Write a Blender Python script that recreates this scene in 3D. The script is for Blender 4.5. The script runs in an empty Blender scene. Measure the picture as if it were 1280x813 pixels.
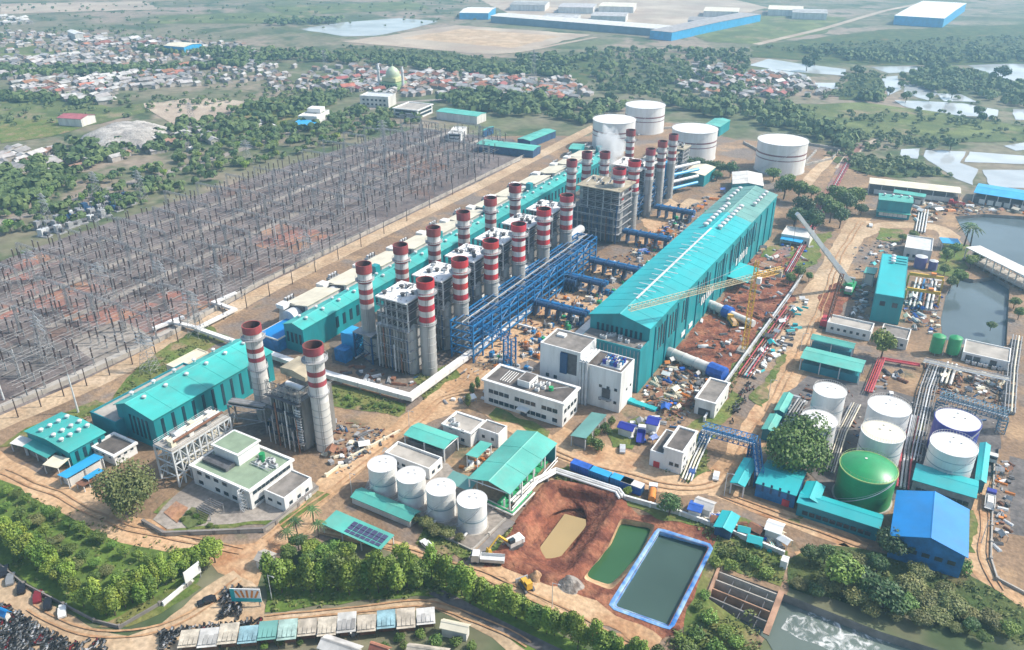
import bpy, math, random
from mathutils import Vector, Matrix, noise
from mathutils.geometry import delaunay_2d_cdt
R = math.radians
random.seed(7)
SC = bpy.context.scene
COL = SC.collection

# ---------------------------------------------------------------- camera
CAM_H, YAW, PITCH, FPX = 150.0, 30.35, 27.0, 1032.0
cd = bpy.data.cameras.new('camera'); cam = bpy.data.objects.new('camera', cd); COL.objects.link(cam)
cam.location = (0, 0, CAM_H); cam.rotation_euler = (R(90 - PITCH), 0, R(YAW))
cd.sensor_width = 36; cd.lens = 36 * FPX / 1280; cd.clip_start = 1; cd.clip_end = 30000
SC.camera = cam
# ---------------------------------------------------------------- sky, sun, exposure
SUN_EL, SUN_DIR = 46.0, (0.80, 0.60)          # direction on the ground towards the sun
w = bpy.data.worlds.new('World'); SC.world = w; w.use_nodes = True
nt = w.node_tree; bg = nt.nodes['Background']
sk = nt.nodes.new('ShaderNodeTexSky'); sk.sky_type = 'NISHITA'; sk.sun_disc = False
sk.sun_elevation = R(SUN_EL); sk.sun_rotation = math.atan2(SUN_DIR[0], SUN_DIR[1])
sk.air_density = 1.4; sk.dust_density = 2.5; sk.ozone_density = 1.0; sk.altitude = 20
nt.links.new(sk.outputs[0], bg.inputs[0]); bg.inputs[1].default_value = 0.15
sl = bpy.data.lights.new('sun', 'SUN'); so = bpy.data.objects.new('sun', sl); COL.objects.link(so)
sl.energy = 4.0; sl.angle = R(1.6); sl.color = (1.0, 0.935, 0.835)
_d = Vector((SUN_DIR[0] * math.cos(R(SUN_EL)), SUN_DIR[1] * math.cos(R(SUN_EL)), math.sin(R(SUN_EL))))
so.rotation_euler = _d.to_track_quat('Z', 'Y').to_euler(); so.location = (0, 0, 400)
vs = SC.view_settings; vs.view_transform = 'Standard'; vs.look = 'None'; vs.exposure = 0.47; vs.gamma = 1.0; vs.use_curve_mapping = False
SC.cycles.max_bounces = 5; SC.cycles.diffuse_bounces = 2; SC.cycles.glossy_bounces = 2; SC.cycles.transmission_bounces = 2
SC.cycles.volume_bounces = 2; SC.cycles.transparent_max_bounces = 4
SC.cycles.caustics_reflective = False; SC.cycles.caustics_refractive = False

# ---------------------------------------------------------------- survey: a sighted direction (in 1280x813 sight marks) met with a level plane
_sy, _cy, _sp, _cp = math.sin(R(YAW)), math.cos(R(YAW)), math.sin(R(PITCH)), math.cos(R(PITCH))
_F = Vector((-_sy * _cp, _cy * _cp, -_sp)); _RT = Vector((_cy, _sy, 0)); _U = Vector((-_sy * _sp, _cy * _sp, _cp))
def ray(px, py): return _F + _RT * ((px - 640) / FPX) + _U * ((406.5 - py) / FPX)
def G(px, py, z=0.0):
    d = ray(px, py); t = (CAM_H - z) / -d.z
    return Vector((d.x * t, d.y * t, z))
def HG(bx, by, ty):
    g = G(bx, by); d = ray(bx, ty); dist = math.hypot(g.x, g.y)
    return CAM_H + dist * d.z / math.hypot(d.x, d.y)
def PXM(px, py, z=0):                       # sight marks for each metre at this place
    g = G(px, py, z); return FPX / ((g - Vector((0, 0, CAM_H))).dot(_F))
def rect(p0, p1, p2, z, snap=8):
    a, b, c = G(*p0, z), G(*p1, z), G(*p2, z)
    u, v = b - a, c - a
    def th(q):
        t = math.degrees(math.atan2(q.y, q.x)) % 90
        return t - 90 if t > 45 else t
    t = (th(u) * u.length + th(v) * v.length) / (u.length + v.length)
    if abs(th(u) - th(v)) > 45: t = th(u)
    if abs(t) < snap: t = 0.0
    ax = Vector((math.cos(R(t)), math.sin(R(t)), 0)); ay = Vector((-ax.y, ax.x, 0))
    W = max(abs(u.dot(ax)), abs(v.dot(ax))); L = max(abs(u.dot(ay)), abs(v.dot(ay)))
    ctr = (b + c) / 2
    return Vector((ctr.x, ctr.y, 0)), R(t), W, L

# ---------------------------------------------------------------- materials
MATS = {}
def lin(c):
    return tuple(((x / 12.92) if x <= .04045 else ((x + .055) / 1.055) ** 2.4) for x in c)
def M(name, col=None, rough=.75, var=.18, scale=.35, col2=None, metal=0.0, rnd=0.0, bump=0.0, streak=None, dirt=None):
    if name in MATS: return MATS[name]
    m = bpy.data.materials.new(name); m.use_nodes = True; MATS[name] = m
    t = m.node_tree; N = t.nodes; L = t.links; b = N['Principled BSDF']
    b.inputs['Roughness'].default_value = rough; b.inputs['Metallic'].default_value = metal
    geo = N.new('ShaderNodeNewGeometry'); mp = N.new('ShaderNodeMapping'); L.new(geo.outputs['Position'], mp.inputs[0])
    if streak: mp.inputs['Scale'].default_value = streak
    n1 = N.new('ShaderNodeTexNoise'); n1.inputs['Scale'].default_value = scale; n1.inputs['Detail'].default_value = 4; n1.inputs['Roughness'].default_value = .65
    L.new(mp.outputs[0], n1.inputs['Vector'])
    cr = N.new('ShaderNodeValToRGB'); e = cr.color_ramp.elements
    c2 = col2 or tuple(min(1, x * (1 + var)) for x in col)
    c1 = col if col2 else tuple(x * (1 - var) for x in col)
    e[0].position = .36; e[1].position = .64; e[0].color = (*c1, 1); e[1].color = (*c2, 1)
    L.new(n1.outputs['Fac'], cr.inputs[0]); out = cr.outputs[0]
    if rnd:
        oi = N.new('ShaderNodeObjectInfo'); hs = N.new('ShaderNodeHueSaturation')
        mr = N.new('ShaderNodeMapRange'); mr.inputs[3].default_value = 1 - rnd; mr.inputs[4].default_value = 1 + rnd
        L.new(oi.outputs['Random'], mr.inputs[0]); L.new(mr.outputs[0], hs.inputs['Value']); L.new(out, hs.inputs['Color']); out = hs.outputs[0]
        mh = N.new('ShaderNodeMapRange'); mh.inputs[3].default_value = .5 - rnd * .06; mh.inputs[4].default_value = .5 + rnd * .06
        ml = N.new('ShaderNodeMath'); ml.operation = 'MULTIPLY'; ml.inputs[1].default_value = 7.31
        fr = N.new('ShaderNodeMath'); fr.operation = 'FRACT'
        L.new(oi.outputs['Random'], ml.inputs[0]); L.new(ml.outputs[0], fr.inputs[0]); L.new(fr.outputs[0], mh.inputs[0]); L.new(mh.outputs[0], hs.inputs['Hue'])
    if dirt:                                              # stains and fading of the sheet itself
        m2 = N.new('ShaderNodeMapping'); L.new(geo.outputs['Position'], m2.inputs[0]); m2.inputs['Scale'].default_value = (1, 1, .14); m2.inputs['Location'].default_value = (31, 17, 5)
        n2 = N.new('ShaderNodeTexNoise'); n2.inputs['Scale'].default_value = dirt[1]; n2.inputs['Detail'].default_value = 5; n2.inputs['Roughness'].default_value = .7; L.new(m2.outputs[0], n2.inputs['Vector'])
        mr2 = N.new('ShaderNodeMapRange'); mr2.inputs[1].default_value = .46; mr2.inputs[2].default_value = .72; mr2.inputs[4].default_value = dirt[0]; L.new(n2.outputs['Fac'], mr2.inputs[0])
        mx2 = N.new('ShaderNodeMix'); mx2.data_type = 'RGBA'; L.new(mr2.outputs[0], mx2.inputs[0]); L.new(out, mx2.inputs[6]); mx2.inputs[7].default_value = (*(dirt[2] if len(dirt) > 2 else (.16, .13, .1)), 1); out = mx2.outputs[2]
    L.new(out, b.inputs['Base Color'])
    if bump:
        bp = N.new('ShaderNodeBump'); bp.inputs['Strength'].default_value = bump; bp.inputs['Distance'].default_value = .3
        L.new(n1.outputs['Fac'], bp.inputs['Height']); L.new(bp.outputs[0], b.inputs['Normal'])
    return m
def terrain(name, layers, rough=.95, bump=0.0, bscale=.8):
    """layers: list of (colour, noise scale, threshold, softness); the first is the base colour pair"""
    m = bpy.data.materials.new(name); m.use_nodes = True; MATS[name] = m
    t = m.node_tree; N = t.nodes; L = t.links; b = N['Principled BSDF']; b.inputs['Roughness'].default_value = rough
    b.inputs['Specular IOR Level'].default_value = .15
    geo = N.new('ShaderNodeNewGeometry'); prev = None
    for i, (c, s, th, so_) in enumerate(layers):
        n = N.new('ShaderNodeTexNoise'); n.inputs['Scale'].default_value = s; n.inputs['Detail'].default_value = 4; n.inputs['Roughness'].default_value = .62
        mp = N.new('ShaderNodeMapping'); mp.inputs['Location'].default_value = (i * 137.3, i * 71.9, 0); L.new(geo.outputs['Position'], mp.inputs[0]); L.new(mp.outputs[0], n.inputs['Vector'])
        if prev is None:
            cr = N.new('ShaderNodeValToRGB'); e = cr.color_ramp.elements; e[0].position = .3; e[1].position = .7
            e[0].color = (*[x * .72 for x in c], 1); e[1].color = (*[x * 1.28 for x in c], 1); L.new(n.outputs['Fac'], cr.inputs[0]); prev = cr.outputs[0]
        else:
            mr = N.new('ShaderNodeMapRange'); mr.inputs[1].default_value = th - so_; mr.inputs[2].default_value = th + so_; L.new(n.outputs['Fac'], mr.inputs[0])
            mx = N.new('ShaderNodeMix'); mx.data_type = 'RGBA'; L.new(mr.outputs[0], mx.inputs[0]); L.new(prev, mx.inputs[6]); mx.inputs[7].default_value = (*c, 1); prev = mx.outputs[2]
    f = N.new('ShaderNodeTexNoise'); f.inputs['Scale'].default_value = bscale; f.inputs['Detail'].default_value = 3
    L.new(geo.outputs['Position'], f.inputs['Vector'])
    mr = N.new('ShaderNodeMapRange'); mr.inputs[1].default_value = .3; mr.inputs[2].default_value = .7; mr.inputs[3].default_value = .78; mr.inputs[4].default_value = 1.2; L.new(f.outputs['Fac'], mr.inputs[0])
    mx = N.new('ShaderNodeMix'); mx.data_type = 'RGBA'; mx.blend_type = 'MULTIPLY'; mx.inputs[0].default_value = 1
    L.new(prev, mx.inputs[6]); L.new(mr.outputs[0], mx.inputs[7]); L.new(mx.outputs[2], b.inputs['Base Color'])
    if bump:
        bp = N.new('ShaderNodeBump'); bp.inputs['Strength'].default_value = bump; bp.inputs['Distance'].default_value = .6; L.new(f.outputs['Fac'], bp.inputs['Height']); L.new(bp.outputs[0], b.inputs['Normal'])
    return m
def water(name, col, rough=.12, ripple=.15, scale=.5):
    m = bpy.data.materials.new(name); m.use_nodes = True; MATS[name] = m
    t = m.node_tree; N = t.nodes; L = t.links; b = N['Principled BSDF']
    b.inputs['Base Color'].default_value = (*col, 1); b.inputs['Roughness'].default_value = rough; b.inputs['IOR'].default_value = 1.33
    geo = N.new('ShaderNodeNewGeometry'); n = N.new('ShaderNodeTexNoise'); n.inputs['Scale'].default_value = scale; n.inputs['Detail'].default_value = 5
    L.new(geo.outputs['Position'], n.inputs['Vector']); bp = N.new('ShaderNodeBump'); bp.inputs['Strength'].default_value = ripple; bp.inputs['Distance'].default_value = .1
    L.new(n.outputs['Fac'], bp.inputs['Height']); L.new(bp.outputs[0], b.inputs['Normal'])
    n2 = N.new('ShaderNodeTexNoise'); n2.inputs['Scale'].default_value = .02; n2.inputs['Detail'].default_value = 4; L.new(geo.outputs['Position'], n2.inputs['Vector'])
    cr = N.new('ShaderNodeValToRGB'); e = cr.color_ramp.elements; e[0].color = (*[c * .8 for c in col], 1); e[1].color = (*[min(1, c * 1.25) for c in col], 1); e[0].position = .35; e[1].position = .65
    L.new(n2.outputs['Fac'], cr.inputs[0]); L.new(cr.outputs[0], b.inputs['Base Color'])
    return m

# ---------------------------------------------------------------- mesh collecting
class MB:
    def __init__(s): s.v = []; s.f = []; s.m = []; s.k = 0
    def mat(s, k): s.k = k; return s
    def face(s, pts):
        i = len(s.v); s.v += [tuple(p) for p in pts]; s.f.append(tuple(range(i, i + len(pts)))); s.m.append(s.k); return s
    def box(s, x0, x1, y0, y1, z0, z1):
        i = len(s.v); s.v += [(x0, y0, z0), (x1, y0, z0), (x1, y1, z0), (x0, y1, z0), (x0, y0, z1), (x1, y0, z1), (x1, y1, z1), (x0, y1, z1)]
        for q in ((3, 2, 1, 0), (4, 5, 6, 7), (0, 1, 5, 4), (1, 2, 6, 5), (2, 3, 7, 6), (3, 0, 4, 7)): s.f.append(tuple(i + j for j in q)); s.m.append(s.k)
        return s
    def cbox(s, cx, cy, w, l, z0, z1): return s.box(cx - w / 2, cx + w / 2, cy - l / 2, cy + l / 2, z0, z1)
    def frustum(s, cx, cy, w0, l0, z0, w1, l1, z1):
        i = len(s.v)
        for w_, l_, z in ((w0, l0, z0), (w1, l1, z1)): s.v += [(cx - w_ / 2, cy - l_ / 2, z), (cx + w_ / 2, cy - l_ / 2, z), (cx + w_ / 2, cy + l_ / 2, z), (cx - w_ / 2, cy + l_ / 2, z)]
        for q in ((3, 2, 1, 0), (4, 5, 6, 7), (0, 1, 5, 4), (1, 2, 6, 5), (2, 3, 7, 6), (3, 0, 4, 7)): s.f.append(tuple(i + j for j in q)); s.m.append(s.k)
        return s
    def lathe(s, cx, cy, prof, n=24, cap0=False, cap1=True, ax=None):
        """prof: (radius, z) upwards"""
        i = len(s.v)
        for r, z in prof:
            for k in range(n):
                a = 2 * math.pi * k / n; s.v.append((cx + r * math.cos(a), cy + r * math.sin(a), z))
        for j in range(len(prof) - 1):
            for k in range(n):
                k2 = (k + 1) % n; s.f.append((i + j * n + k, i + j * n + k2, i + (j + 1) * n + k2, i + (j + 1) * n + k)); s.m.append(s.k)
        if cap0: s.f.append(tuple(i + k for k in reversed(range(n)))); s.m.append(s.k)
        if cap1: s.f.append(tuple(i + (len(prof) - 1) * n + k for k in range(n))); s.m.append(s.k)
        return s
    def tube(s, p, q, r, n=6, r2=None, caps=True):
        p, q = Vector(p), Vector(q); d = (q - p)
        if d.length < 1e-6: return s
        d.normalize(); a = d.orthogonal().normalized(); b = d.cross(a); i = len(s.v); r2 = r if r2 is None else r2
        for c, rr in ((p, r), (q, r2)):
            for k in range(n):
                t = 2 * math.pi * (k + .5) / n; s.v.append(tuple(c + a * (rr * math.cos(t)) + b * (rr * math.sin(t))))
        for k in range(n):
            k2 = (k + 1) % n; s.f.append((i + k, i + k2, i + n + k2, i + n + k)); s.m.append(s.k)
        if caps:
            s.f.append(tuple(i + k for k in reversed(range(n)))); s.m.append(s.k); s.f.append(tuple(i + n + k for k in range(n))); s.m.append(s.k)
        return s
    def bar(s, p, q, w): return s.tube(p, q, w * .7, 4)
    def poly(s, pts, z0, z1):
        """upright prism over a convex outline"""
        n = len(pts); i = len(s.v); s.v += [(p[0], p[1], z0) for p in pts] + [(p[0], p[1], z1) for p in pts]
        s.f.append(tuple(i + n + k for k in range(n))); s.m.append(s.k); s.f.append(tuple(i + k for k in reversed(range(n)))); s.m.append(s.k)
        for k in range(n):
            k2 = (k + 1) % n; s.f.append((i + k, i + k2, i + n + k2, i + n + k)); s.m.append(s.k)
        return s
    def prof(s, pts, axis, a0, a1):
        """outline pts (u,z) pushed along an axis from a0 to a1: 'x' -> u is y, 'y' -> u is x"""
        n = len(pts); i = len(s.v)
        for a in (a0, a1): s.v += [((a, u, z) if axis == 'x' else (u, a, z)) for u, z in pts]
        fl = (axis == 'x')
        c0 = tuple(i + k for k in range(n)); c1 = tuple(i + n + k for k in range(n))
        s.f += [c0[::-1] if fl else c0, c1 if fl else c1[::-1]]; s.m += [s.k, s.k]
        for k in range(n):
            k2 = (k + 1) % n; q = (i + k, i + k2, i + n + k2, i + n + k); s.f.append(q if fl else q[::-1]); s.m.append(s.k)
        return s
    def truss(s, p, q, w, n, r, up=None):
        """square lattice mast or boom"""
        p, q = Vector(p), Vector(q); d = (q - p); L = d.length; d.normalize(); up = Vector(up) if up else (Vector((0, 0, 1)) if abs(d.z) < .9 else Vector((1, 0, 0)))
        a = d.cross(up).normalized() * (w / 2); b = d.cross(a).normalized() * (w / 2)
        cs = [a + b, a - b, -a - b, -a + b]
        for c in cs: s.tube(p + c, q + c, r, 4)
        for k in range(n):
            t0 = p + d * (L * k / n); t1 = p + d * (L * (k + 1) / n)
            for j in range(4):
                c, c2 = cs[j], cs[(j + 1) % 4]
                s.tube(t0 + c, t1 + c2, r * .7, 3, caps=False); s.tube(t1 + c, t1 + c2, r * .7, 3, caps=False)
        return s
    def mesh(s, name, mats, smooth=False):
        me = bpy.data.meshes.new(name); me.from_pydata(s.v, [], s.f)
        if not isinstance(mats, (list, tuple)): mats = [mats]
        for m in mats: me.materials.append(m)
        if len(mats) > 1: me.polygons.foreach_set('material_index', s.m)
        if smooth:
            me.polygons.foreach_set('use_smooth', [True] * len(me.polygons))
            try: me.set_sharp_from_angle(angle=R(35))
            except Exception: pass
        me.update(); return me
    def build(s, name, mats, parent=None, loc=None, smooth=False):
        return link(name, s.mesh(name, mats, smooth), parent, loc)
def link(name, me, parent=None, loc=None, rz=0.0, sc=None):
    o = bpy.data.objects.new(name, me); COL.objects.link(o)
    if parent: o.parent = parent
    if loc is not None: o.location = loc
    if rz: o.rotation_euler = (0, 0, rz)
    if sc: o.scale = sc
    return o
def tag(o, label=None, cat=None, group=None, kind=None):
    if label: o['label'] = label
    if cat: o['category'] = cat
    if group: o['group'] = group
    if kind: o['kind'] = kind
    return o
def thing(name, label, cat, loc=(0, 0, 0), rz=0.0, group=None):
    o = bpy.data.objects.new(name, None); COL.objects.link(o); o.location = loc; o.rotation_euler = (0, 0, rz); o.empty_display_size = 1
    return tag(o, label, cat, group)
def copy_tree(o, parent=None):
    c = o.copy(); COL.objects.link(c); c.parent = parent
    for ch in o.children: copy_tree(ch, c)
    return c
def put(proto, used, loc, rz=0.0, sc=None, label=None, group=None):
    """the prototype itself the first time, a copy of it with its parts from then on"""
    o = proto if not used else copy_tree(proto)
    used.append(1); o.location = loc; o.rotation_euler = (0, 0, rz)
    if sc is not None: o.scale = (sc,) * 3 if isinstance(sc, (int, float)) else sc
    if label: o['label'] = label
    if group: o['group'] = group
    return o
ORD = ['first', 'second', 'third', 'fourth', 'fifth', 'sixth', 'seventh', 'eighth', 'ninth', 'tenth', 'eleventh', 'twelfth', 'thirteenth', 'fourteenth', 'fifteenth', 'sixteenth', 'seventeenth', 'eighteenth', 'nineteenth', 'twentieth']

ORD += ['twenty-' + o for o in ORD[:9]] + ['thirtieth'] + ['thirty-' + o for o in ORD[:9]] + ['fortieth'] + ['forty-' + o for o in ORD[:9]] + ['fiftieth']

# ---------------------------------------------------------------- sheets on the ground
def frac(pts, amp, step):
    """an outline with uneven edges"""
    out = []; n = len(pts)
    for i in range(n):
        a, b = pts[i], pts[(i + 1) % n]; L = (b - a).length; k = max(1, int(L / step)); d = (b - a)
        nr = Vector((-d.y, d.x, 0)).normalized() if L > 0 else Vector((0, 0, 0))
        for j in range(k):
            p = a + d * (j / k)
            if amp: p = p + nr * (noise.noise(Vector((p.x * .13, p.y * .13, 3.1))) * amp * 1.6 + noise.noise(Vector((p.x * .6, p.y * .6, 9))) * amp * .5)
            out.append(p)
    return out
ZN = [0]
def inside(p, poly):
    c = False; j = len(poly) - 1
    for i in range(len(poly)):
        a, b = poly[i], poly[j]
        if (a.y > p.y) != (b.y > p.y) and p.x < (b.x - a.x) * (p.y - a.y) / (b.y - a.y) + a.x: c = not c
        j = i
    return c
def sheet_mesh(name, outline, holes, mat, z):
    vs_ = []; es = []
    for l in [outline] + list(holes):
        k = len(vs_); vs_ += [Vector((p.x, p.y)) for p in l]; es += [(k + i, k + (i + 1) % len(l)) for i in range(len(l))]
    v, _, f = delaunay_2d_cdt(vs_, es, [], 0, 1e-4)[:3]
    fs = []
    for t in f:
        c = (v[t[0]] + v[t[1]] + v[t[2]]) / 3
        if inside(c, outline) and not any(inside(c, h) for h in holes): fs.append(tuple(t))
    me = bpy.data.meshes.new(name)
    me.from_pydata([(p.x, p.y, z) for p in v], [], fs); me.materials.append(mat); me.update(); return me
def layer():
    ZN[0] += 1; return .01 + .0025 * ZN[0]
def sheet(name, px, mat, z=.03, amp=1.0, step=4.0, holes=(), kind='structure', label=None, cat=None, world=False):
    pts = [Vector((p[0], p[1], 0)) if world else G(*p) for p in px]
    pts = frac(pts, amp, step) if amp else pts
    return tag(link(name, sheet_mesh(name, pts, holes, mat, z if world else layer())), label, cat, None, kind)
def strip(name, px, width, mat, z=.06, amp=.5, step=4.0, kind='structure', label=None, cat=None):
    """road or path along sighted points"""
    pts = [G(*p) for p in px]; ctr = []; z = layer()
    for i in range(len(pts) - 1):
        k = max(1, int((pts[i + 1] - pts[i]).length / step))
        for j in range(k): ctr.append(pts[i].lerp(pts[i + 1], j / k))
    ctr.append(pts[-1])
    for _ in range(3): ctr = [ctr[0]] + [(ctr[i - 1] + ctr[i] * 2 + ctr[i + 1]) / 4 for i in range(1, len(ctr) - 1)] + [ctr[-1]]
    v = []; f = []
    for i, p in enumerate(ctr):
        d = (ctr[min(i + 1, len(ctr) - 1)] - ctr[max(i - 1, 0)]); nr = Vector((-d.y, d.x, 0)).normalized()
        a = width / 2 + noise.noise(Vector((p.x * .2, p.y * .2, 1))) * amp; b = width / 2 + noise.noise(Vector((p.x * .2, p.y * .2, 7))) * amp
        v += [tuple((p + nr * a)[:2]) + (z,), tuple((p - nr * b)[:2]) + (z,)]
        if i: f.append((2 * i - 2, 2 * i - 1, 2 * i + 1, 2 * i))
    me = bpy.data.meshes.new(name); me.from_pydata(v, [], f); me.materials.append(mat); me.update()
    return tag(link(name, me), label, cat, None, kind)
def resample(pts, n):
    L = [0]
    for i in range(len(pts)): L.append(L[-1] + (pts[(i + 1) % len(pts)] - pts[i]).length)
    out = []; j = 0
    for k in range(n):
        s = L[-1] * k / n
        while L[j + 1] < s: j += 1
        out.append(pts[j].lerp(pts[(j + 1) % len(pts)], (s - L[j]) / max(1e-6, L[j + 1] - L[j])))
    return out
def smooth_loop(pts, it=2):
    for _ in range(it): pts = [(pts[i - 1] + pts[i] * 2 + pts[(i + 1) % len(pts)]) / 4 for i in range(len(pts))]
    return pts
def loft(name, rings, mat, amp=0.0, cap=True, smooth=True):
    """rings of equal count joined from the outside in"""
    n = len(rings[0]); v = []; f = []
    for i, rg in enumerate(rings):
        for p in rg:
            q = Vector(p)
            if amp and 0 < i: q += Vector((noise.noise(q * .25), noise.noise(q * .25 + Vector((9, 1, 4))), noise.noise(q * .3 + Vector((2, 5, 8))) * .8)) * amp
            v.append(tuple(q))
    for i in range(len(rings) - 1):
        for k in range(n):
            k2 = (k + 1) % n; f.append((i * n + k, i * n + k2, (i + 1) * n + k2, (i + 1) * n + k))
    if cap: f.append(tuple((len(rings) - 1) * n + k for k in range(n)))
    me = bpy.data.meshes.new(name); me.from_pydata(v, [], f); me.materials.append(mat)
    if smooth: me.polygons.foreach_set('use_smooth', [True] * len(me.polygons))
    me.update(); return me
# ---------------------------------------------------------------- palette
TEAL = M('teal_roof', (.05, .39, .355), .5, .2, .06, streak=(1, .25, 1), dirt=(.4, .12, (.14, .24, .21)))
TEALB = M('teal_roof_bright', (.014, .37, .39), .5, .15, .05, streak=(1, .2, 1), dirt=(.35, .09, (.09, .25, .25)))
TEALG = M('teal_roof_green', (.09, .40, .33), .5, .16, .08, dirt=(.4, .15, (.2, .3, .24)))
TEALOLD = M('teal_roof_weathered', (.13, .30, .27), .6, .2, .06)
TEALW = M('teal_wall', (.008, .25, .28), .5, .2, .15, streak=(1, 1, .15), dirt=(.35, .2, (.05, .16, .17)))
TEALD = M('teal_cladding_dark', (.015, .2, .25), .5, .12, .2)
TEALDK = M('dark_glazing', (.015, .05, .07), .25, .2, .3)
BLUER = M('blue_roof', (.004, .19, .5), .5, .12, .08, dirt=(.3, .12, (.05, .15, .3)))
SKYB = M('light_blue_roof', (.03, .33, .62), .4, .12, .2)
TARP = M('blue_tarp', (.02, .1, .42), .45, .25, .4, bump=.6)
BSTEEL = M('blue_steel', (.014, .15, .36), .45, .3, .4)
BSTEELD = M('dark_blue_steel', (.02, .07, .16), .5, .3, .3)
WHITE = M('white_paint', (.74, .74, .72), .6, .07, .12, streak=(1, 1, .25), dirt=(.4, .3, (.3, .28, .25)))
WHITED = M('dirty_white_paint', (.6, .58, .54), .7, .16, .25, streak=(1, 1, .2))
TANKW = M('tank_white', (.7, .69, .66), .4, .1, .3, streak=(1, 1, .12), col2=(.78, .78, .77), dirt=(.3, .25, (.4, .36, .3)))
CREAM = M('cream_sheet', (.66, .6, .46), .6, .12, .15)
GREYR = M('grey_flat_roof', (.2, .18, .16), .9, .3, .25)
DARKR = M('stained_dark_roof', (.11, .095, .085), .9, .35, .25)
GREENR = M('green_flat_roof', (.22, .29, .2), .8, .12, .3)
CONC = M('concrete', (.36, .33, .29), .9, .2, .2, bump=.1)
CONCD = M('dark_concrete', (.2, .18, .165), .9, .25, .2)
STEEL = M('grey_steel', (.3, .3, .3), .5, .25, .4)
STEELL = M('galvanised_steel', (.55, .56, .56), .45, .15, .4)
STEELD = M('dark_steel', (.09, .09, .095), .6, .35, .5)
RUST = M('rusty_steel', (.2, .09, .05), .8, .35, .5)
INSUL = M('brown_porcelain', (.06, .038, .034), .4, .3, .6)
CLADG = M('grey_cladding', (.36, .36, .345), .5, .2, .25, streak=(1, 1, .2))
CLADDK = M('smoke_stained_cladding', (.2, .19, .175), .6, .35, .22, streak=(1, 1, .25))
RED = M('red_paint', (.48, .03, .035), .6, .25, .3, streak=(1, 1, .3), rnd=.12, dirt=(.45, .35, (.16, .07, .06)))
REDF = M('faded_red_paint', (.3, .05, .055), .65, .3, .3, streak=(1, 1, .3), rnd=.15, dirt=(.55, .35, (.1, .05, .05)))
WHB = M('white_band_paint', (.64, .62, .6), .6, .15, .3, streak=(1, 1, .3), rnd=.08, dirt=(.5, .35, (.25, .21, .18)))
SOOT = M('soot', (.03, .018, .016), .95, .3, .5)
REDPIPE = M('red_pipe_paint', (.42, .06, .07), .5, .2, .4)
YEL = M('yellow_paint', (.6, .36, .04), .5, .15, .4)
ORANGE = M('orange_paint', (.6, .2, .03), .5, .2, .4)
GRNT = M('green_tank_paint', (.02, .27, .09), .38, .1, .2, dirt=(.35, .25, (.06, .16, .07)))
GRNP = M('green_paint', (.03, .32, .12), .5, .1, .3)
GLASS = M('window_glass', (.03, .045, .055), .12, .2, .5)
TYRE = M('tyre_rubber', (.02, .02, .02), .8, .2, .8)
BLUT = M('blue_tank_paint', (.025, .035, .28), .4, .15, .2)
SOLAR = M('solar_cell', (.06, .06, .12), .25, .2, .6)
TERRA = M('clay_tile_roof', (.31, .13, .08), .9, .35, .15, rnd=.3)
PINKR = M('red_sheet_roof', (.3, .09, .085), .8, .25, .2, rnd=.3)
GREYH = M('grey_sheet_roof', (.33, .31, .3), .8, .25, .2, rnd=.35)
WHH = M('pale_sheet_roof', (.4, .39, .37), .8, .3, .15, rnd=.35)
PLAST = M('house_plaster', (.36, .33, .29), .9, .2, .2, rnd=.3)
BARK = M('bark', (.09, .065, .045), .95, .3, .8)
LEAF = M('leaf_green', (.06, .115, .015), .6, .4, .3, col2=(.15, .225, .03), rnd=.35)
LEAFY = M('leaf_bright', (.09, .165, .015), .6, .4, .3, col2=(.23, .3, .035), rnd=.3)
LEAFD = M('leaf_dark', (.035, .08, .02), .6, .4, .3, col2=(.075, .14, .035), rnd=.35)
LEAFF = M('far_leaf', (.055, .1, .03), .8, .4, .05, col2=(.13, .18, .055))
LEAFO = M('leaf_olive', (.085, .105, .025), .6, .4, .3, col2=(.19, .185, .06), rnd=.3)
LINER = M('blue_pond_liner', (.02, .15, .46), .5, .3, .22, col2=(.3, .46, .6), bump=.8)
RAIL = M('white_pipe_cladding', (.72, .71, .69), .5, .1, .3)

GRASS = terrain('grass_ground', [((.1, .145, .035), .05, 0, 0), ((.17, .17, .055), .09, .52, .1), ((.26, .19, .11), .1, .6, .06)], bump=.5)
FIELD = terrain('farmland_ground', [((.115, .132, .068), .012, 0, 0), ((.19, .172, .115), .008, .48, .06), ((.27, .215, .165), .006, .55, .04), ((.07, .098, .045), .02, .56, .05)], bump=.3, bscale=.15)
YARD = terrain('plant_yard_ground', [((.245, .165, .105), .03, 0, 0), ((.2, .165, .14), .025, .55, .05), ((.36, .24, .14), .04, .58, .06), ((.13, .12, .07), .05, .66, .05), ((.12, .1, .09), .12, .66, .06)], bump=.5)
DIRT = terrain('orange_dirt', [((.45, .28, .155), .04, 0, 0), ((.52, .36, .22), .07, .5, .1), ((.34, .17, .085), .05, .62, .07)], bump=.4)
DIRTP = terrain('pale_dirt_road', [((.46, .34, .22), .05, 0, 0), ((.38, .26, .16), .07, .55, .1), ((.52, .4, .28), .04, .6, .06)], bump=.3)
REDS = terrain('red_soil', [((.235, .085, .05), .08, 0, 0), ((.31, .14, .08), .15, .54, .1), ((.12, .045, .032), .2, .55, .08)], bump=1.0)
GRAV = terrain('switchyard_gravel', [((.15, .122, .112), .025, 0, 0), ((.195, .165, .155), .05, .52, .08), ((.19, .115, .085), .012, .6, .05), ((.085, .07, .07), .12, .57, .08)], bump=.4)
GRAVR = terrain('red_gravel', [((.27, .13, .1), .04, 0, 0), ((.2, .16, .15), .06, .5, .08), ((.36, .2, .11), .05, .6, .08)], bump=.4)
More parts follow.
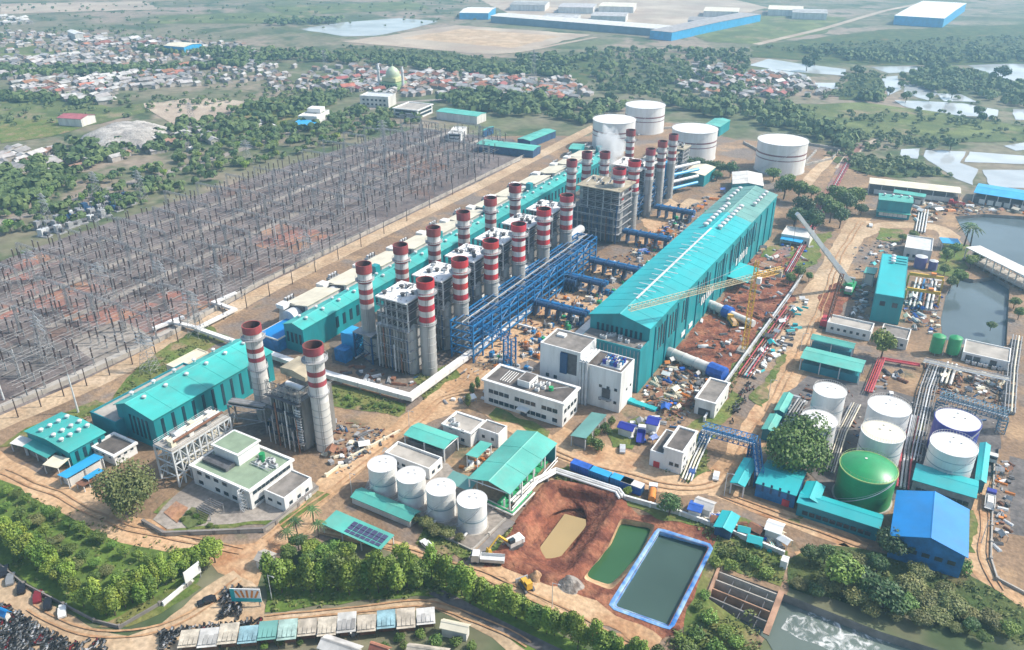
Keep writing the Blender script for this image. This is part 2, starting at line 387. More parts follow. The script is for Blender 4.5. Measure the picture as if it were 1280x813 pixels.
PAVE = terrain('concrete_paving', [((.3, .265, .23), .04, 0, 0), ((.22, .19, .165), .06, .55, .1)], bump=.2)
ASPH = terrain('dark_paving', [((.12, .11, .105), .05, 0, 0), ((.18, .16, .15), .08, .55, .1)], bump=.2)
SAND = terrain('sand_fill', [((.42, .35, .27), .01, 0, 0), ((.34, .26, .2), .02, .55, .1)])
SCRUB = terrain('scrub_ground', [((.055, .085, .028), .05, 0, 0), ((.1, .115, .04), .08, .54, .08), ((.17, .12, .06), .05, .66, .06)], bump=.8)
MEADOW = terrain('bright_meadow', [((.14, .165, .06), .03, 0, 0), ((.085, .115, .04), .03, .5, .07), ((.24, .2, .12), .02, .6, .05)], bump=.4)
TREEFLOOR = terrain('tree_floor_grass', [((.11, .17, .035), .06, 0, 0), ((.06, .09, .03), .1, .6, .1), ((.2, .16, .08), .05, .68, .06)], bump=.5)  # grass between the trees, green with darker and brown mottling
WATERG = water('pond_green_water', (.035, .1, .042), .15, .1)
WATERD = water('pond_grey_water', (.05, .085, .07), .12, .08)
WATERT = water('muddy_water', (.34, .25, .12), .3, .1)
WATERB = water('basin_water', (.09, .12, .13), .1, .25, .25)
WATERF = water('fishpond_water', (.4, .42, .43), .1, .08)  # bright white reflection on the ponds is put into the pale base colour
WATERR = water('canal_water', (.13, .165, .145), .2, .9, .5)

# ---------------------------------------------------------------- holes in the ground: pit, ponds, basins, canal
def loop(px, z=0, n=72, sm=2): return smooth_loop(resample([G(*p, z) for p in px], n), sm)
PIT = loop([(664, 652), (694, 610), (762, 621), (768, 631), (714, 711), (698, 721), (636, 697)], n=96, sm=1)
PIT2 = loop([(681, 652), (704, 620), (748, 629), (752, 640), (708, 702), (697, 711), (656, 692)], -2.2, n=96, sm=1)
PIT3 = loop([(702, 633), (738, 639), (740, 650), (698, 709), (692, 712), (664, 694)], -4.6, n=96, sm=1)
GPOND = loop([(776, 648), (820, 656), (812, 672), (797, 704), (764, 739), (728, 724), (759, 686)])
GPOND2 = loop([(776, 655), (815, 661), (808, 676), (794, 699), (762, 732), (732, 720), (762, 685)], -1.8)
DPOND = loop([(825, 665), (886, 684), (835.5, 783), (767, 758)], n=96, sm=0)
DPOND2 = loop([(824, 669), (885, 685), (837.5, 782), (770, 757.5)], -1.3, n=96, sm=0)
CHAN = [G(*p) for p in [(897, 713), (977, 742), (1100, 790), (1290, 850), (1290, 960), (1000, 870), (958, 800), (884, 748)]]
BASIN = [G(*p) for p in [(1196, 345), (1217, 350), (1243, 346), (1262, 358), (1258, 432), (1240, 440), (1178, 424), (1176, 400), (1183, 367)]]
BASIN2 = [G(*p) for p in [(1194, 271), (1230, 268), (1400, 278), (1500, 330), (1400, 380), (1300, 360), (1214, 308)]]
HOLES = [PIT, GPOND, DPOND, CHAN, BASIN, BASIN2]

sheet('ground', [(-9000, -6000), (9000, -6000), (9000, 12000), (-9000, 12000)], FIELD, 0.0, 0, holes=HOLES, world=True)
# the plant's own ground
YARDP = [(-260, 480), (-100, 560), (0, 575), (60, 610), (150, 660), (262, 700), (300, 745), (345, 700), (420, 672), (500, 690), (590, 715), (700, 765), (850, 840), (930, 880), (965, 770), (990, 725), (1100, 690), (1180, 715), (1290, 760), (1420, 800), (1420, 300), (1290, 262), (1215, 262), (1195, 240), (1075, 215), (1000, 190), (900, 172), (700, 170), (560, 170), (300, 300)]
sheet('plant_yard', YARDP, YARD, .03, 2, 8, holes=HOLES)
sheet('switchyard_gravel', [(-200, 400), (0, 327), (95, 292), (250, 243), (440, 182), (520, 160), (640, 174), (668, 190), (600, 228), (400, 332), (200, 437), (0, 522), (-200, 610)], GRAV, .06, 1.5, 6)
for i, q in enumerate([[(0, 342), (52, 315), (85, 322), (40, 350), (5, 352)], [(18, 362), (55, 348), (140, 360), (100, 392), (40, 382)], [(60, 392), (130, 372), (200, 380), (175, 402), (120, 412)], [(115, 402), (185, 385), (235, 398), (190, 424), (150, 428)], [(195, 370), (240, 362), (285, 378), (250, 400), (222, 392)], [(300, 300), (345, 280), (420, 292), (370, 318)], [(0, 378), (30, 385), (10, 400), (0, 400)]]):
    sheet('red_gravel_patch', q, GRAVR, .09, 2.5, 3)
sheet('bare_concrete_patch', [(85, 425), (150, 400), (190, 420), (120, 455)], PAVE, .09, 1, 4)
sheet('dark_gravel_patch', [(0, 440), (45, 415), (95, 440), (40, 478), (0, 470)], ASPH, .09, 1, 4)
# switchyard service roads and the boundary road
for q, wd in (([(-20, 537), (100, 487), (200, 437), (330, 364), (450, 305), (600, 232), (690, 186), (745, 158)], 9),):
    strip('boundary_road', q, wd, DIRTP, .10, .5)
strip('perimeter_path', [(-20, 517), (90, 470), (190, 424), (330, 350), (450, 294), (600, 222), (665, 192)], 3.0, CONC, .12, .2)
for q in ([(-20, 400), (130, 335), (260, 285), (400, 228), (480, 196), (560, 166)], [(60, 410), (160, 365), (300, 300), (420, 245), (540, 196), (610, 172)], [(-10, 355), (120, 305), (260, 258), (400, 208), (470, 182)]):
    strip('switchyard_service_road', q, 4.0, PAVE, .11, .4)
strip('tree_belt_road', [(-20, 283), (60, 262), (150, 232), (250, 204), (330, 178), (420, 146), (500, 128), (600, 122)], 7, PAVE, .05, .5)
# dirt roads of the plant
sheet('front_dirt_road', [(-10, 560), (30, 585), (110, 610), (160, 645), (215, 652), (245, 680), (320, 680), (345, 662), (400, 600), (470, 548), (515, 512), (560, 470), (602, 480), (606, 500), (560, 520), (500, 545), (440, 600), (395, 640), (400, 655), (500, 678), (600, 712), (700, 757), (830, 815), (800, 825), (700, 780), (590, 724), (500, 690), (400, 668), (330, 700), (320, 738), (262, 705), (150, 684), (60, 634), (-10, 600)], DIRT, .07, 1.2, 4)
sheet('gate_dirt_road', [(-20, 698), (30, 736), (80, 766), (120, 788), (160, 794), (200, 783), (255, 735), (290, 715), (325, 735), (330, 770), (400, 762), (520, 750), (560, 748), (610, 770), (670, 805), (690, 830), (640, 820), (600, 790), (545, 760), (420, 775), (330, 782), (230, 795), (200, 830), (140, 840), (60, 800), (-20, 772)], DIRTP, .08, .8, 3)
strip('cross_dirt_road', [(600, 500), (690, 560), (780, 590), (850, 612), (905, 600), (930, 560), (955, 520), (985, 470), (1010, 420), (1030, 370), (1045, 320), (1075, 275), (1090, 262)], 9, DIRT, .08, 1)
strip('narrow_dirt_road', [(690, 545), (720, 560), (790, 580), (860, 605)], 12, DIRT, .075, 1.5)
strip('tank_farm_road', [(890, 612), (960, 640), (1040, 668), (1090, 685), (1000, 700)], 6, DIRT, .08, .8)
strip('east_dirt_road', [(1235, 560), (1232, 640), (1222, 700), (1240, 735), (1300, 765)], 7, DIRT, .08, .5)
strip('crane_dirt_road', [(960, 440), (1000, 400), (1040, 340), (1062, 300), (1075, 275)], 12, DIRTP, .07, 1.5)
strip('harbour_dirt_apron', [(1060, 300), (1110, 280), (1180, 285), (1195, 310)], 9, DIRTP, .075, 2)
strip('hall_side_dirt_track', [(870, 250), (850, 262), (830, 250)], 9, DIRTP, .08, 1)
sheet('rack_dirt_ground', [(560, 470), (600, 440), (690, 370), (730, 350), (760, 372), (680, 440), (610, 480)], DIRT, .065, 1.5, 3)
sheet('boiler_yard_paving', [(420, 452), (470, 475), (522, 486), (600, 430), (672, 375), (742, 322), (850, 240), (805, 205), (700, 222), (560, 305), (405, 408)], terrain('oily_paving', [((.13, .11, .095), .05, 0, 0), ((.2, .16, .125), .08, .54, .08), ((.3, .2, .12), .06, .66, .05)], bump=.3), .06, 1.5, 4)
for q in ([(640, 440), (690, 405), (720, 415), (672, 455)], [(700, 392), (742, 372), (760, 382), (722, 402)], [(735, 338), (770, 330), (782, 342), (748, 352)], [(800, 275), (840, 268), (852, 282), (812, 292)], [(785, 302), (815, 298), (822, 310), (792, 314)]):
    sheet('orange_soil_patch', q, DIRT, .10, 1.5, 3)
sheet('construction_red_soil', [(838, 450), (870, 405), (900, 380), (940, 320), (985, 300), (1000, 335), (985, 385), (955, 430), (925, 470), (905, 480), (885, 462)], REDS, .065, 2, 3)
sheet('construction_brown_soil', [(800, 490), (838, 450), (885, 462), (905, 480), (880, 530), (840, 540), (790, 530)], YARD, .063, 2, 3)
sheet('crane_red_soil', [(1020, 372), (1048, 352), (1062, 372), (1045, 405), (1030, 408)], REDS, .09, 1.5, 3)
sheet('tank_farm_paving', [(985, 490), (1010, 470), (1080, 478), (1150, 500), (1250, 520), (1255, 600), (1150, 610), (1060, 650), (1010, 590), (960, 560)], ASPH, .06, 1, 5)
sheet('far_tank_paving', [(700, 195), (745, 165), (800, 150), (850, 155), (920, 175), (1010, 182), (1050, 192), (1030, 225), (960, 215), (900, 205), (830, 190), (800, 200)], YARD, .06, 2, 6)
sheet('east_yard_paving', [(1243, 560), (1300, 575), (1400, 700), (1300, 745), (1252, 735), (1240, 715)], YARD, .09, .5, 4)
sheet('east_yard_dark_paving', [(1262, 570), (1300, 580), (1330, 680), (1262, 668)], ASPH, .11, .5, 4)
sheet('pit_spoil_ground', [(600, 690), (640, 668), (668, 640), (695, 606), (765, 618), (800, 640), (900, 660), (905, 690), (850, 800), (800, 800), (700, 750), (605, 715)], REDS, .055, 2, 3, holes=[PIT, GPOND, DPOND])
sheet('pit_pale_track', [(600, 712), (640, 705), (700, 735), (745, 752), (770, 770), (830, 800), (820, 812), (700, 762)], DIRT, .085, 1.2, 3, holes=[PIT, GPOND, DPOND])
sheet('bike_park_dirt', [(-60, 740), (0, 752), (40, 775), (90, 800), (140, 812), (200, 790), (230, 788), (232, 830), (-60, 860)], DIRTP, .07, 1, 4)
# grass
sheet('plantation_grass', [(-60, 560), (0, 598), (60, 632), (150, 680), (215, 690), (258, 702), (248, 728), (200, 760), (150, 786), (118, 780), (60, 745), (0, 705), (-60, 670)], TREEFLOOR, .075, 1, 4)
sheet('gate_grass_strip', [(150, 770), (235, 725), (252, 735), (200, 768), (160, 785), (120, 785)], GRASS, .1, .5, 3)
sheet('treeline_grass', [(330, 710), (420, 700), (540, 700), (640, 760), (760, 830), (680, 830), (600, 770), (545, 745), (400, 757), (335, 765)], TREEFLOOR, .09, 1, 4)
sheet('pond_bank_scrub', [(900, 655), (985, 690), (975, 735), (900, 706), (880, 745), (945, 790), (950, 830), (830, 835), (850, 795)], GRASS, .095, 1, 4, holes=[DPOND, CHAN])
sheet('canal_bank_scrub', [(985, 700), (1040, 680), (1100, 690), (1180, 705), (1225, 725), (1300, 770), (1300, 810), (1150, 775), (1060, 752), (985, 735)], SCRUB, .09, 1.5, 4)
for q in ([(380, 480), (420, 480), (512, 505), (500, 520), (440, 512), (380, 500)], [(520, 470), (560, 455), (575, 470), (530, 500)], [(175, 455), (255, 405), (285, 425), (200, 470), (140, 500)], [(0, 560), (25, 540), (60, 525), (120, 500), (150, 505), (30, 555)], [(190, 640), (235, 615), (262, 640), (330, 645), (345, 655), (215, 668)], [(620, 510), (690, 540), (684, 548), (612, 520)], [(530, 660), (600, 690), (592, 705), (520, 680)], [(880, 520), (915, 490), (930, 500), (900, 535)], [(905, 470), (960, 400), (968, 405), (915, 478)], [(955, 310), (1005, 300), (1000, 325), (950, 322)], [(840, 580), (880, 560), (890, 590), (860, 605)], [(690, 590), (712, 580), (720, 600), (705, 612)], [(760, 540), (800, 520), (815, 530), (790, 560), (765, 560)], [(855, 535), (880, 520), (900, 540), (870, 560)], [(900, 640), (940, 652), (930, 665), (895, 655)], [(985, 300), (1040, 290), (1020, 330), (985, 345)], [(1180, 300), (1215, 310), (1200, 350), (1165, 340)], [(1180, 630), (1222, 640), (1218, 690), (1205, 690)], [(1130, 570), (1150, 520), (1158, 525), (1140, 580)], [(590, 690), (640, 660), (660, 640), (650, 665), (600, 705)], [(350, 650), (400, 612), (412, 618), (362, 660)], [(770, 616), (850, 640), (905, 660), (900, 668), (830, 650), (768, 630)], [(1100, 285), (1130, 288), (1120, 305), (1095, 300)], [(940, 500), (975, 440), (985, 445), (950, 510)], [(1010, 640), (1000, 660), (985, 650)]):
    sheet('grass_patch', q, GRASS, .105, 1.6, 2)
sheet('control_building_paving', [(190, 650), (250, 590), (330, 560), (400, 610), (350, 650), (210, 662)], PAVE, .085, .5, 4)
sheet('tank_bund_slab', [(455, 612), (480, 560), (560, 580), (630, 650), (602, 678), (590, 690), (545, 668)], PAVE, .095, .2, 4)
strip('drain_ditch', [(590, 702), (612, 680), (640, 652)], 3.0, CONCD, .1, .2)
strip('roadside_ditch', [(540, 738), (600, 770), (690, 815), (740, 840)], 3.0, ASPH, .1, .3)
def ring_out(lp, d, z):
    c = sum(lp, Vector()) / len(lp); out = []
    for i, p in enumerate(lp):
        t = (lp[(i + 1) % len(lp)] - lp[i - 1]); nr = Vector((t.y, -t.x, 0)).normalized()
        if nr.dot(p - c) < 0: nr = -nr
        q = p + nr * d; out.append(Vector((q.x, q.y, z)))
    return out
# excavated pit and ponds
tag(link('excavated_pit', loft('excavated_pit', [ring_out(PIT, 4.0, .1), ring_out(PIT, 2.4, 1.0), ring_out(PIT, .8, 1.05), [p + Vector((0, 0, .2)) for p in PIT], [p.lerp(q, .3) + Vector((0, 0, -.1)) for p, q in zip(PIT, PIT2)], PIT2, [p.lerp(q, .28) + Vector((0, 0, .35)) for p, q in zip(PIT2, PIT3)], [p.lerp(q, .62) for p, q in zip(PIT2, PIT3)], PIT3], REDS, .3)), kind='structure')
tag(link('pit_puddle_water', sheet_mesh('pit_puddle_water', [G(*p, -3.6) for p in [(706, 641), (736, 649), (730, 660), (692, 705), (669, 691)]], [], WATERT, -4.0)), kind='structure')
tag(link('green_pond_bank', loft('green_pond_bank', [GPOND, GPOND2, [p + Vector((0, 0, -1)) for p in GPOND2]], DIRT, .35)), kind='structure')
tag(link('green_pond_water', sheet_mesh('green_pond_water', smooth_loop([p + (p - G(775, 690)).normalized() * .6 for p in GPOND2], 1), [], WATERG, -1.75)), kind='structure')
# lined pond: raised blue sheet rim, sloping liner, water
lw = tag(link('pond_liner', loft('pond_liner', [ring_out(DPOND, 1.25, .22), ring_out(DPOND, .9, .27), ring_out(DPOND, .3, .27), [Vector((p.x, p.y, 0)) for p in DPOND], DPOND2, [p + Vector((0, 0, -.8)) for p in DPOND2]], LINER, .1)), 'wrinkled blue plastic liner round the rectangular grey-green pond', 'pond liner')
tag(link('lined_pond_water', sheet_mesh('lined_pond_water', ring_out(DPOND2, .5, 0), [], WATERD, -1.25)), kind='structure')
# discharge canal, basins
def side_walls(name, lp, z0, mat):
    mb = MB(); n = len(lp)
    for k in range(n):
        a, b = lp[k], lp[(k + 1) % n]; mb.face([(a.x, a.y, .12), (b.x, b.y, .12), (b.x, b.y, z0), (a.x, a.y, z0)])
    return tag(mb.build(name, mat), kind='structure')
for nm, lp, z0, m in (('canal', CHAN, -3.2, WATERR), ('harbour_basin', BASIN, -2.5, WATERB), ('intake_basin', BASIN2, -2.5, WATERB)):
    side_walls(nm + '_bank', lp, z0, CONCD)
    tag(link(nm + '_water', sheet_mesh(nm + '_water', [p * 1.0 for p in lp], [], m, z0 + .9)), kind='structure')
# far ponds and fields
for q in ([(1152, 190), (1200, 186), (1280, 192), (1290, 234), (1218, 236), (1195, 222), (1160, 205)], [(1205, 200), (1300, 208), (1300, 232), (1225, 226)]):
    pass
def pond(q, z=.06): sheet('fish_pond_water', q, WATERF, z, .8, 8)
for q in ([(1157, 188), (1208, 190), (1200, 204), (1222, 212), (1216, 232), (1196, 224), (1168, 206), (1154, 196)], [(1212, 190), (1290, 196), (1290, 206), (1206, 203)], [(1228, 213), (1290, 213), (1290, 236), (1238, 234)], [(1126, 187), (1150, 186), (1147, 199), (1124, 197)], [(936, 82), (960, 74), (1000, 80), (1058, 87), (1055, 95), (1015, 92), (990, 90)], [(925, 92), (962, 86), (1008, 94), (1010, 101), (960, 98)], [(1088, 84), (1145, 83), (1150, 90), (1110, 92)], [(1102, 97), (1122, 95), (1127, 112), (1110, 120), (1106, 108)], [(1130, 105), (1165, 104), (1172, 118), (1160, 126), (1130, 118)], [(1118, 126), (1160, 127), (1205, 130), (1248, 138), (1246, 147), (1190, 145), (1130, 134)], [(1170, 117), (1200, 118), (1222, 128), (1180, 127)], [(1210, 82), (1260, 80), (1400, 84), (1400, 125), (1300, 112), (1262, 100), (1230, 92)], [(1266, 137), (1400, 140), (1400, 155), (1268, 150)], [(1010, 104), (1045, 104), (1048, 112), (1015, 110)], [(1255, 183), (1285, 178), (1300, 186), (1270, 189)]):
    pond(q)
sheet('reservoir_water', [(376, 37), (420, 29), (500, 23), (548, 27), (520, 35), (470, 45), (430, 46)], WATERF, .06, 2, 20)
for q, m in (([(432, 52), (570, 32), (740, 44), (640, 67), (600, 68)], SAND), ([(500, 48), (580, 36), (700, 46), (640, 60)], DIRTP), ([(0, 57), (60, 58), (105, 66), (60, 72), (0, 72)], MEADOW), ([(0, 115), (90, 125), (140, 135), (200, 128), (190, 140), (100, 160), (0, 178)], MEADOW), ([(0, 152), (60, 150), (110, 158), (60, 172), (0, 180)], GRASS), ([(180, 130), (250, 122), (310, 128), (260, 152), (215, 158)], SAND), ([(860, 42), (960, 18), (1060, 22), (1030, 42), (945, 56), (880, 52)], MEADOW), ([(1000, 132), (1080, 128), (1180, 142), (1290, 160), (1290, 178), (1150, 178), (1080, 172), (1020, 160)], MEADOW), ([(660, 100), (720, 76), (745, 82), (730, 108), (690, 110)], SCRUB), ([(420, 60), (560, 66), (640, 78), (760, 72), (760, 90), (600, 94), (480, 80)], SCRUB), ([(940, 58), (1100, 38), (1290, 30), (1290, 80), (1100, 82), (940, 72)], SCRUB), ([(600, 0), (900, -4), (960, 10), (860, 35), (640, 20)], SAND), ([(200, 20), (330, 16), (420, 22), (330, 30), (180, 30)], MEADOW), ([(0, 5), (180, 2), (200, 12), (0, 18)], SAND), ([(330, 8), (520, 2), (540, 12), (360, 20)], MEADOW), ([(1060, 92), (1100, 90), (1100, 128), (1050, 125)], SCRUB), ([(1030, 195), (1120, 200), (1190, 222), (1090, 220)], SCRUB), ([(300, 130), (380, 120), (420, 130), (340, 160), (280, 175)], GRASS)):
    sheet('field', q, m, .035 if m is not DIRTP else .055, 4, 15)
for q, wd, m in (([(945, 56), (1030, 36), (1105, 14), (1150, 5)], 10, SAND), ([(0, 52), (110, 63), (140, 70)], 6, DIRTP), ([(500, 83), (560, 86), (650, 94), (720, 100)], 7, SAND), ([(430, 52), (600, 67), (640, 67), (745, 47)], 8, SAND), ([(1050, 212), (1065, 190), (1110, 170)], 6, SAND), ([(1000, 240), (1020, 215), (1040, 195)], 7, DIRTP)):
    strip('far_dirt_road', q, wd, m, .07, 1, 12)
strip('red_pipe_track', [(955, 335), (1000, 300), (1025, 262), (1060, 200), (1075, 180)], 6, GRAVR, .09, .6)

# wheel tracks pressed into the dirt
TRACK = terrain('tyre_track_soil', [((.37, .21, .115), .1, 0, 0), ((.43, .27, .15), .2, .5, .1)])
def tracks(px, wd=1.0):
    P = [G(*p) for p in px]
    for s_ in (-1, 1):
        Q = []
        for i, p in enumerate(P):
            d = P[min(i + 1, len(P) - 1)] - P[max(i - 1, 0)]; Q.append(p + Vector((-d.y, d.x, 0)).normalized() * s_ * wd)
        ctr = []
        for i in range(len(Q) - 1):
            k = max(1, int((Q[i + 1] - Q[i]).length / 3)); ctr += [Q[i].lerp(Q[i + 1], j / k) for j in range(k)]
        ctr.append(Q[-1]); z = layer(); v = []; f = []
        for _ in range(4): ctr = [ctr[0]] + [(ctr[i - 1] + ctr[i] * 2 + ctr[i + 1]) / 4 for i in range(1, len(ctr) - 1)] + [ctr[-1]]
        for i, p in enumerate(ctr):
            d = ctr[min(i + 1, len(ctr) - 1)] - ctr[max(i - 1, 0)]; nr = Vector((-d.y, d.x, 0)).normalized() * (.26 + .16 * noise.noise(p * .35)); q = p + Vector((noise.noise(p * .08), noise.noise(p * .08 + Vector((5, 5, 5))), 0)) * .9
            v += [(q.x + nr.x, q.y + nr.y, z), (q.x - nr.x, q.y - nr.y, z)]
            if i: f.append((2 * i - 2, 2 * i - 1, 2 * i + 1, 2 * i))
        me = bpy.data.meshes.new('wheel_track'); me.from_pydata(v, [], f); me.materials.append(TRACK); tag(link('wheel_track', me), kind='structure')
for q, w_ in (([(690, 566), (730, 582), (790, 597), (850, 614), (900, 606), (930, 565), (958, 520)], 1.0), ([(5, 590), (70, 618), (150, 660), (220, 672), (300, 690)], 1.0), ([(330, 676), (420, 610), (500, 548), (560, 492), (600, 490)], 1.0), ([(400, 664), (500, 686), (600, 718), (690, 760), (790, 808)], 1.0), ([(40, 758), (100, 792), (180, 796), (260, 760), (300, 725)], .9), ([(330, 775), (430, 764), (540, 752), (600, 774), (660, 806)], .9), ([(1236, 570), (1232, 640), (1226, 700), (1250, 738)], 1.0), ([(960, 515), (990, 465), (1012, 418), (1034, 366), (1050, 318), (1076, 278)], 1.1), ([(900, 618), (960, 642), (1040, 668), (1085, 684)], 1.0), ([(560, 492), (640, 440), (720, 376)], 1.0)): tracks(q, w_)
# ---------------------------------------------------------------- building kit
_VENT = MB().lathe(0, 0, [(.45, 0), (.45, .6), (.72, .65), (.75, 1.0), (.45, 1.25), (.1, 1.3)], 12).mesh('roof_ventilator', STEELL, True)
_MESH = {}
def boxmesh(name, w_, l_, h_, mat):
    k = (name, round(w_, 2), round(l_, 2), round(h_, 2), mat.name)
    if k not in _MESH: _MESH[k] = MB().cbox(0, 0, w_, l_, 0, h_).mesh(name, mat)
    return _MESH[k]
def windows(t, face, W, L, n, zs, ww, hh, mat=None, name='window', inset=.0, span=(.06, .94), frame=None, skip=()):
    """face: '-y' '+x' '-x' '+y'; windows spread evenly along it, one row for each z"""
    mat = mat or GLASS; ln = W if face[1] == 'y' else L
    for zi, z in enumerate(zs):
        for i in range(n):
            if (zi, i) in skip: continue
            u = -ln / 2 + ln * (span[0] + (span[1] - span[0]) * (i + .5) / n)
            if face == '-y': o = link(name, boxmesh(name, ww, .16, hh, mat), t, (u, -L / 2 - .05, z))
            elif face == '+y': o = link(name, boxmesh(name, ww, .16, hh, mat), t, (u, L / 2 + .05, z))
            elif face == '+x': o = link(name, boxmesh(name, .16, ww, hh, mat), t, (W / 2 + .05, u, z))
            else: o = link(name, boxmesh(name, .16, ww, hh, mat), t, (-W / 2 - .05, u, z))
            if frame:
                if face[1] == 'y': link('sill', boxmesh('sill', ww + .3, .36, .14, frame), o, (0, 0, -.16))
                else: link('sill', boxmesh('sill', .36, ww + .3, .14, frame), o, (0, 0, -.16))
def flat(name, label, cat, p0, p1, p2, hb=None, h=None, wall=None, roof=None, par=.7, snap=8, z0=0, over=.0, group=None):
    h = h or HG(hb[0], hb[1], p0[1]); c, rz, W, L = rect(p0, p1, p2, h + z0, snap); wall = wall or WHITE
    t = thing(name, label, cat, (c.x, c.y, z0), rz, group)
    MB().cbox(0, 0, W, L, 0, h - par).build('wall', wall, t)
    o = over
    mb = MB(); th = .35
    mb.box(-W / 2 - o, W / 2 + o, -L / 2 - o, -L / 2 + th, h - par + .003, h).box(-W / 2 - o, W / 2 + o, L / 2 - th, L / 2 + o, h - par + .003, h)
    mb.box(-W / 2 - o, -W / 2 + th, -L / 2 + th, L / 2 - th, h - par + .003, h).box(W / 2 - th, W / 2 + o, -L / 2 + th, L / 2 - th, h - par + .003, h)
    mb.build('parapet', wall if not over else WHITE, t)
    MB().cbox(0, 0, W - 2 * th - .01, L - 2 * th - .01, h - par + .004, h - par + .12).build('roof_deck', roof or GREYR, t)
    return t, W, L, h
def gable(name, label, cat, p0, p1, p2, hb=None, h=None, axis='y', rise=2.0, over=.6, wall=None, roof=None, open_=False, snap=8, vents=None, post=None, group=None, cap=None, ridge=0.0, base_wall=0):
    """eaves at h, ridge along the axis, shifted sideways by ridge (share of half width)"""
    h = h or HG(hb[0], hb[1], p0[1]); c, rz, W, L = rect(p0, p1, p2, h, snap); wall = wall or TEALW; roof = roof or TEAL
    t = thing(name, label, cat, (c.x, c.y, 0), rz, group)
    a, b = (W, L) if axis == 'y' else (L, W)          # a across the ridge, b along it
    a -= 2 * over * .9; b -= 2 * over * .5; rx = ridge * a / 2; ot = over
    th = .18
    for sgn in (-1, 1):                               # two slopes
        ex = sgn * (a / 2 + ot); run = abs(sgn * a / 2 - rx); zz = h + rise; sl_ = rise / max(.1, run)
        ze = h - sl_ * ot
        pts = [(rx, zz), (ex, ze), (ex, ze + th), (rx, zz + th)] if sgn > 0 else [(ex, ze), (rx, zz), (rx, zz + th), (ex, ze + th)]
        MB().prof(pts, axis, -b / 2 - ot, b / 2 + ot).build('roof_slope', roof, t)
    MB().prof([(rx - .35, zz + th - .12), (rx + .35, zz + th - .12), (rx, zz + th + .1)], axis, -b / 2 - ot - .02, b / 2 + ot + .02).build('ridge_cap', cap or roof, t)
    if b > 24:
        n_s = int(b / 7)
        for i in range(1, n_s):
            q = -b / 2 + b * i / n_s
            for sgn in (-1, 1):
                ex = sgn * (a / 2 + ot * .9); ze = h - rise / max(.1, abs(sgn * a / 2 - rx)) * ot * .9; pts = [(rx, zz + th), (ex, ze + th), (ex, ze + th + .07), (rx, zz + th + .07)] if sgn > 0 else [(ex, ze + th), (rx, zz + th), (rx, zz + th + .07), (ex, ze + th + .07)]
                MB().prof(pts, axis, q - .12, q + .12).build('roof_seam', roof, t)
    if not open_:
        MB().prof([(-a / 2, 0), (a / 2, 0), (a / 2, h), (rx, h + rise), (-a / 2, h)], axis, -b / 2, b / 2).build('wall', wall, t)
    else:
        pm = post or STEELL; n = max(2, int(b / 6) + 1)
        for s_ in (-1, 1):
            for i in range(n):
                q = (-b / 2 + b * i / (n - 1)); u = s_ * a / 2
                link('post', boxmesh('post', .35, .35, h, pm), t, (u, q, 0) if axis == 'y' else (q, u, 0))
        mb = MB()
        for i in range(n):
            q = -b / 2 + b * i / (n - 1)
            if axis == 'y': mb.bar((-a / 2, q, h - .3), (a / 2, q, h - .3), .25)
            else: mb.bar((q, -a / 2, h - .3), (q, a / 2, h - .3), .25)
        mb.build('tie_beam', pm, t)
        if base_wall: MB().prof([(-a / 2 + .4, 0), (a / 2 - .4, 0), (a / 2 - .4, base_wall), (-a / 2 + .4, base_wall)], axis, -b / 2 + .4, b / 2 - .4).build('wall', wall, t)
    if vents:
        for i in range(vents[0]):
            for s_ in vents[1]:
                q = -b / 2 + b * (i + .6) / vents[0]; u = rx + s_ * a / 2; z = h + rise * (1 - abs(s_)) + .1
                link('roof_ventilator', _VENT, t, (u, q, z) if axis == 'y' else (q, u, z))
    return t, W - 2 * over * .9, L - 2 * over * .5, h
def shed(name, label, cat, p0, p1, p2, h=4, fall=.6, roof=None, post=None, snap=8, group=None, wall=None, z0=0):
    """single-pitch roof on posts"""
    c, rz, W, L = rect(p0, p1, p2, h + z0, snap); t = thing(name, label, cat, (c.x, c.y, z0), rz, group); roof = roof or TEAL
    if W > L: pts = [(-L / 2, h - fall / 2), (L / 2, h + fall / 2), (L / 2, h + fall / 2 + .15), (-L / 2, h - fall / 2 + .15)]; MB().prof(pts, 'x', -W / 2, W / 2).build('roof', roof, t)
    else: pts = [(-W / 2, h - fall / 2), (W / 2, h + fall / 2), (W / 2, h + fall / 2 + .15), (-W / 2, h - fall / 2 + .15)]; MB().prof(pts, 'y', -L / 2, L / 2).build('roof', roof, t)
    nx, ny = max(2, int(W / 5) + 1), max(2, int(L / 5) + 1)
    for i in range(nx):
        for j in range(ny):
            if 0 < i < nx - 1 and 0 < j < ny - 1: continue
            link('post', boxmesh('post', .25, .25, h - fall / 2 - .05, post or STEELL), t, (-W / 2 + .3 + (W - .6) * i / (nx - 1), -L / 2 + .3 + (L - .6) * j / (ny - 1), 0))
    if wall: MB().cbox(0, .3, W - 1.4, L - 1.4, 0, h - fall / 2 - .5).build('wall', wall, t)
    return t, W, L, h
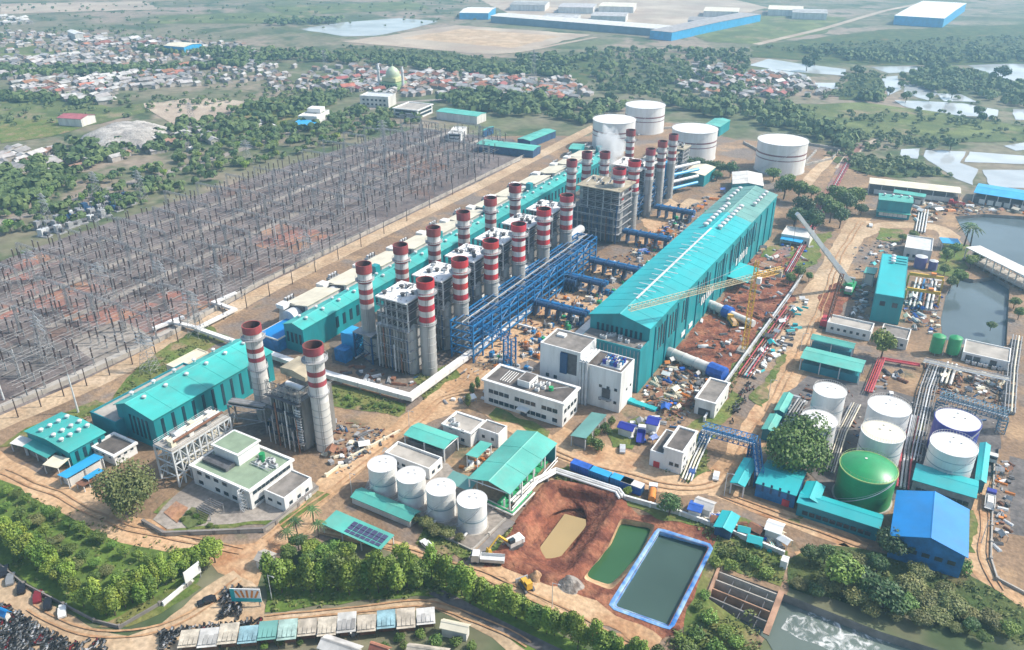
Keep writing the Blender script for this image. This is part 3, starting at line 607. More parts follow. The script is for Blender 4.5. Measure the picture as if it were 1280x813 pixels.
def rail(t, W, L, z, mat=None, hgt=1.1):
    mb = MB(); m = mat or STEELL
    for zz in (z + hgt, z + hgt * .5):
        for a, b in (((-W / 2, -L / 2), (W / 2, -L / 2)), ((W / 2, -L / 2), (W / 2, L / 2)), ((W / 2, L / 2), (-W / 2, L / 2)), ((-W / 2, L / 2), (-W / 2, -L / 2))): mb.bar((*a, zz), (*b, zz), .06)
    for i in range(int(W / 2) + 1):
        for s_ in (-1, 1): mb.bar((-W / 2 + i * 2, s_ * L / 2, z), (-W / 2 + i * 2, s_ * L / 2, z + hgt), .06)
    for i in range(int(L / 2) + 1):
        for s_ in (-1, 1): mb.bar((s_ * W / 2, -L / 2 + i * 2, z), (s_ * W / 2, -L / 2 + i * 2, z + hgt), .06)
    return mb.build('railing', m, t)
def acs(t, W, L, z, n, mat=None, area=(-.4, .4, -.4, .4), seed=1):
    rg = random.Random(seed)
    for i in range(n):
        x, y = W * rg.uniform(area[0], area[1]), L * rg.uniform(area[2], area[3])
        o = link('air_conditioner', boxmesh('air_conditioner', 1.4, 1.0, 1.1, mat or STEELL), t, (x, y, z)); link('fan', _FAN, o, (0, 0, 1.1))
_FAN = MB().lathe(0, 0, [(.4, 0), (.4, .06)], 10).mesh('fan', STEELD)

# ================================================================ left group: gas turbine hall and neighbours
t, W, L, h = gable('turbine_hall', 'teal metal hall with low curved roof beside the two front chimneys', 'hall', (192.5, 525.7), (341, 440), (142, 505.7), (199, 566), None, 'y', 2.2, .5, TEALW, TEAL, vents=(6, (-.45, .25)), ridge=-.35)
windows(t, '-y', W, L, 5, (2.5,), .9, 7, TEALDK, 'glazing_strip', span=(.3, .85)); windows(t, '+x', W, L, 12, (2.0,), 1.0, 8.0, TEALDK, 'glazing_strip', span=(.02, .98))
t, W, L, h = flat('side_annex', 'low teal annex with pale flat roof behind the curved roof hall', 'annex', (147, 529), (114, 516), (258, 463), h=7, wall=TEALD, roof=CONC)
t, W, L, h = flat('filter_house', 'cream flat-roofed box beyond the curved roof teal hall', 'building', (222, 462), (210, 456), (258, 440), h=5, wall=CREAM, roof=CREAM, par=.4)
windows(t, '-y', W, L, 2, (1.5,), 1.2, 1.2)
t, W, L, h = gable('workshop', 'square teal-roofed workshop by the switchyard road at far left', 'workshop', (87.5, 565.7), (132.5, 540.7), (30, 539.5), (93, 588), None, 'y', 1.0, .5, TEALW, TEAL, vents=(4, (-.5, .1, .45)))
windows(t, '+x', W, L, 4, (1.5,), 1.0, 3.5, TEALDK, 'glazing_strip'); windows(t, '-y', W, L, 4, (2.5,), 1.6, 1.2)
shed('awning', 'teal sheet awning in front of the square teal workshop', 'awning', (57, 574), (31, 557), (72, 564), 3.6, .5, TEAL, wall=CONCD)
shed('awning', 'pale cream awning beside the teal awning of the workshop', 'awning', (72, 587), (56, 580), (84, 575), 3.4, .4, CREAM)
shed('awning', 'small white awning at the left corner of the teal workshop', 'awning', (32, 562), (17, 553), (40, 552), 3.2, .4, WHITED)
shed('blue_roof_shelter', 'longer bright blue roof shelter beside the round tree', 'shelter', (85, 601), (74, 594), (127, 572), 3.6, .5, SKYB, wall=WHITED)
shed('blue_roof_shelter', 'short bright blue roof shelter against the round tree', 'shelter', (110, 602), (105, 597), (128, 589), 2.8, .3, SKYB)
shed('rusty_lean_to', 'low rusty lean-to below the short blue shelter', 'lean-to', (104, 610), (95, 604), (122, 598), 2.0, .3, RUST)
t, W, L, h = flat('white_annex', 'small white flat-roofed block between the teal workshop and hall', 'building', (142.5, 569.5), (115, 557), (168.7, 553), (144, 584), roof=DARKR, over=.5)
windows(t, '-y', W, L, 3, (2.2,), 1.0, 1.0, frame=WHITE); windows(t, '+x', W, L, 3, (2.2,), 1.0, 1.0, frame=WHITE)
t, W, L, h = flat('control_building', 'white control building with green flat roof and penthouse', 'building', (310, 614), (240, 580), (363.6, 575), (315, 640), roof=GREENR, over=.5)
windows(t, '-y', W, L, 6, (1.2, 4.6), 1.7, 1.2, frame=WHITE, skip={(0, 1), (1, 4)}); windows(t, '+x', W, L, 9, (1.2, 4.6), 1.4, 1.0, frame=WHITE)
MB().box(-W / 2 + 2, -W / 2 + 12, -L / 2 + 7, -L / 2 + 15, h - .57, h + 3.2).build('penthouse', WHITE, t)
MB().box(-W / 2 + 1.5, -W / 2 + 12.5, -L / 2 + 6.5, -L / 2 + 15.5, h + 3.2, h + 3.6).build('penthouse_roof', WHITE, t)
MB().box(-W / 2 + 2.2, -W / 2 + 11.8, -L / 2 + 7.2, -L / 2 + 14.8, h + 3.6, h + 3.65).build('roof_deck', GREENR, t)
MB().box(-W / 2 + 1.2, -W / 2 + 11, -L / 2 + 3, -L / 2 + 6.4, h - .57, h + .5).build('cooling_louvre', STEELD, t)
acs(t, W, L, h - .58, 14, STEELL, (.1, .42, .1, .35), 3)
for i in range(4): MB().tube((W * .1, L * (.06 + i * .05), h - .1), (W * .43, L * (.06 + i * .05), h - .1), .12).build('roof_pipe', STEELL, t)
MB().tube((W * .2, L * .22, h - .5), (W * .2, L * .22, h + 2.4), .9, 14).build('water_tank', GRNT, t)
MB().truss((W * .42, -L / 2 - 1.2, 0), (W * .42, -L / 2 - 1.2, h), 1.5, 6, .09).build('stair_tower', STEELL, t)
t, W, L, h = flat('control_annex', 'low white annex with grey roof beside the green-roofed control building', 'building', (355, 623.7), (330, 612), (388.6, 597), (357, 642), roof=GREYR, par=.5)
windows(t, '-y', W, L, 2, (2,), 1.5, .8, frame=WHITE); windows(t, '+x', W, L, 3, (1.6,), 1.2, 1.0, frame=WHITE); acs(t, W, L, .2, 2, STEELL, (.56, .6, -.3, .3), 5)
# ---------------------------------------------------------------- big turbine hall
hb_h = HG(808, 477.7, 409.4)
HALL_H = hb_h
c, rz, HW, HL = rect((813, 409.4), (973, 244), (735.5, 394), hb_h)
t = thing('steam_turbine_hall', 'huge teal steam turbine hall with long low gable roof', 'hall', (c.x, c.y, 0), rz)
a = HW / 2; rise = 3.0; cut = HL / 2 - 46
for nm, y0, y1, mt in (('roof_slope', -HL / 2 - .6, cut, TEALB), ('weathered_roof_slope', cut + .05, HL / 2 + .4, TEALOLD)):
    for sgn in (-1, 1):
        ex = sgn * (a + .4); pts = [(0, hb_h + rise), (ex, hb_h), (ex, hb_h + .25), (0, hb_h + rise + .25)] if sgn > 0 else [(ex, hb_h), (0, hb_h + rise), (0, hb_h + rise + .25), (ex, hb_h + .25)]
        MB().prof(pts, 'y', y0, y1).build(nm, mt, t)
    MB().prof([(-.5, hb_h + rise + .1), (.5, hb_h + rise + .1), (0, hb_h + rise + .4)], 'y', y0 - .01, y1 - .01).build('ridge_cap', mt, t)
MB().prof([(-a, 0), (a, 0), (a, hb_h - .01), (0, hb_h + rise - .01), (-a, hb_h - .01)], 'y', -HL / 2, HL / 2).build('wall', TEALW, t)
for i in range(15):
    y = -HL / 2 + HL * (i + .5) / 15
    link('wall_pier', boxmesh('wall_pier', .5, .7, hb_h - 1.5, TEALD), t, (a + .15, y, 0))
windows(t, '+x', HW, HL, 46, (hb_h * .42,), 1.1, hb_h * .42, TEALDK, 'glazing_strip', span=(.03, .8), skip={(0, i) for i in (4, 9, 13, 14, 15, 22, 23, 24, 30, 36)})
windows(t, '-y', HW, HL, 10, (hb_h - 6.5,), .9, 4.2, TEALDK, 'glazing_strip', span=(.1, .9))
for y0 in (-.16, .12):
    for i in range(7): link('white_panel', boxmesh('white_panel', .2, 1.5, 3.2, WHITE), t, (a + .2, HL * y0 + i * 2.6, hb_h * .33))
for i in range(2): link('white_panel', boxmesh('white_panel', .2, 4, 2.0, WHITE), t, (a + .2, -HL * (.28 - i * .05), hb_h * .1))
for i in range(8):
    for x in (-3.2, 3.2): link('roof_ventilator', _VENT, t, (x, HL * (.10 + .027 * i), hb_h + rise * (1 - 3.2 / a) + .2), 0, (1.7, 1.7, 1.5))
for i in range(5):
    for x in (-6, 7): link('roof_ventilator', _VENT, t, (x, HL * (.345 + .03 * i), hb_h + rise * (1 - 6 / a) + .2), 0, (1.5, 1.5, 1.4))
for i in range(15): link('roof_walk_plate', boxmesh('roof_walk_plate', 5.5 + 2 * (i % 3), .35, .12, STEELL), t, (0.6, -HL * (.40 - .030 * i), hb_h + rise + .42))
MB().cbox(0.4, -HL * .17, .9, HL * .5, hb_h + rise + .4, hb_h + rise + .5).build('ridge_walkway', STEELL, t)
for i in range(1, 26):
    y = -HL / 2 + HL * i / 26; mt = M('teal_seam', (.03, .42, .45), .5, .1, .1) if i in (8, 13) else TEALB if y < cut else TEALOLD
    for sgn in (-1, 1):
        ex = sgn * (a + .3); pts = [(0, hb_h + rise + .25), (ex, hb_h + .25), (ex, hb_h + .33), (0, hb_h + rise + .33)] if sgn > 0 else [(ex, hb_h + .25), (0, hb_h + rise + .25), (0, hb_h + rise + .33), (ex, hb_h + .33)]
        MB().prof(pts, 'y', y - .13, y + .13).build('roof_seam', mt, t)
MB().prof([(a + .1, 6), (a + 9, 5), (a + 9, 5.25), (a + .1, 6.25)], 'y', HL * .05, HL * .16).build('canopy', TEALB, t)
MB().box(-a - 9, -a - .1, -HL / 2 + 2, HL / 2 - 30, 0, 8).build('side_gallery', CONC, t)
MB().box(-a - 9.4, -a - .1, -HL / 2 + 1.6, HL / 2 - 29.6, 8, 8.5).build('gallery_roof', WHITED, t)
HALL = t; HALL_C = c
# front annex of the hall
hx = HG(795, 492, 438); c2 = G(800, 438, hx); yb = c.y - HL / 2
t = thing('hall_front_annex', 'teal and grey lower block joined to the front of the huge hall', 'building', (c.x, (yb + c2.y) / 2, 0))
D = abs(yb - c2.y)
MB().box(-a, a - .02, -D / 2, D / 2 - .05, 0, hx - .6).build('wall', TEALD, t); MB().box(-a + .3, a - .3, -D / 2 + .3, D / 2 - .1, hx - .6, hx - .5).build('roof_deck', GREYR, t)
MB().box(-a, a, -D / 2 - .01, -D / 2 + .3, hx - .6, hx).box(a - .3, a, -D / 2 + .3, D / 2 - .06, hx - .6, hx).build('parapet', TEALW, t)
MB().box(a - .01, a + .12, -D / 2, D / 2 - .06, 0, hx - .6).build('side_cladding', TEALW, t)
for i in range(16): link('cladding_rib', boxmesh('cladding_rib', .2, .12, hx - 1, STEEL), t, (-a + 2 * a * (i + .5) / 16, -D / 2 - .06, 0))
acs(t, 2 * a, D, hx - .5, 10, STEELL, (-.2, .45, -.3, .3), 8)
# white control block (two heights)
t, W, L, h = flat('main_control_block', 'tall windowless white block with grey roof in front of the huge hall', 'building', (726, 442), (676, 428), (745, 423), (728, 503), roof=GREYR, par=.6)
MB().box(W * .02, W * .42, -L / 2 - .06, -L / 2 + .3, h - 9, h - 1.2).build('louvre_recess', STEELD, t)
for i in range(3): link('intake_duct', boxmesh('intake_duct', 1.0, 1.0, 7.5, BSTEELD), t, (W * (.06 + .05 * i), -L / 2 - .3, h - 9))
windows(t, '-y', W, L, 2, (h * .35,), 1.2, 1.2, span=(.1, .5)); link('roof_hatch', boxmesh('roof_hatch', 3, 2, .8, WHITE), t, (-W * .25, L * .2, h - .48))
t, W, L, h = flat('lower_control_block', 'lower white block with blue rooftop chillers in front of the huge hall', 'building', (776, 467), (731, 453.9), (794, 449.5), (775, 517), roof=DARKR, par=.6)
for r_, z in ((1, h * .5), (2, h * .25)): pass
windows(t, '-y', W, L, 3, (h * .2, h * .52), 1.0, 1.0, span=(.35, .98)); windows(t, '+x', W, L, 3, (h * .4,), .8, .8, skip={(0, 0)})
link('louvre', boxmesh('louvre', 2.8, .5, 3.4, STEELD), t, (W * .12, -L / 2 - .2, h * .3)); link('ledge', boxmesh('ledge', 4.2, 1.4, .3, STEEL), t, (W * .12, -L / 2 - .7, h * .27))
MB().cbox(W * .12, 0, W * .55, L * .62, h - .48, h - .1).build('chiller_plinth', WHITE, t)
for i in range(5):
    for j in range(3):
        o = link('chiller', boxmesh('chiller', 1.1, 1.3, 1.5, (BLUT, WHITE, BSTEEL)[(i + j) % 3]), t, (W * (-.08 + .1 * i), L * (-.18 + .17 * j), h - .1)); link('fan', _FAN, o, (0, 0, 1.6))
for i in range(3): MB().tube((-W / 2 - 1.2 + i * 1.1, -L / 2 - .9, 0), (-W / 2 - 1.2 + i * 1.1, -L / 2 - .9, h + 1), .5, 12).tube((-W / 2 - 1.2 + i * 1.1, -L / 2 - .9, h + 1), (-W / 2 - 1.2 + i * 1.1, L * .3, h + 1), .5, 12).build('riser_duct', STEELL, t, smooth=True)
# two-storey office
t, W, L, h = flat('office_building', 'two-storey white office with dark flat roof and rows of windows', 'office', (702, 503), (603, 473), (724.5, 485), (702, 534), roof=DARKR, over=.7, par=.6)
windows(t, '-y', W, L, 13, (1.2, 4.7), 1.7, 1.4, frame=WHITE, skip={(0, 6), (1, 9), (0, 11), (1, 4)}); windows(t, '+x', W, L, 4, (1.2, 4.7), 1.5, 1.3, frame=WHITE, skip={(0, 1)})
link('door', boxmesh('door', 2.4, .2, 2.3, STEELD), t, (W * .02, -L / 2 - .06, 0)); link('canopy', boxmesh('canopy', 4, 2, .3, WHITE), t, (W * .02, -L / 2 - 1, 2.6))
MB().cbox(-W * .04, L * .02, 4.5, L * .55, h - .48, h + 1.8).build('roof_cabin', WHITE, t); MB().cbox(-W * .04, L * .02, 4.0, L * .5, h + 1.8, h + 1.86).build('cabin_roof', DARKR, t)
for i in range(5): MB().tube((-W * (.33 - i * .03), -L * .3, h - .1), (-W * (.33 - i * .03), L * .3, h + .3), .12).build('roof_pipe', WHITE, t)
acs(t, W, L, h - .48, 9, WHITE, (.02, .18, -.25, .25), 11); MB().tube((W * .26, 0, h - .4), (W * .26, 0, h + .9), .8, 12).build('water_tank', GRNP, t); MB().tube((W * .26, 0, h + .2), (W * .42, L * .3, h + .6), .1).build('roof_pipe', WHITE, t)
# ---------------------------------------------------------------- front middle
t, W, L, h = gable('open_machine_shed', 'big teal gable-roofed open shed beside the red soil pit', 'shed', (640, 618), (695, 554), (586, 599), (642, 643), None, 'y', 1.7, .4, TEALD, TEALG, True, post=WHITE)
for i in range(6):
    o = thing('pump_skid', 'green pump skid under the big teal shed, %s from its near end' % ORD[i], 'pump', (0, 0, 0), 0, 'pump skids under the big teal shed'); o.location = t.matrix_world @ Vector((0, 0, 0)); o.location = Vector(t.location) + Vector((W * .26, -L * .42 + i * L * .16, .2))
    MB().cbox(0, 0, 3, 4, 0, .6).build('base', GRNP, o); MB().tube((-.6, -1.5, 1.3), (-.6, 1.2, 1.3), .7, 10).build('motor', GRNP, o); MB().tube((.8, -1.2, .6), (.8, -1.2, 3), .3, 8).build('outlet_pipe', STEELL, o)
mb = MB()
for z in (1, 2.2): mb.bar((W / 2 + .8, -L / 2, z), (W / 2 + .8, L / 2, z), .25)
mb.build('pipe_rail', WHITE, t); MB().box(-W / 2, W / 2, L / 2 - .3, L / 2, 0, h - .6).build('end_wall', TEALD, t)
shed('teal_lean_to', 'teal lean-to roof between the white tanks and the open shed', 'lean-to', (586, 612), (553, 601), (600, 602), 4, .8, TEALOLD)
t, W, L, h = flat('pump_house', 'cream-walled flat building with blotched roof behind the white tanks', 'building', (536.5, 585.7), (479.6, 565.4), (553.7, 571.5), (535.5, 600), roof=CONC, par=.9)
windows(t, '-y', W, L, 6, (1.4,), 1.2, .9, frame=WHITE); windows(t, '+x', W, L, 2, (1.4,), 1.2, 1.0)
gable('teal_open_shed', 'teal-roofed open shed next to the blotched-roof building', 'shed', (552.5, 562), (504, 543), (574, 547), h=5, axis='x', rise=.8, over=.3, wall=STEELD, roof=TEALG, open_=True, base_wall=3.2)
t, W, L, h = flat('white_substation', 'white two-storey block with pale roof behind the teal open shed', 'building', (587.5, 541), (552.5, 529.5), (606, 526), (587.5, 559), roof=CONC, over=.4, par=.5)
windows(t, '-y', W, L, 2, (1.2, 4.4), 1.2, 1.1, frame=WHITE); windows(t, '+x', W, L, 4, (4.2,), 1.2, 1.0, frame=WHITE); acs(t, W, L, h - .4, 3, STEELL, seed=4)
t, W, L, h = flat('white_block', 'plain white block with brown roof joined to the pale-roofed substation', 'building', (624, 543), (597, 535), (634, 532), (624, 560), roof=GREYR, par=.5); windows(t, '-y', W, L, 2, (2,), 1, 1)
shed('small_teal_canopy', 'small green-teal canopy over yellow valves beside the white block', 'canopy', (595, 574.5), (582.5, 567), (615, 557), 5, .4, TEALG, post=WHITE)
gable('tank_shelter', 'long narrow teal roof in front of the four white tanks', 'shed', (511, 654), (440, 621), (524, 640.5), (511, 662), None, 'x', .8, .3, WHITED, TEALG)
t, W, L, h = shed('carport', 'teal carport roof carrying a dark solar panel', 'carport', (476, 687.5), (402.5, 655), (492.5, 670), 3.6, .5, TEALG)
for i in range(7):
    for j in range(3): link('solar_panel', boxmesh('solar_panel', 1.5, 1.9, .08, SOLAR), t, (W * (-.1 + i * .085), L * (-.22 + j * .22), h - .25 + .6 * (-.22 + j * .22) + .35), 0)
# ---------------------------------------------------------------- centre right
t, W, L, h = flat('small_office', 'white cubic office with brown flat roof beside the dirt crossroads', 'building', (854, 566), (831, 558), (871, 539.5), (852.5, 595), roof=DARKR, over=.3, par=.6)
windows(t, '-y', W, L, 2, (2.4,), 1.2, 1.1, frame=WHITE, span=(.3, .9)); windows(t, '+x', W, L, 4, (1.2, 4.2), .9, 1.0, frame=WHITE, skip={(0, 2), (1, 1)})
t, W, L, h = flat('office_wing', 'lower white wing with a red door beside the cubic office', 'building', (831, 569), (815, 563), (846.5, 541), (831, 588), roof=DARKR, par=.5)
link('red_door', boxmesh('red_door', 1.9, .2, 2.0, RED), t, (W * .05, -L / 2 - .08, .1))
t, W, L, h = flat('grey_roof_store', 'white store with brown-grey flat roof by the construction yard', 'building', (894, 503), (867.5, 498), (914, 478), (894, 523), roof=GREYR, over=.3, par=.6)
windows(t, '-y', W, L, 1, (.2,), W * .6, 2.6, STEELD, 'shutter'); windows(t, '+x', W, L, 3, (1.5,), .8, .8)
shed('dull_teal_shed', 'dull grey-teal shed roof with bushes in front of the white block', 'shed', (736, 552), (717.5, 544.5), (754, 519.5), 4.2, .8, TEALOLD, wall=CONCD)
# ---------------------------------------------------------------- right group
def teal(name, label, p0, p1, p2, h, axis='x', rise=.8, wall=None, roof=None, open_=False, hb=None, snap=10, base_wall=0, win=None):
    t, W, L, hh = gable(name, label, 'shed', p0, p1, p2, hb, None if hb else h, axis, rise, .35, wall or TEALD, roof or TEALB, open_, snap, base_wall=base_wall)
    if win: windows(t, '-y', W, L, win, (1.2,), 1.4, 1.2, GLASS)
    return t, W, L, hh
teal('pump_shed', 'narrow teal roof shed, upper one of the pair north of the tanks', (1066, 436), (1013, 424), (1070, 429.5), 4.5, open_=True, base_wall=2.4, roof=TEALG)
teal('pump_shed', 'wide teal roof shed, lower one of the pair north of the tanks', (1076, 466), (1001, 448), (1082, 451), 5, open_=True, base_wall=3, roof=TEALG)
teal('tank_pump_shed', 'teal roof over grey louvred wall below the rightmost white tank', (1220, 622), (1140.5, 601.7), (1223, 600), 4.5, wall=STEEL, win=9)
teal('side_shed', 'upright narrow teal roof beside the dirt road at far right', (1233.5, 604.6), (1219, 600), (1238, 557.4), 4, 'y', .5)
t, W, L, h = gable('blue_warehouse', 'bright blue gable-roofed warehouse with dark blue gable', 'warehouse', (1209.5, 696), (1212.5, 637.5), (1112, 669), None, 7.5, 'y', 2.6, .6, BSTEEL, BLUER, snap=1)
windows(t, '-y', W, L, 5, (3.5,), 1.8, 1.2)
teal('long_teal_shed', 'long teal roof shed in front of the green domed tank', (1100, 660), (996, 630), (1104.5, 642.5), 4.5, wall=TEALD, win=10)
teal('cross_teal_shed', 'short teal cross wing beside the green domed tank', (1024, 630), (1000, 622), (1031, 609), 5, 'y', .8)
t, W, L, h = gable('treatment_house', 'teal-roofed block with blue walls, tallest of the sheds left of the green tank', 'building', (996, 621), (945.7, 604.6), (1007.7, 589), (994, 638), None, 'x', 1.2, .3, BSTEEL, TEALB)
windows(t, '-y', W, L, 4, (2.5,), .6, 3, BSTEELD, 'glazing_strip'); link('red_door', boxmesh('red_door', 2, .2, 2.2, RED), t, (W * .3, -L / 2 - .1, 0))
teal('gate_shed', 'small teal roof hut at the dirt crossroads', (934, 609), (914.7, 604.6), (945.7, 576.6), 4, 'y', .5, open_=True)
teal('valve_shed', 'upper of two small green-teal roofs beside the dirt road', (979.7, 517.5), (968, 511.6), (991.5, 495.4), 4, 'y', .5, roof=TEALG)
teal('valve_shed', 'lower of two small green-teal roofs beside the dirt road', (967, 541), (952, 536), (977, 522), 4, 'y', .5, roof=TEALG)
t, W, L, h = flat('water_plant_hall', 'tall teal box building with bright flat roof by the harbour basin', 'building', (1125, 370), (1088, 368), (1141, 320.6), (1118, 405), wall=TEALW, roof=TEALB, par=.15, snap=1)
windows(t, '-y', W, L, 2, (h * .6,), 2.0, 2.0, span=(.1, .95))
for i in range(3):
    link('roof_ventilator', _VENT, t, (-W * .05, L * (.28 + i * .07), h - .05), 0, (1.4, 1.4, 1.2)); link('roof_rib', boxmesh('roof_rib', W * .42, .5, .3, TEALW), t, (W * .24, L * (.28 + i * .07), h - .02))
shed('teal_porch', 'light teal porch roof left of the tall teal box building', 'porch', (1093, 343), (1078, 341), (1099, 336), 6, .4, TEALG, wall=WHITED)
t, W, L, h = gable('crane_store', 'green-teal two-step building behind the mobile crane', 'building', (1140, 254), (1097.5, 250), (1141.5, 246), (1136, 276), None, 'x', .8, .4, TEALW, TEALG, vents=(4, (0,)), snap=1)
windows(t, '-y', W, L, 6, (1,), 2.2, 2.0, WHITE, 'white_panel'); link('step_roof', boxmesh('step_roof', W + 1, 2, .3, TEALG), t, (0, -L / 2 - .9, h * .35))
def wharf(name, label, p0, p1, p2, h, roof, n, wall=STEELD):
    t, W, L, hh = gable(name, label, 'shed', p0, p1, p2, None, h, 'x', .8, .4, wall, roof, True, 1, base_wall=h - 2.5); windows(t, '-y', W, L, n, (.4,), 3, 2.6, WHITED, 'shutter'); return t
wharf('wharf_shed', 'long beige-roofed wharf shed beside the fish ponds', (1199, 241.5), (1085, 230), (1201, 234), 6, CREAM, 14)
wharf('wharf_shed', 'long pale blue-roofed wharf shed at the right edge', (1330, 259), (1219, 241), (1330, 246), 6, SKYB, 9)
wharf('wharf_shed', 'short pale green roof shed below the beige wharf roof', (1156, 247), (1117, 241), (1158, 243), 5, TEALG, 4)
t, W, L, h = flat('switch_house', 'long white flat-roofed switch house below the crane', 'building', (1089, 414), (1033.8, 403), (1093.7, 403.7), (1088, 427), roof=CONC, par=.8)
windows(t, '-y', W, L, 6, (1.6,), 1.0, 1.0)
t, W, L, h = flat('grey_annex', 'low grey flat-roofed annex beside the bright green tree', 'building', (1136.8, 425), (1101, 418), (1138, 411), h=4.5, roof=GREYR, wall=WHITED); windows(t, '-y', W, L, 4, (1.3,), 1, 1)
t, W, L, h = flat('chlorination_house', 'white building with grey roof and dark doors by the basin', 'building', (1262.5, 453), (1204, 439.5), (1264, 436), (1259, 465), roof=CONC, par=.5, snap=1)
windows(t, '-y', W, L, 5, (.4,), 2.2, 2.4, STEELD, 'door', skip={(0, 2), (0, 4)}); acs(t, W, L, .2, 6, STEELL, (-.4, .4, -.62, -.56), 4)
t, W, L, h = flat('pale_roof_house', 'pale flat-roofed house behind the tall teal box building', 'building', (1165, 314), (1131, 309), (1167.5, 298), h=6, roof=STEELL, wall=WHITED, snap=1); windows(t, '-y', W, L, 4, (1.5,), 1.2, 1.4)
t, W, L, h = flat('long_white_store', 'low white store left of the crane boom tip', 'building', (1014, 299), (979, 292), (1016, 288), h=4.5, roof=WHITED, wall=WHITED, snap=1); windows(t, '-y', W, L, 7, (1.2,), .9, 1.3)
shed('blue_tarp_roof', 'small blue and white roofed stall below the low white store', 'stall', (1003, 304), (976, 299), (1004, 300), 3, .3, SKYB)
shed('blue_canopy', 'small bright blue canopy by the palm at the intake basin', 'canopy', (1200, 305), (1177, 304), (1198, 299), 4, .4, SKYB)
flat('gate_box', 'small white sentry box at the canal end of the tank road', 'box', (984, 704), (976, 700), (987, 697), h=2.6, roof=WHITED, par=.2)
# teal and white blocks beyond the boiler rows
gable('far_teal_building', 'cream-roofed teal building beyond the boiler rows', 'building', (886, 222), (862, 216), (888, 209), (884, 236), None, 'y', .8, .3, TEALW, CREAM)
gable('far_teal_building', 'pale grey roofed block at the far end of the huge hall', 'building', (952, 232), (913, 231), (955, 217), (951, 246), None, 'y', 1.2, .3, TEALW, WHITED)
gable('far_teal_building', 'small teal-roofed shed among far tanks and trees', 'building', (905, 160), (885, 157), (908, 150), None, 7, 'y', .8, .3, TEALW, TEALG)
gable('far_teal_building', 'small pale teal hut beside the steam plume', 'building', (727, 188), (713, 186), (729, 181), None, 6, 'x', .8, .3, TEALW, TEALG)
t, W, L, h = flat('switchyard_office', 'white two-storey office standing at the far end of the switchyard', 'office', (521, 137.5), (490, 135), (542, 130), (521, 149), roof=CONC, over=.8, snap=1)
windows(t, '-y', W, L, 1, (h * .2, h * .6), W * .85, 1.8, GLASS); windows(t, '+x', W, L, 1, (h * .2, h * .6), L * .85, 1.8, GLASS)
t, W, L, h = flat('grey_office', 'grey flat-roofed office half hidden by trees near the mosque', 'office', (486, 122), (452, 119), (492, 117), h=9, roof=STEELL, wall=WHITED, snap=1); windows(t, '-y', W, L, 6, (1.5, 5), 1.8, 1.5)
gable('substation_shed', 'pale green long roof beyond the white switchyard office', 'shed', (598, 148), (553, 139), (600, 142), None, 6, 'x', .8, .3, WHITED, TEALG, snap=1)
t, W, L, h = flat('small_white_office', 'small white house with flat roof among switchyard trees', 'office', (578, 168), (563, 166), (580, 159), h=6, roof=WHITED, wall=WHITE, snap=1); windows(t, '-y', W, L, 1, (1.5, 4), W * .8, 1.1, GLASS)
gable('yard_shed', 'teal-roofed shed forming the front of the far courtyard', 'shed', (668, 190), (600, 180), (672, 183), None, 5, 'x', .7, .3, BSTEELD, TEALG, snap=1)
gable('yard_shed', 'teal-roofed shed forming the side of the far courtyard', 'shed', (690, 164), (664, 178), (678, 160), None, 5, 'y', .7, .3, BSTEELD, TEALG, snap=1)
gable('yard_shed', 'short teal-roofed shed at the left corner of the far courtyard', 'shed', (615, 160), (600, 165), (620, 157), None, 5, 'x', .7, .3, BSTEELD, TEAL, snap=1)
shed('blue_roof_hut', 'bright blue roof hut beyond the switchyard tree belt', 'hut', (392, 158), (369, 155), (394, 152), 4, .4, SKYB)
t, W, L, h = flat('white_villa', 'white house with stepped roof above the bright blue hut', 'house', (398, 147), (378, 144), (406, 138), h=6, roof=WHITED, wall=WHITE, snap=1); MB().cbox(0, L * .2, W * .7, L * .4, h, h + 3).build('upper_storey', WHITE, t)
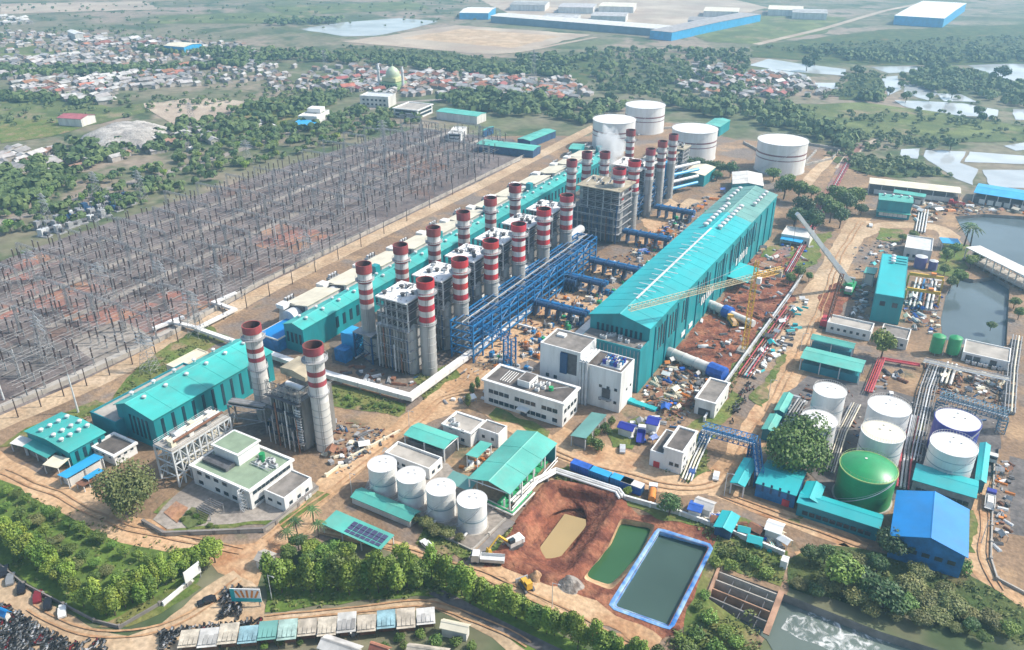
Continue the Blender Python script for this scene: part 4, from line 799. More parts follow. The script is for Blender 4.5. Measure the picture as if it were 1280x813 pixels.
# ================================================================ chimneys
M('sooty_cream', (.36, .31, .22), .7, .3, .15); FLUE = M('sooty_flue', (.09, .035, .03), .9, .5, .25, streak=(1, 1, .3))
def chimney(label, x, y, h, r, kind, group):
    t = thing('chimney', label, 'chimney', (x, y, 0), 0, group)
    n = 28; rd = RED if kind == 'F' else REDF
    if kind == 'F': bands = [(.070, rd), (.050, WHB), (.062, rd), (.058, WHB), (.062, rd), (.058, WHB), (.058, rd)]
    elif kind == 'B': bands = [(.085, rd), (.065, WHB), (.035, rd), (.06, WHB), (.05, rd), (.05, WHB), (.05, rd), (.05, WHB)]
    else: bands = [(.07, rd), (.11, WHB), (.04, WHB), (.045, rd), (.05, WHB), (.045, rd), (.16, WHB)]
    z = h
    rr = r * 1.13
    for i, (f, m) in enumerate(bands):
        z0 = z - f * h; ra = rr if i == 0 else r
        mb = MB().lathe(0, 0, [(ra, z0 + .004), (ra, z - .004)], n, cap0=False, cap1=False)
        mb.build('red_band' if m is rd else 'white_band', m, t, smooth=True); z = z0
    low = CLADG if kind != 'W' else WHITED
    MB().lathe(0, 0, [(r * 1.0, 0), (r * 1.0, z)], n, cap1=False).build('shaft', low, t, smooth=True)
    MB().lathe(0, 0, [(rr * .995, h - .006), (rr * .90, h - .002)], n, cap1=False).build('lip', rd, t); MB().lathe(0, 0, [(rr * .90, h - .003), (rr * .87, h - 1.6), (rr * .87, h - 7)], n, cap1=True).build('flue', FLUE, t, smooth=True)
    for f in ((.87, 1.45), (.55, 1.2)) if kind != 'B' else ((.84, 1.35),):
        zz = h * f[0]; MB().lathe(0, 0, [(r * 1.0, zz), (r * f[1], zz), (r * f[1], zz + .15), (r * 1.0, zz + .15)], n, cap1=False).build('platform', STEEL, t)
        mb = MB()
        for k in range(n):
            a0, a1 = 2 * math.pi * k / n, 2 * math.pi * (k + 1) / n; R_ = r * f[1] - .05
            p, q = (R_ * math.cos(a0), R_ * math.sin(a0)), (R_ * math.cos(a1), R_ * math.sin(a1))
            mb.bar((*p, zz + 1.1), (*q, zz + 1.1), .07); mb.bar((*p, zz + .1), (*p, zz + 1.1), .06)
        mb.build('railing', STEELL, t)
    for k in range(1, 7):
        zz = (h - sum(b[0] for b in bands) * h) * k / 7; MB().lathe(0, 0, [(r * 1.0, zz), (r * 1.035, zz + .05), (r * 1.035, zz + .25), (r, zz + .3)], n, cap1=False).build('stiffening_ring', CLADG, t)
    mb = MB(); a_ = -.9
    for s_ in (-.3, .3): mb.bar((r * 1.08 * math.cos(a_) - s_ * math.sin(a_), r * 1.08 * math.sin(a_) + s_ * math.cos(a_), 1), (r * 1.08 * math.cos(a_) - s_ * math.sin(a_), r * 1.08 * math.sin(a_) + s_ * math.cos(a_), h * .95), .08)
    mb.build('ladder', STEELD, t); return t
HF = HG(537.5, 466, 349); HBK = HG(462, 447, 329)
FT = [(529, 349), (572.7, 325.6), (612.9, 301.4), (648.5, 280.5), (679.3, 260.7), (709.3, 244)]
BT = [(451.7, 329), (500, 305), (541, 284), (579.5, 265), (613.7, 247.7), (645.8, 231.5)]
F0 = [G(*p, HF) for p in FT]; B0 = [G(*p, HBK) for p in BT]
FX = sum(p.x for p in F0) / 6; BX = sum(p.x for p in B0) / 6
fs = (F0[-1].y - F0[0].y) / 5
RF = 10.2 / PXM(529, 349, HF); RB = 9.0 / PXM(451.7, 329, HBK)
FY = [F0[0].y + fs * i for i in range(6)]
for i in range(6):
    chimney('%s red-and-white chimney from the near end of the front row' % ORD[i], FX, FY[i], HF, RF, 'F', 'front row of striped chimneys')
    chimney('%s slim striped chimney from the near end of the row beside the teal roof' % ORD[i], BX, FY[i] + (sum(p.y for p in B0) - sum(FY)) / 6, HBK, RB, 'B', 'back row of striped chimneys')
for p, lb in (((774.7, 211), 'nearer striped chimney of the far pair behind the sixth front chimney'), ((793.5, 201), 'farther striped chimney of the far pair behind the sixth front chimney')):
    q = G(*p, HF); chimney(lb, q.x, q.y, HF, RF * 1.02, 'F', 'far pair of striped chimneys')
for p, lb in (((813.7, 186), 'nearest of the three dark striped chimneys in front of a white tank'), ((828.6, 176.5), 'middle of the three dark striped chimneys in front of a white tank'), ((842.4, 168), 'farthest of the three dark striped chimneys in front of a white tank')):
    q = G(*p, HF); chimney(lb, q.x, q.y, HF, RF * .84, 'B', 'three dark striped chimneys')
for p, lb in (((715, 200), 'slim pale chimney standing alone beside the teal roof end'), ((734, 190), 'second slim pale chimney beside the teal roof end'), ((756.5, 190), 'slim striped chimney half hidden by white steam'), ((788.8, 162.5), 'slim striped chimney in front of the two far white tanks')):
    q = G(*p, HBK); chimney(lb, q.x, q.y, HBK, RB * .95, 'B', 'far slim chimneys')
# the two front chimneys
h1 = HG(333, 524, 406); q = G(314, 406, h1); chimney('left one of the two big white-and-red front chimneys', q.x, q.y, h1, 10.6 / PXM(314, 406, h1), 'W', 'two front chimneys'); S1 = q
h2 = HG(410, 562, 431); q = G(391, 431, h2); chimney('nearest big chimney with broad pale shaft beside the dark boiler', q.x, q.y, h2, 11.6 / PXM(391, 431, h2), 'W', 'two front chimneys'); S2 = q
# ================================================================ boilers
HR = HG(513, 463, 370)
def boiler(label, x1, y, ln, wd, h, group, roofm, dark=False):
    """x1: right end; gas path runs along x"""
    t = thing('boiler', label, 'boiler', (x1 - ln / 2, y, 0), 0, group); W, L = ln, wd; clad = M('blue_grey_cladding', (.085, .1, .12), .6, .35, .2, streak=(1, 1, .2)) if dark else (CLADDK, CLADDK, CLADG)[int(abs(y)) % 3]
    hl = h * .6
    MB().cbox(-W * .04, 0, W * .92, L, 1.5, hl).build('casing', clad, t)
    MB().box(-W / 2 - 7, -W * .5 - .1, -L * .35, L * .35, 2, h * .32).build('inlet_duct', CLADG, t)
    MB().cbox(W * .06, 0, W * .74, L * .8, hl + .003, h - 1.5).build('upper_casing', STEELD, t)
    for i in range(11):
        u = -W * .5 + W * .92 * (i + .5) / 11; m = (BSTEELD, STEEL, CLADDK)[i % 3] if dark else (CLADG, STEEL, CLADDK)[i % 3]
        for s_ in (-1, 1): link('buckstay', boxmesh('buckstay', .5, .6, hl - 2.2, m), t, (u, s_ * (L / 2 + .25), 1.6))
    for z in (hl * .3, hl * .55, hl * .8): 
        for s_ in (-1, 1): link('girt', boxmesh('girt', W * .93, .35, .5, STEEL), t, (-W * .04, s_ * (L / 2 + .42), z))
    nx, ny = 6, 3; mb = MB()
    for i in range(nx):
        for j in (0, ny - 1):
            x = -W * .34 + W * .8 * i / (nx - 1); yy = -L * .5 + L * j / (ny - 1)
            link('column', boxmesh('column', .4, .4, h - hl, STEELL if i % 2 else STEEL), t, (x, yy, hl))
    for k in range(4):
        z = hl + (h - hl) * (k + .3) / 4
        for s_ in (-1, 1):
            mb.bar((-W * .34, s_ * L * .5, z), (W * .46, s_ * L * .5, z), .28)
            for i in range(nx - 1): mb.bar((-W * .34 + W * .8 * i / (nx - 1), s_ * L * .5, z), (-W * .34 + W * .8 * (i + 1) / (nx - 1), s_ * L * .5, z + (h - hl) * .22), .16)
        mb.bar((W * .46, -L * .5, z), (W * .46, L * .5, z), .28)
    mb.build('upper_frame', STEEL, t)
    for k in range(-3, 3):
        z = hl + (h - hl) * (k + .02) / 3; mb = MB().bar((-W * .38, -L * .5 - 1.2, z + 1.1), (W * .5, -L * .5 - 1.2, z + 1.1), .08)
        for i in range(9): mb.bar((-W * .38 + W * .11 * i, -L * .5 - 1.2, z), (-W * .38 + W * .11 * i, -L * .5 - 1.2, z + 1.1), .06)
        mb.build('railing', STEELL, t); MB().box(-W * .38, W * .5, -L * .5 - 1.2, -L * .5 - .3, z, z + .12).box(W * .47, W * .5, -L * .5 - .29, L * .5, z, z + .12).build('walkway', STEEL, t)
    MB().cbox(W * .06, 0, W * .9, L * 1.3, h - .5, h).build('roof_slab', roofm, t)
    rg = random.Random(int(y)); vm = STEELD
    for i in range(9): MB().tube((W * (-.24 + .6 * rg.random()), L * rg.uniform(-.42, .42), h), (W * (-.24 + .6 * rg.random()), L * rg.uniform(-.42, .42), h + .1), .01) if 0 else link('roof_vent', _RV[i % 2], t, (W * (-.26 + .075 * i), L * rg.uniform(-.4, .4), h))
    for i in range(4): MB().tube((W * (-.3 + i * .2), -L * .2, h - .2), (W * (-.3 + i * .2), L * .35, h + .9), .22, 8).build('steam_pipe', STEELL, t)
    for i in range(10):
        x = -W * .46 + i * W * .1; MB().tube((x, -L / 2 - 1.0, 1), (x, -L / 2 - 1.0, hl * rg.uniform(.4, 1.25)), rg.uniform(.12, .32), 8).build('downcomer_pipe', (STEELL, CLADG, RUST, STEELD, BSTEELD)[i % 5], t)
    return t
_RV = [MB().lathe(0, 0, [(.7, 0), (.7, .9), (.95, .95), (.95, 1.15), (.2, 1.3)], 12).mesh('roof_vent', STEELD), MB().tube((0, 0, 0), (0, 0, 1.6), .35, 8).tube((0, 0, 1.4), (.9, 0, 1.5), .3, 8).mesh('roof_vent', STEELL)]
rw = rect((502.5, 370), (472.5, 362.7), (517.5, 354), HR)
BLEN = FX - BX - RF - RB - 3.0
for i in range(6):
    o = thing('support_structure', 'blue-grey steel structure round the foot of the %s slim striped chimney' % ORD[i], 'steel structure', (BX, FY[i] + (sum(p.y for p in B0) - sum(FY)) / 6, 0), 0, 'base frames of the slim chimneys'); hb_ = HBK * .3
    for sx in (-1, 1):
        for sy in (-1, 1): link('column', boxmesh('column', .5, .5, hb_, BSTEELD), o, (sx * RB * 1.6, sy * RB * 1.6, 0))
    MB().truss((0, 0, 0), (0, 0, hb_), RB * 3.2, 3, .18).build('bracing', BSTEELD, o); MB().cbox(0, 0, RB * 3.4, RB * 3.4, hb_, hb_ + .3).build('deck', STEEL, o); MB().cbox(-RB * 3.2, 0, RB * 2.4, RB * 2.6, 0, hb_ * .8).build('exhaust_box', (SKYB, CLADDK, CLADG)[i % 3], o); MB().cbox(-RB * 3.0, -RB * 2.6, RB * 2.0, RB * 1.6, 0, hb_ * .45).build('control_cabin', (BSTEEL, CLADDK)[i % 2], o)
    for kk in range(4): MB().tube((RB * (-1.4 + kk * .9), -RB * 1.9, 1 + kk), (RB * (-1.4 + kk * .9), RB * 2.4, 1 + kk), .3, 8).build('pipe', (STEELL, STEELD, RUST, CLADG)[kk], o)
    boiler('%s stained boiler with white roof from the near end of the row' % ORD[i], FX - RF - .8, FY[i] + .5, BLEN * .86, min(rw[3], abs(fs) * .5) + 1, HR, 'boilers between the chimneys', WHITE)
    o = thing('steel_silencer', 'grey cylinder beside the %s front striped chimney' % ORD[i], 'silencer', (FX - RF * 2.05, FY[i] - RF * .75, 0), 0, 'silencers beside the front chimneys'); MB().lathe(0, 0, [(RF * .8, 0), (RF * .8, HF * .5), (RF * .4, HF * .53)], 20).build('shell', CLADG, o, smooth=True); MB().lathe(0, 0, [(RF * .84, HF * .25), (RF * .84, HF * .27)], 20).build('hoop', STEEL, o)
q = G(750, 224, HR); boiler('big dark boiler block before the far chimney pair', q.x + 15, q.y, 26, 15, HR * .95, None, M('sooty_cream'), True)
q = G(776, 207, HR); boiler('farther boiler block hidden behind the far chimney pair', q.x + 10, q.y + 18, 22, 13, HR * .9, None, WHITED, True)
for k, p in enumerate([(815, 215), (830, 205), (845, 196)]):
    q = G(*p, 14); boiler('%s small boiler below the three dark chimneys' % ORD[k], q.x + 6, q.y + 2, 16, 10, 20, 'small boilers below the dark chimneys', M('sooty_cream'), True)
# the dark boiler between the two front chimneys
hb2 = HG(385, 555, 492); r2_ = 11.6 / PXM(391, 431, h2)
W, L = (S2.x - S1.x) * .44, 13.5
t = thing('front_boiler', 'dark ribbed boiler between the two big front chimneys', 'boiler', (S2.x - r2_ - W / 2 - .4, S2.y + 2.0, 0))
DKC = CLADDK
MB().cbox(0, 0, W, L, 1, hb2).build('casing', DKC, t)
for i in range(11): link('buckstay', boxmesh('buckstay', .42, .7, hb2 - 1, (STEEL, STEELD, CLADG)[i % 3]), t, (-W / 2 + W * (i + .5) / 11, -L / 2 - .3, 1))
for i in range(14): link('rung_plate', boxmesh('rung_plate', 2.0, .4, .35, STEELL), t, (W / 2 - 1.0, -L / 2 - .9, 3 + i * (hb2 - 5) / 14))
for z in (hb2 * .2, hb2 * .45, hb2 * .7, hb2 * .95): link('girt', boxmesh('girt', W + .6, .4, .5, STEEL), t, (0, -L / 2 - .75, z)); link('walkway', boxmesh('walkway', W + 1.5, 1.3, .12, STEELD), t, (0, -L / 2 - 1.3, z + .5))
MB().prof([(-W * .5, hb2 + 3.6), (W * .3, hb2 + 3.6), (W * .3, hb2 + 5), (-W * .1, hb2 + 6.2), (-W * .5, hb2 + 5.8)], 'y', -L * .1, L * .5).build('exhaust_hood', M('sooty_cream'), t)
MB().tube((-W * .1, -L * .3, hb2 + 3), (W * .42, -L * .3, hb2 + 3), .9, 12).build('steam_drum', WHITE, t, smooth=True)
for i in range(6):
    for yy in (-L / 2 - .6, L * .1): MB().truss((-W / 2 + W * i / 5, yy, hb2), (-W / 2 + W * i / 5, yy, hb2 + 4.4), .7, 3, .09).build('roof_frame', STEEL, t)
for z in (1.6, 4.0): MB().bar((-W / 2, -L / 2 - .6, hb2 + z), (W / 2, -L / 2 - .6, hb2 + z), .25).bar((W / 2, -L / 2 - .6, hb2 + z), (W / 2, L * .1, hb2 + z), .25).build('roof_beam', STEELD, t)
rail(t, W + 1, L + 2, hb2 + .1, STEEL)
for i in range(7): MB().tube((-W / 2 - .6 + i * W * .16, -L / 2 - 1.9, .5), (-W / 2 - .6 + i * W * .16, -L / 2 - 1.9, hb2 * (.35 + .09 * (i * 3 % 7))), .16 + .05 * (i % 3), 8).build('downcomer_pipe', (STEELL, STEEL, RUST, CLADG)[i % 4], t)
MB().box(-W / 2 - 9, -W / 2 - .1, -3.5, 3.5, 3, 10).build('inlet_duct', CLADDK, t); MB().box(-W / 2 - 8.6, -W / 2 - 7.6, -3.2, 3.2, 0, 3).box(-W / 2 - 2.5, -W / 2 - 1.5, -3.2, 3.2, 0, 3).build('duct_support', BSTEELD, t)
MB().box(-W / 2 - 5, -W / 2 - .2, 3.6, 7, 0, 7.5).build('blue_cabin', BSTEEL, t)
# steel platforms near the left hall
def steelwork(label, p0, p1, p2, h, lv, bays, mat, deckm, name='steel_platform'):
    c, rz, W, L = rect(p0, p1, p2, h); t = thing(name, label, 'platform', (c.x, c.y, 0), rz)
    nb = bays; yy = [-L / 2 + L * i / nb for i in range(nb + 1)]
    for x in (-W / 2, W / 2):
        for y in yy: link('column', boxmesh('column', .45, .45, h, mat), t, (x, y, 0))
    for k in range(1, lv + 1):
        z = h * k / lv
        for x in (-W / 2, W / 2): link('beam', boxmesh('beam', .3, L, .4, mat), t, (x * 1.0, 0, z - .45))
        mb = MB()
        for y in yy: mb.bar((-W / 2, y, z - .3), (W / 2, y, z - .3), .3)
        for i in range(nb):
            for x in (-W / 2, W / 2):
                if (i + k) % 2: mb.bar((x, yy[i], z - h / lv), (x, yy[i + 1], z - .3), .2)
                else: mb.bar((x, yy[i + 1], z - h / lv), (x, yy[i], z - .3), .2)
        mb.bar((-W / 2, yy[0], z - h / lv), (W / 2, yy[0], z), .2); mb.build('bracing', mat, t)
    return t, W, L, c
t, W, L, c = steelwork('white lattice steel platform with pipes in front of the left teal hall', (217, 567), (194, 557), (285, 521), 12, 3, 9, STEELL, CONC)
MB().cbox(0, 0, W, L, 12, 12.25).build('deck', CONC, t); MB().cbox(0, L * .1, W * .9, L * .8, 5, 5.2).build('lower_deck', CREAM, t); rail(t, W, L, 12.25)
for i in range(4): MB().tube((W * (-.3 + .2 * i), -L * .4, 13 + .3 * i), (W * (-.3 + .2 * i), L * .45, 13 + .3 * i), .4, 8).build('pipe', (WHITED, CREAM, STEELL, RUST)[i], t, smooth=True)
for i in range(6): link('valve_box', boxmesh('valve_box', 1.6, 1.6, 1.8, (CREAM, STEEL, WHITED)[i % 3]), t, (W * .2 * (-1) ** i, -L * .4 + i * L * .15, 12.3))
MB().tube((0, -L * .3, 13.5), (0, -L * .18, 13.5), 1.2, 12).build('vessel', STEELL, t, smooth=True)
t, W, L, c = steelwork('grey pipe bridge from the lattice platform to the dark boiler', (330, 512), (285, 505), (336, 505), 9, 2, 1, STEEL, CONC, 'pipe_bridge')
for i in range(5): MB().tube((-W / 2, -L * .35 + i * L * .17, 9.4), (W / 2, -L * .35 + i * L * .17, 9.4), .35, 8).build('pipe', (CLADDK, STEEL)[i % 2], t)
MB().cbox(0, 0, W, L * .9, 8.4, 8.6).build('deck', CONCD, t)
# ================================================================ long gas turbine hall
t, W, L, h = gable('gas_turbine_hall', 'very long narrow teal-roofed hall running behind the chimney rows', 'hall', (382.5, 412), (765, 193), (352.5, 407), (387, 443), None, 'y', 1.5, .3, TEALW, TEAL, vents=(30, (-.4, .35)))
GT = t; GTX = t.location.x - W / 2; GTW = W
windows(t, '-y', W, L, 4, (h * .35,), 1.0, h * .4, TEALDK, 'glazing_strip'); windows(t, '+x', W, L, 60, (h * .3,), 1.6, h * .45, TEALDK, 'glazing_strip')
t = thing('entrance_block', 'low blue-walled block with white rim at the end of the long teal hall', 'building', (GTX - 5, GT.location.y - L / 2 + 4, 0)); MB().cbox(0, 0, 10, 16, 0, 5).build('wall', BSTEEL, t); MB().cbox(0, 0, 10.3, 16.3, 5, 5.5).build('parapet', WHITED, t); MB().cbox(0, 0, 9.5, 15.5, 5.5, 5.55).build('roof_deck', BLUER, t)
FH = [(377, 369), (430, 346), (470, 323), (508, 302), (540, 283), (566, 268), (598, 252), (617, 238), (641, 222), (664, 209), (684, 198), (702, 190)]
for i, p in enumerate(FH):
    y = G(*p, 9).y
    o = thing('intake_house', '%s cream-roofed air intake house from the near end behind the long teal hall' % ORD[i], 'intake house', (GTX - 8.5, y, 0), 0, 'cream air intake houses')
    MB().prof([(-6, 0), (6, 0), (6, 10.5), (-6, 8.5)], 'y', -9, 9).build('wall', WHITED, o)
    MB().prof([(-6.6, 8.45), (6.6, 10.7), (6.6, 11.0), (-6.6, 8.75)], 'y', -9.6, 9.6).build('roof', CREAM, o)
    MB().tube((0, -14, 5), (0, -9.05, 5), 4.0, 20).build('silencer', STEELL, o, smooth=True); MB().frustum(-7, -8, 5, 5, 0, 3, 3, 8).build('intake_cowl', WHITED, o)
    link('white_cap', boxmesh('white_cap', 4, 4, 1.6, WHITE), o, (-5, -11, 8.4)); link('louvre', boxmesh('louvre', 9, .3, 3, STEELD), o, (0, -9.2, 6.8))
    if i % 2: MB().box(6.6, 9.5, 6, 9, 0, 14).build('teal_duct', TEALW, o)
# small transformers between intake houses and the road
rg = random.Random(5)
for i in range(14):
    y = G(*FH[0], 9).y + i * 26; o = thing('transformer', '%s grey transformer from the near end along the switchyard road' % ORD[i], 'transformer', (GTX - 21 - rg.random() * 2, y + rg.uniform(-3, 3), 0), 0, 'transformers along the switchyard road')
    MB().cbox(0, 0, 4, 6, .5, 4.5).build('tank', STEEL, o)
    for k in range(5): link('radiator', boxmesh('radiator', 1.2, .25, 3, STEELD), o, (2.7, -2.4 + k * 1.2, 1))
    for k in range(3): MB().tube((0, -1.8 + 1.8 * k, 4.5), (0, -1.8 + 1.8 * k, 6.6), .22, 8).build('bushing', INSUL, o)
    MB().tube((-1, -2.4, 5.4), (-1, 2.4, 5.4), .6, 10).build('conservator', STEELL, o)
# ================================================================ pipe racks
def rack(label, x0, x1, y0, y1, h, lv, bay, mat, pipes, name='pipe_rack', cat='pipe rack'):
    t = thing(name, label, cat, ((x0 + x1) / 2, (y0 + y1) / 2, 0)); W, L = x1 - x0, y1 - y0; n = max(1, round(L / bay)); yy = [-L / 2 + L * i / n for i in range(n + 1)]
    for y in yy:
        for x in (-W / 2, W / 2): link('column', boxmesh('column', .5, .5, h, mat), t, (x, y, 0))
        for k in range(1, lv + 1): link('cross_beam', boxmesh('cross_beam', W, .35, .45, mat), t, (0, y, h * k / lv - .5))
    for k in range(1, lv + 1):
        for x in (-W / 2, W / 2): link('long_beam', boxmesh('long_beam', .36, L, .5, mat), t, (x, 0, h * k / lv - .52))
    link('long_beam', boxmesh('long_beam', .3, L, .4, mat), t, (0, 0, h - .05))
    mb = MB()
    for i in range(n):
        for x in (-W / 2, W / 2):
            k = i % lv; z0, z1 = h * k / lv, h * (k + 1) / lv
            MB().bar((x, yy[i], z0), (x, yy[i + 1], z1), .2).build('brace', mat, t)
            if i % 2: MB().bar((x, yy[i + 1], z1 - h / lv * .0), (x, yy[i], min(h, z1 + h / lv * .8)), .18).build('brace', mat, t)
    rg = random.Random(3)
    for k in range(lv):
        for j in range(pipes):
            r_ = rg.uniform(.12, .34); x = -W / 2 + W * (j + .8) / (pipes + .6); z = h * (k + 1) / lv + r_
            a, b = sorted((rg.uniform(-.5, .5), rg.uniform(-.5, .5)))
            if b - a < .45: a, b = -.5, .5
            MB().tube((x, L * a, z), (x, L * b, z), r_, 8).build('pipe', rg.choice((STEEL, BSTEELD, BSTEEL, BSTEELD, BSTEEL, BSTEEL)), t, smooth=True)
    return t
HK = HG(592, 454, 408); pk = G(592, 454); pl = G(552, 408, HK); pf = G(752, 297, HK)
rack('long bright blue steel pipe rack in front of the striped chimneys', pl.x, pk.x, pk.y, pf.y, HK, 5, 6.5, BSTEEL, 3)
q1, q2 = G(785, 285), G(826, 232)
rack('farther blue steel pipe rack before the far chimney pair', q1.x - 9, q1.x, q1.y, q2.y, HK * .8, 3, 7, BSTEELD, 4)
t = thing('blue_service_tower', 'tall bright blue tower with sloping side ducts behind the far rack', 'tower', tuple(G(836, 246)))
MB().cbox(-3, 0, 4, 6, 0, 20).build('casing', SKYB, t)
for i in range(4): MB().tube((0, 2 + i * .5, 4 + 4 * i), (9, 22, 4 + 4 * i), .9, 8).build('sloping_duct', (SKYB, STEELL)[i % 2], t)
for k, (p, ln) in enumerate([((596, 374), 26), ((632, 352), 24), ((699, 305), 24), ((790, 249), 18)]):
    q = G(*p, 11); o = thing('steam_drum', '%s grey steam drum lying beside the blue rack, from the near end' % ORD[k], 'drum', (q.x, q.y, 0), 0, 'steam drums beside the blue rack')
    mb = MB(); prof_ = [(.3, 0), (1.6, .5), (2.1, 1.4), (2.1, ln - 1.4), (1.6, ln - .5), (.3, ln)]; n = 18; i0 = len(mb.v)
    for r_, yy in prof_:
        for a in range(n): mb.v.append((r_ * math.cos(2 * math.pi * a / n), yy, 11 + r_ * math.sin(2 * math.pi * a / n)))
    for j in range(len(prof_) - 1):
        for a in range(n): mb.f.append((j * n + a, j * n + (a + 1) % n, (j + 1) * n + (a + 1) % n, (j + 1) * n + a)); mb.m.append(0)
    mb.f.append(tuple(range(n))[::-1]); mb.m.append(0); mb.build('shell', STEELL, o, smooth=True)
    for yy in (3, ln - 3): MB().cbox(0, yy, 3, 1, 0, 9.2).build('support', BSTEEL, o)
    MB().cbox(0, ln / 2, 5.5, ln, 8.2, 8.5).build('deck', STEEL, o)
# blue gantry over the white conduit
t = thing('pipe_gantry', 'blue lattice gantry reaching over the white conduit to a four-legged tower', 'gantry', tuple(G(637, 456))); g2 = G(592, 407, HK * .7); d = Vector((g2.x - t.location.x, g2.y - t.location.y, 0)); hk = HK * .72
for x in (-1.6, 1.6):
    for y in (-1.6, 1.6): link('leg', boxmesh('leg', .5, .5, hk, BSTEEL), t, (x, y, 0))
MB().truss((0, 0, hk), (d.x, d.y, hk), 2.4, 10, .16).build('boom', BSTEEL, t); MB().truss((0, 0, 0), (0, 0, hk), 3.2, 6, .12).build('bracing', BSTEEL, t)
# dark blue cooling ducts between rack and hall
for k, (a, b, h_) in enumerate([((664, 372), (735, 389), 7), ((736, 322), (802, 334), 7), ((700, 345), (722, 349), 6), ((780, 285), (838, 297), 7), ((820, 255), (868, 264), 7), ((690, 338), (760, 351), 7)]):
    A, B = G(*a, h_), G(*b, h_); o = thing('cooling_duct', '%s dark blue duct bridge from the near end between rack and hall' % ORD[k], 'duct', ((A.x + B.x) / 2, (A.y + B.y) / 2, 0), 0, 'dark blue duct bridges'); ln = B.x - A.x
    MB().tube((-ln / 2, -1.2, h_ - 1.2), (ln / 2, -1.2, h_ - 1.2), 1.1, 12).build('duct', BSTEELD, o, smooth=True); MB().tube((-ln / 2, 1.3, h_ - 1.2), (ln / 2, 1.3, h_ - 1.2), 1.0, 12).build('duct', BSTEEL, o, smooth=True)
    for i in range(5):
        x = -ln / 2 + ln * (i + .5) / 5; link('support', boxmesh('support', .4, 4.6, h_ - 2.2, BSTEELD), o, (x, 0, 0)); link('flange', boxmesh('flange', .3, 5.2, 2.9, BSTEELD), o, (x + 1, 0, h_ - 2.6))
# scattered machinery between rack and hall
rg = random.Random(21)
KITS = [('valve_station', 'valve station', STEELL), ('pump_unit', 'pump', BSTEEL), ('equipment_skid', 'skid', ORANGE), ('crate_stack', 'crates', CREAM)]
def machine(name, label, cat, loc, m, m2, s, group, seed):
    r2 = random.Random(seed); o = thing(name, label, cat, loc, r2.choice((0, math.pi / 2, .3, 1.2)), group)
    MB().cbox(0, 0, 3.2 * s, 2.2 * s, 0, .3 * s).build('skid', STEEL, o); MB().cbox(-.6 * s, 0, 1.4 * s, 1.5 * s, .3 * s, r2.uniform(1.2, 2.4) * s).build('housing', m, o)
    MB().tube((.1 * s, 0, .9 * s), (1.5 * s, 0, .9 * s), .5 * s, 10).build('motor', m2, o, smooth=True); MB().tube((-.6 * s, .4 * s, 1.2 * s), (-.6 * s, .4 * s, 2.8 * s), .16 * s, 6).build('pipe', m2, o); return o
ZONE = [(640, 455), (700, 400), (745, 365), (770, 335), (830, 285), (855, 258), (800, 300), (752, 348), (700, 375), (640, 425)]
cl = {'orange': ORANGE, 'blue': BSTEEL, 'pale': STEELL, 'rusty': RUST, 'green': GRNP, 'dark': STEELD, 'cream': CREAM}
for i in range(190):
    f = rg.random(); a = Vector((600, 462)).lerp(Vector((860, 262)), f); px = a.x + rg.uniform(-10, 62) * (1 - f * .55); py = a.y + rg.uniform(-4, 14)
    k = rg.choice(list(cl)); machine('equipment_skid', 'small %s equipment skid between the blue rack and huge hall' % k, 'equipment', tuple(G(px, py)), cl[k], rg.choice((STEELL, STEEL, BSTEELD)), rg.uniform(.5, 1.2), '%s skids beside the huge hall' % k, i)
# ================================================================ white conduit
def conduit(label, pts, z, wd, ht, mat, name='covered_conduit', world=False):
    P = [G(*p, z) for p in pts]; t = thing(name, label, 'conduit', (P[0].x, P[0].y, 0)); o = P[0]
    for a, b in zip(P[:-1], P[1:]):
        d = (b - a).normalized(); nr = Vector((-d.y, d.x, 0)) * wd / 2; e = d * (wd * .5); a2, b2 = a - e * .98, b + e * .98
        mb = MB(); mb.poly([(q.x - o.x, q.y - o.y) for q in (a2 - nr, b2 - nr, b2 + nr, a2 + nr)], z - ht + .002 * len(t.children), z + .002 * len(t.children)); mb.build('casing', mat, t)
        for i in range(max(1, int((b - a).length / 8))):
            q = a + (b - a) * ((i + .5) / max(1, int((b - a).length / 8))); link('support', boxmesh('support', .5, .5, z - ht, CONC), t, (q.x - o.x, q.y - o.y, 0)); link('joint_band', boxmesh('joint_band', wd + .14, .3, ht + .14, STEELL), t, (q.x - o.x, q.y - o.y, z - ht - .05), math.atan2(d.y, d.x) - math.pi / 2)
    return t
conduit('wide white covered conduit turning a corner below the nearest boilers', [(338, 441), (413, 467), (513, 494), (600, 431), (672, 378)], 3.2, 2.6, 1.6, RAIL)
conduit('white covered conduit zigzagging out of the switchyard', [(193, 409), (227, 396), (213, 401), (247, 409), (293, 386), (267, 377), (293, 366)], 2.2, 1.7, 1.0, RAIL)
conduit('white covered conduit linking switchyard and left teal hall', [(247, 410), (296, 427), (338, 441)], 2.8, 1.9, 1.2, RAIL)
conduit('short white pipe loop on the soil beside the blue rack', [(690, 364), (703, 354), (735, 362)], 2, 1.1, .8, RAIL)
conduit('thin white pipe branching towards the tall white block', [(638, 402), (668, 410)], 2, .8, .7, RAIL)
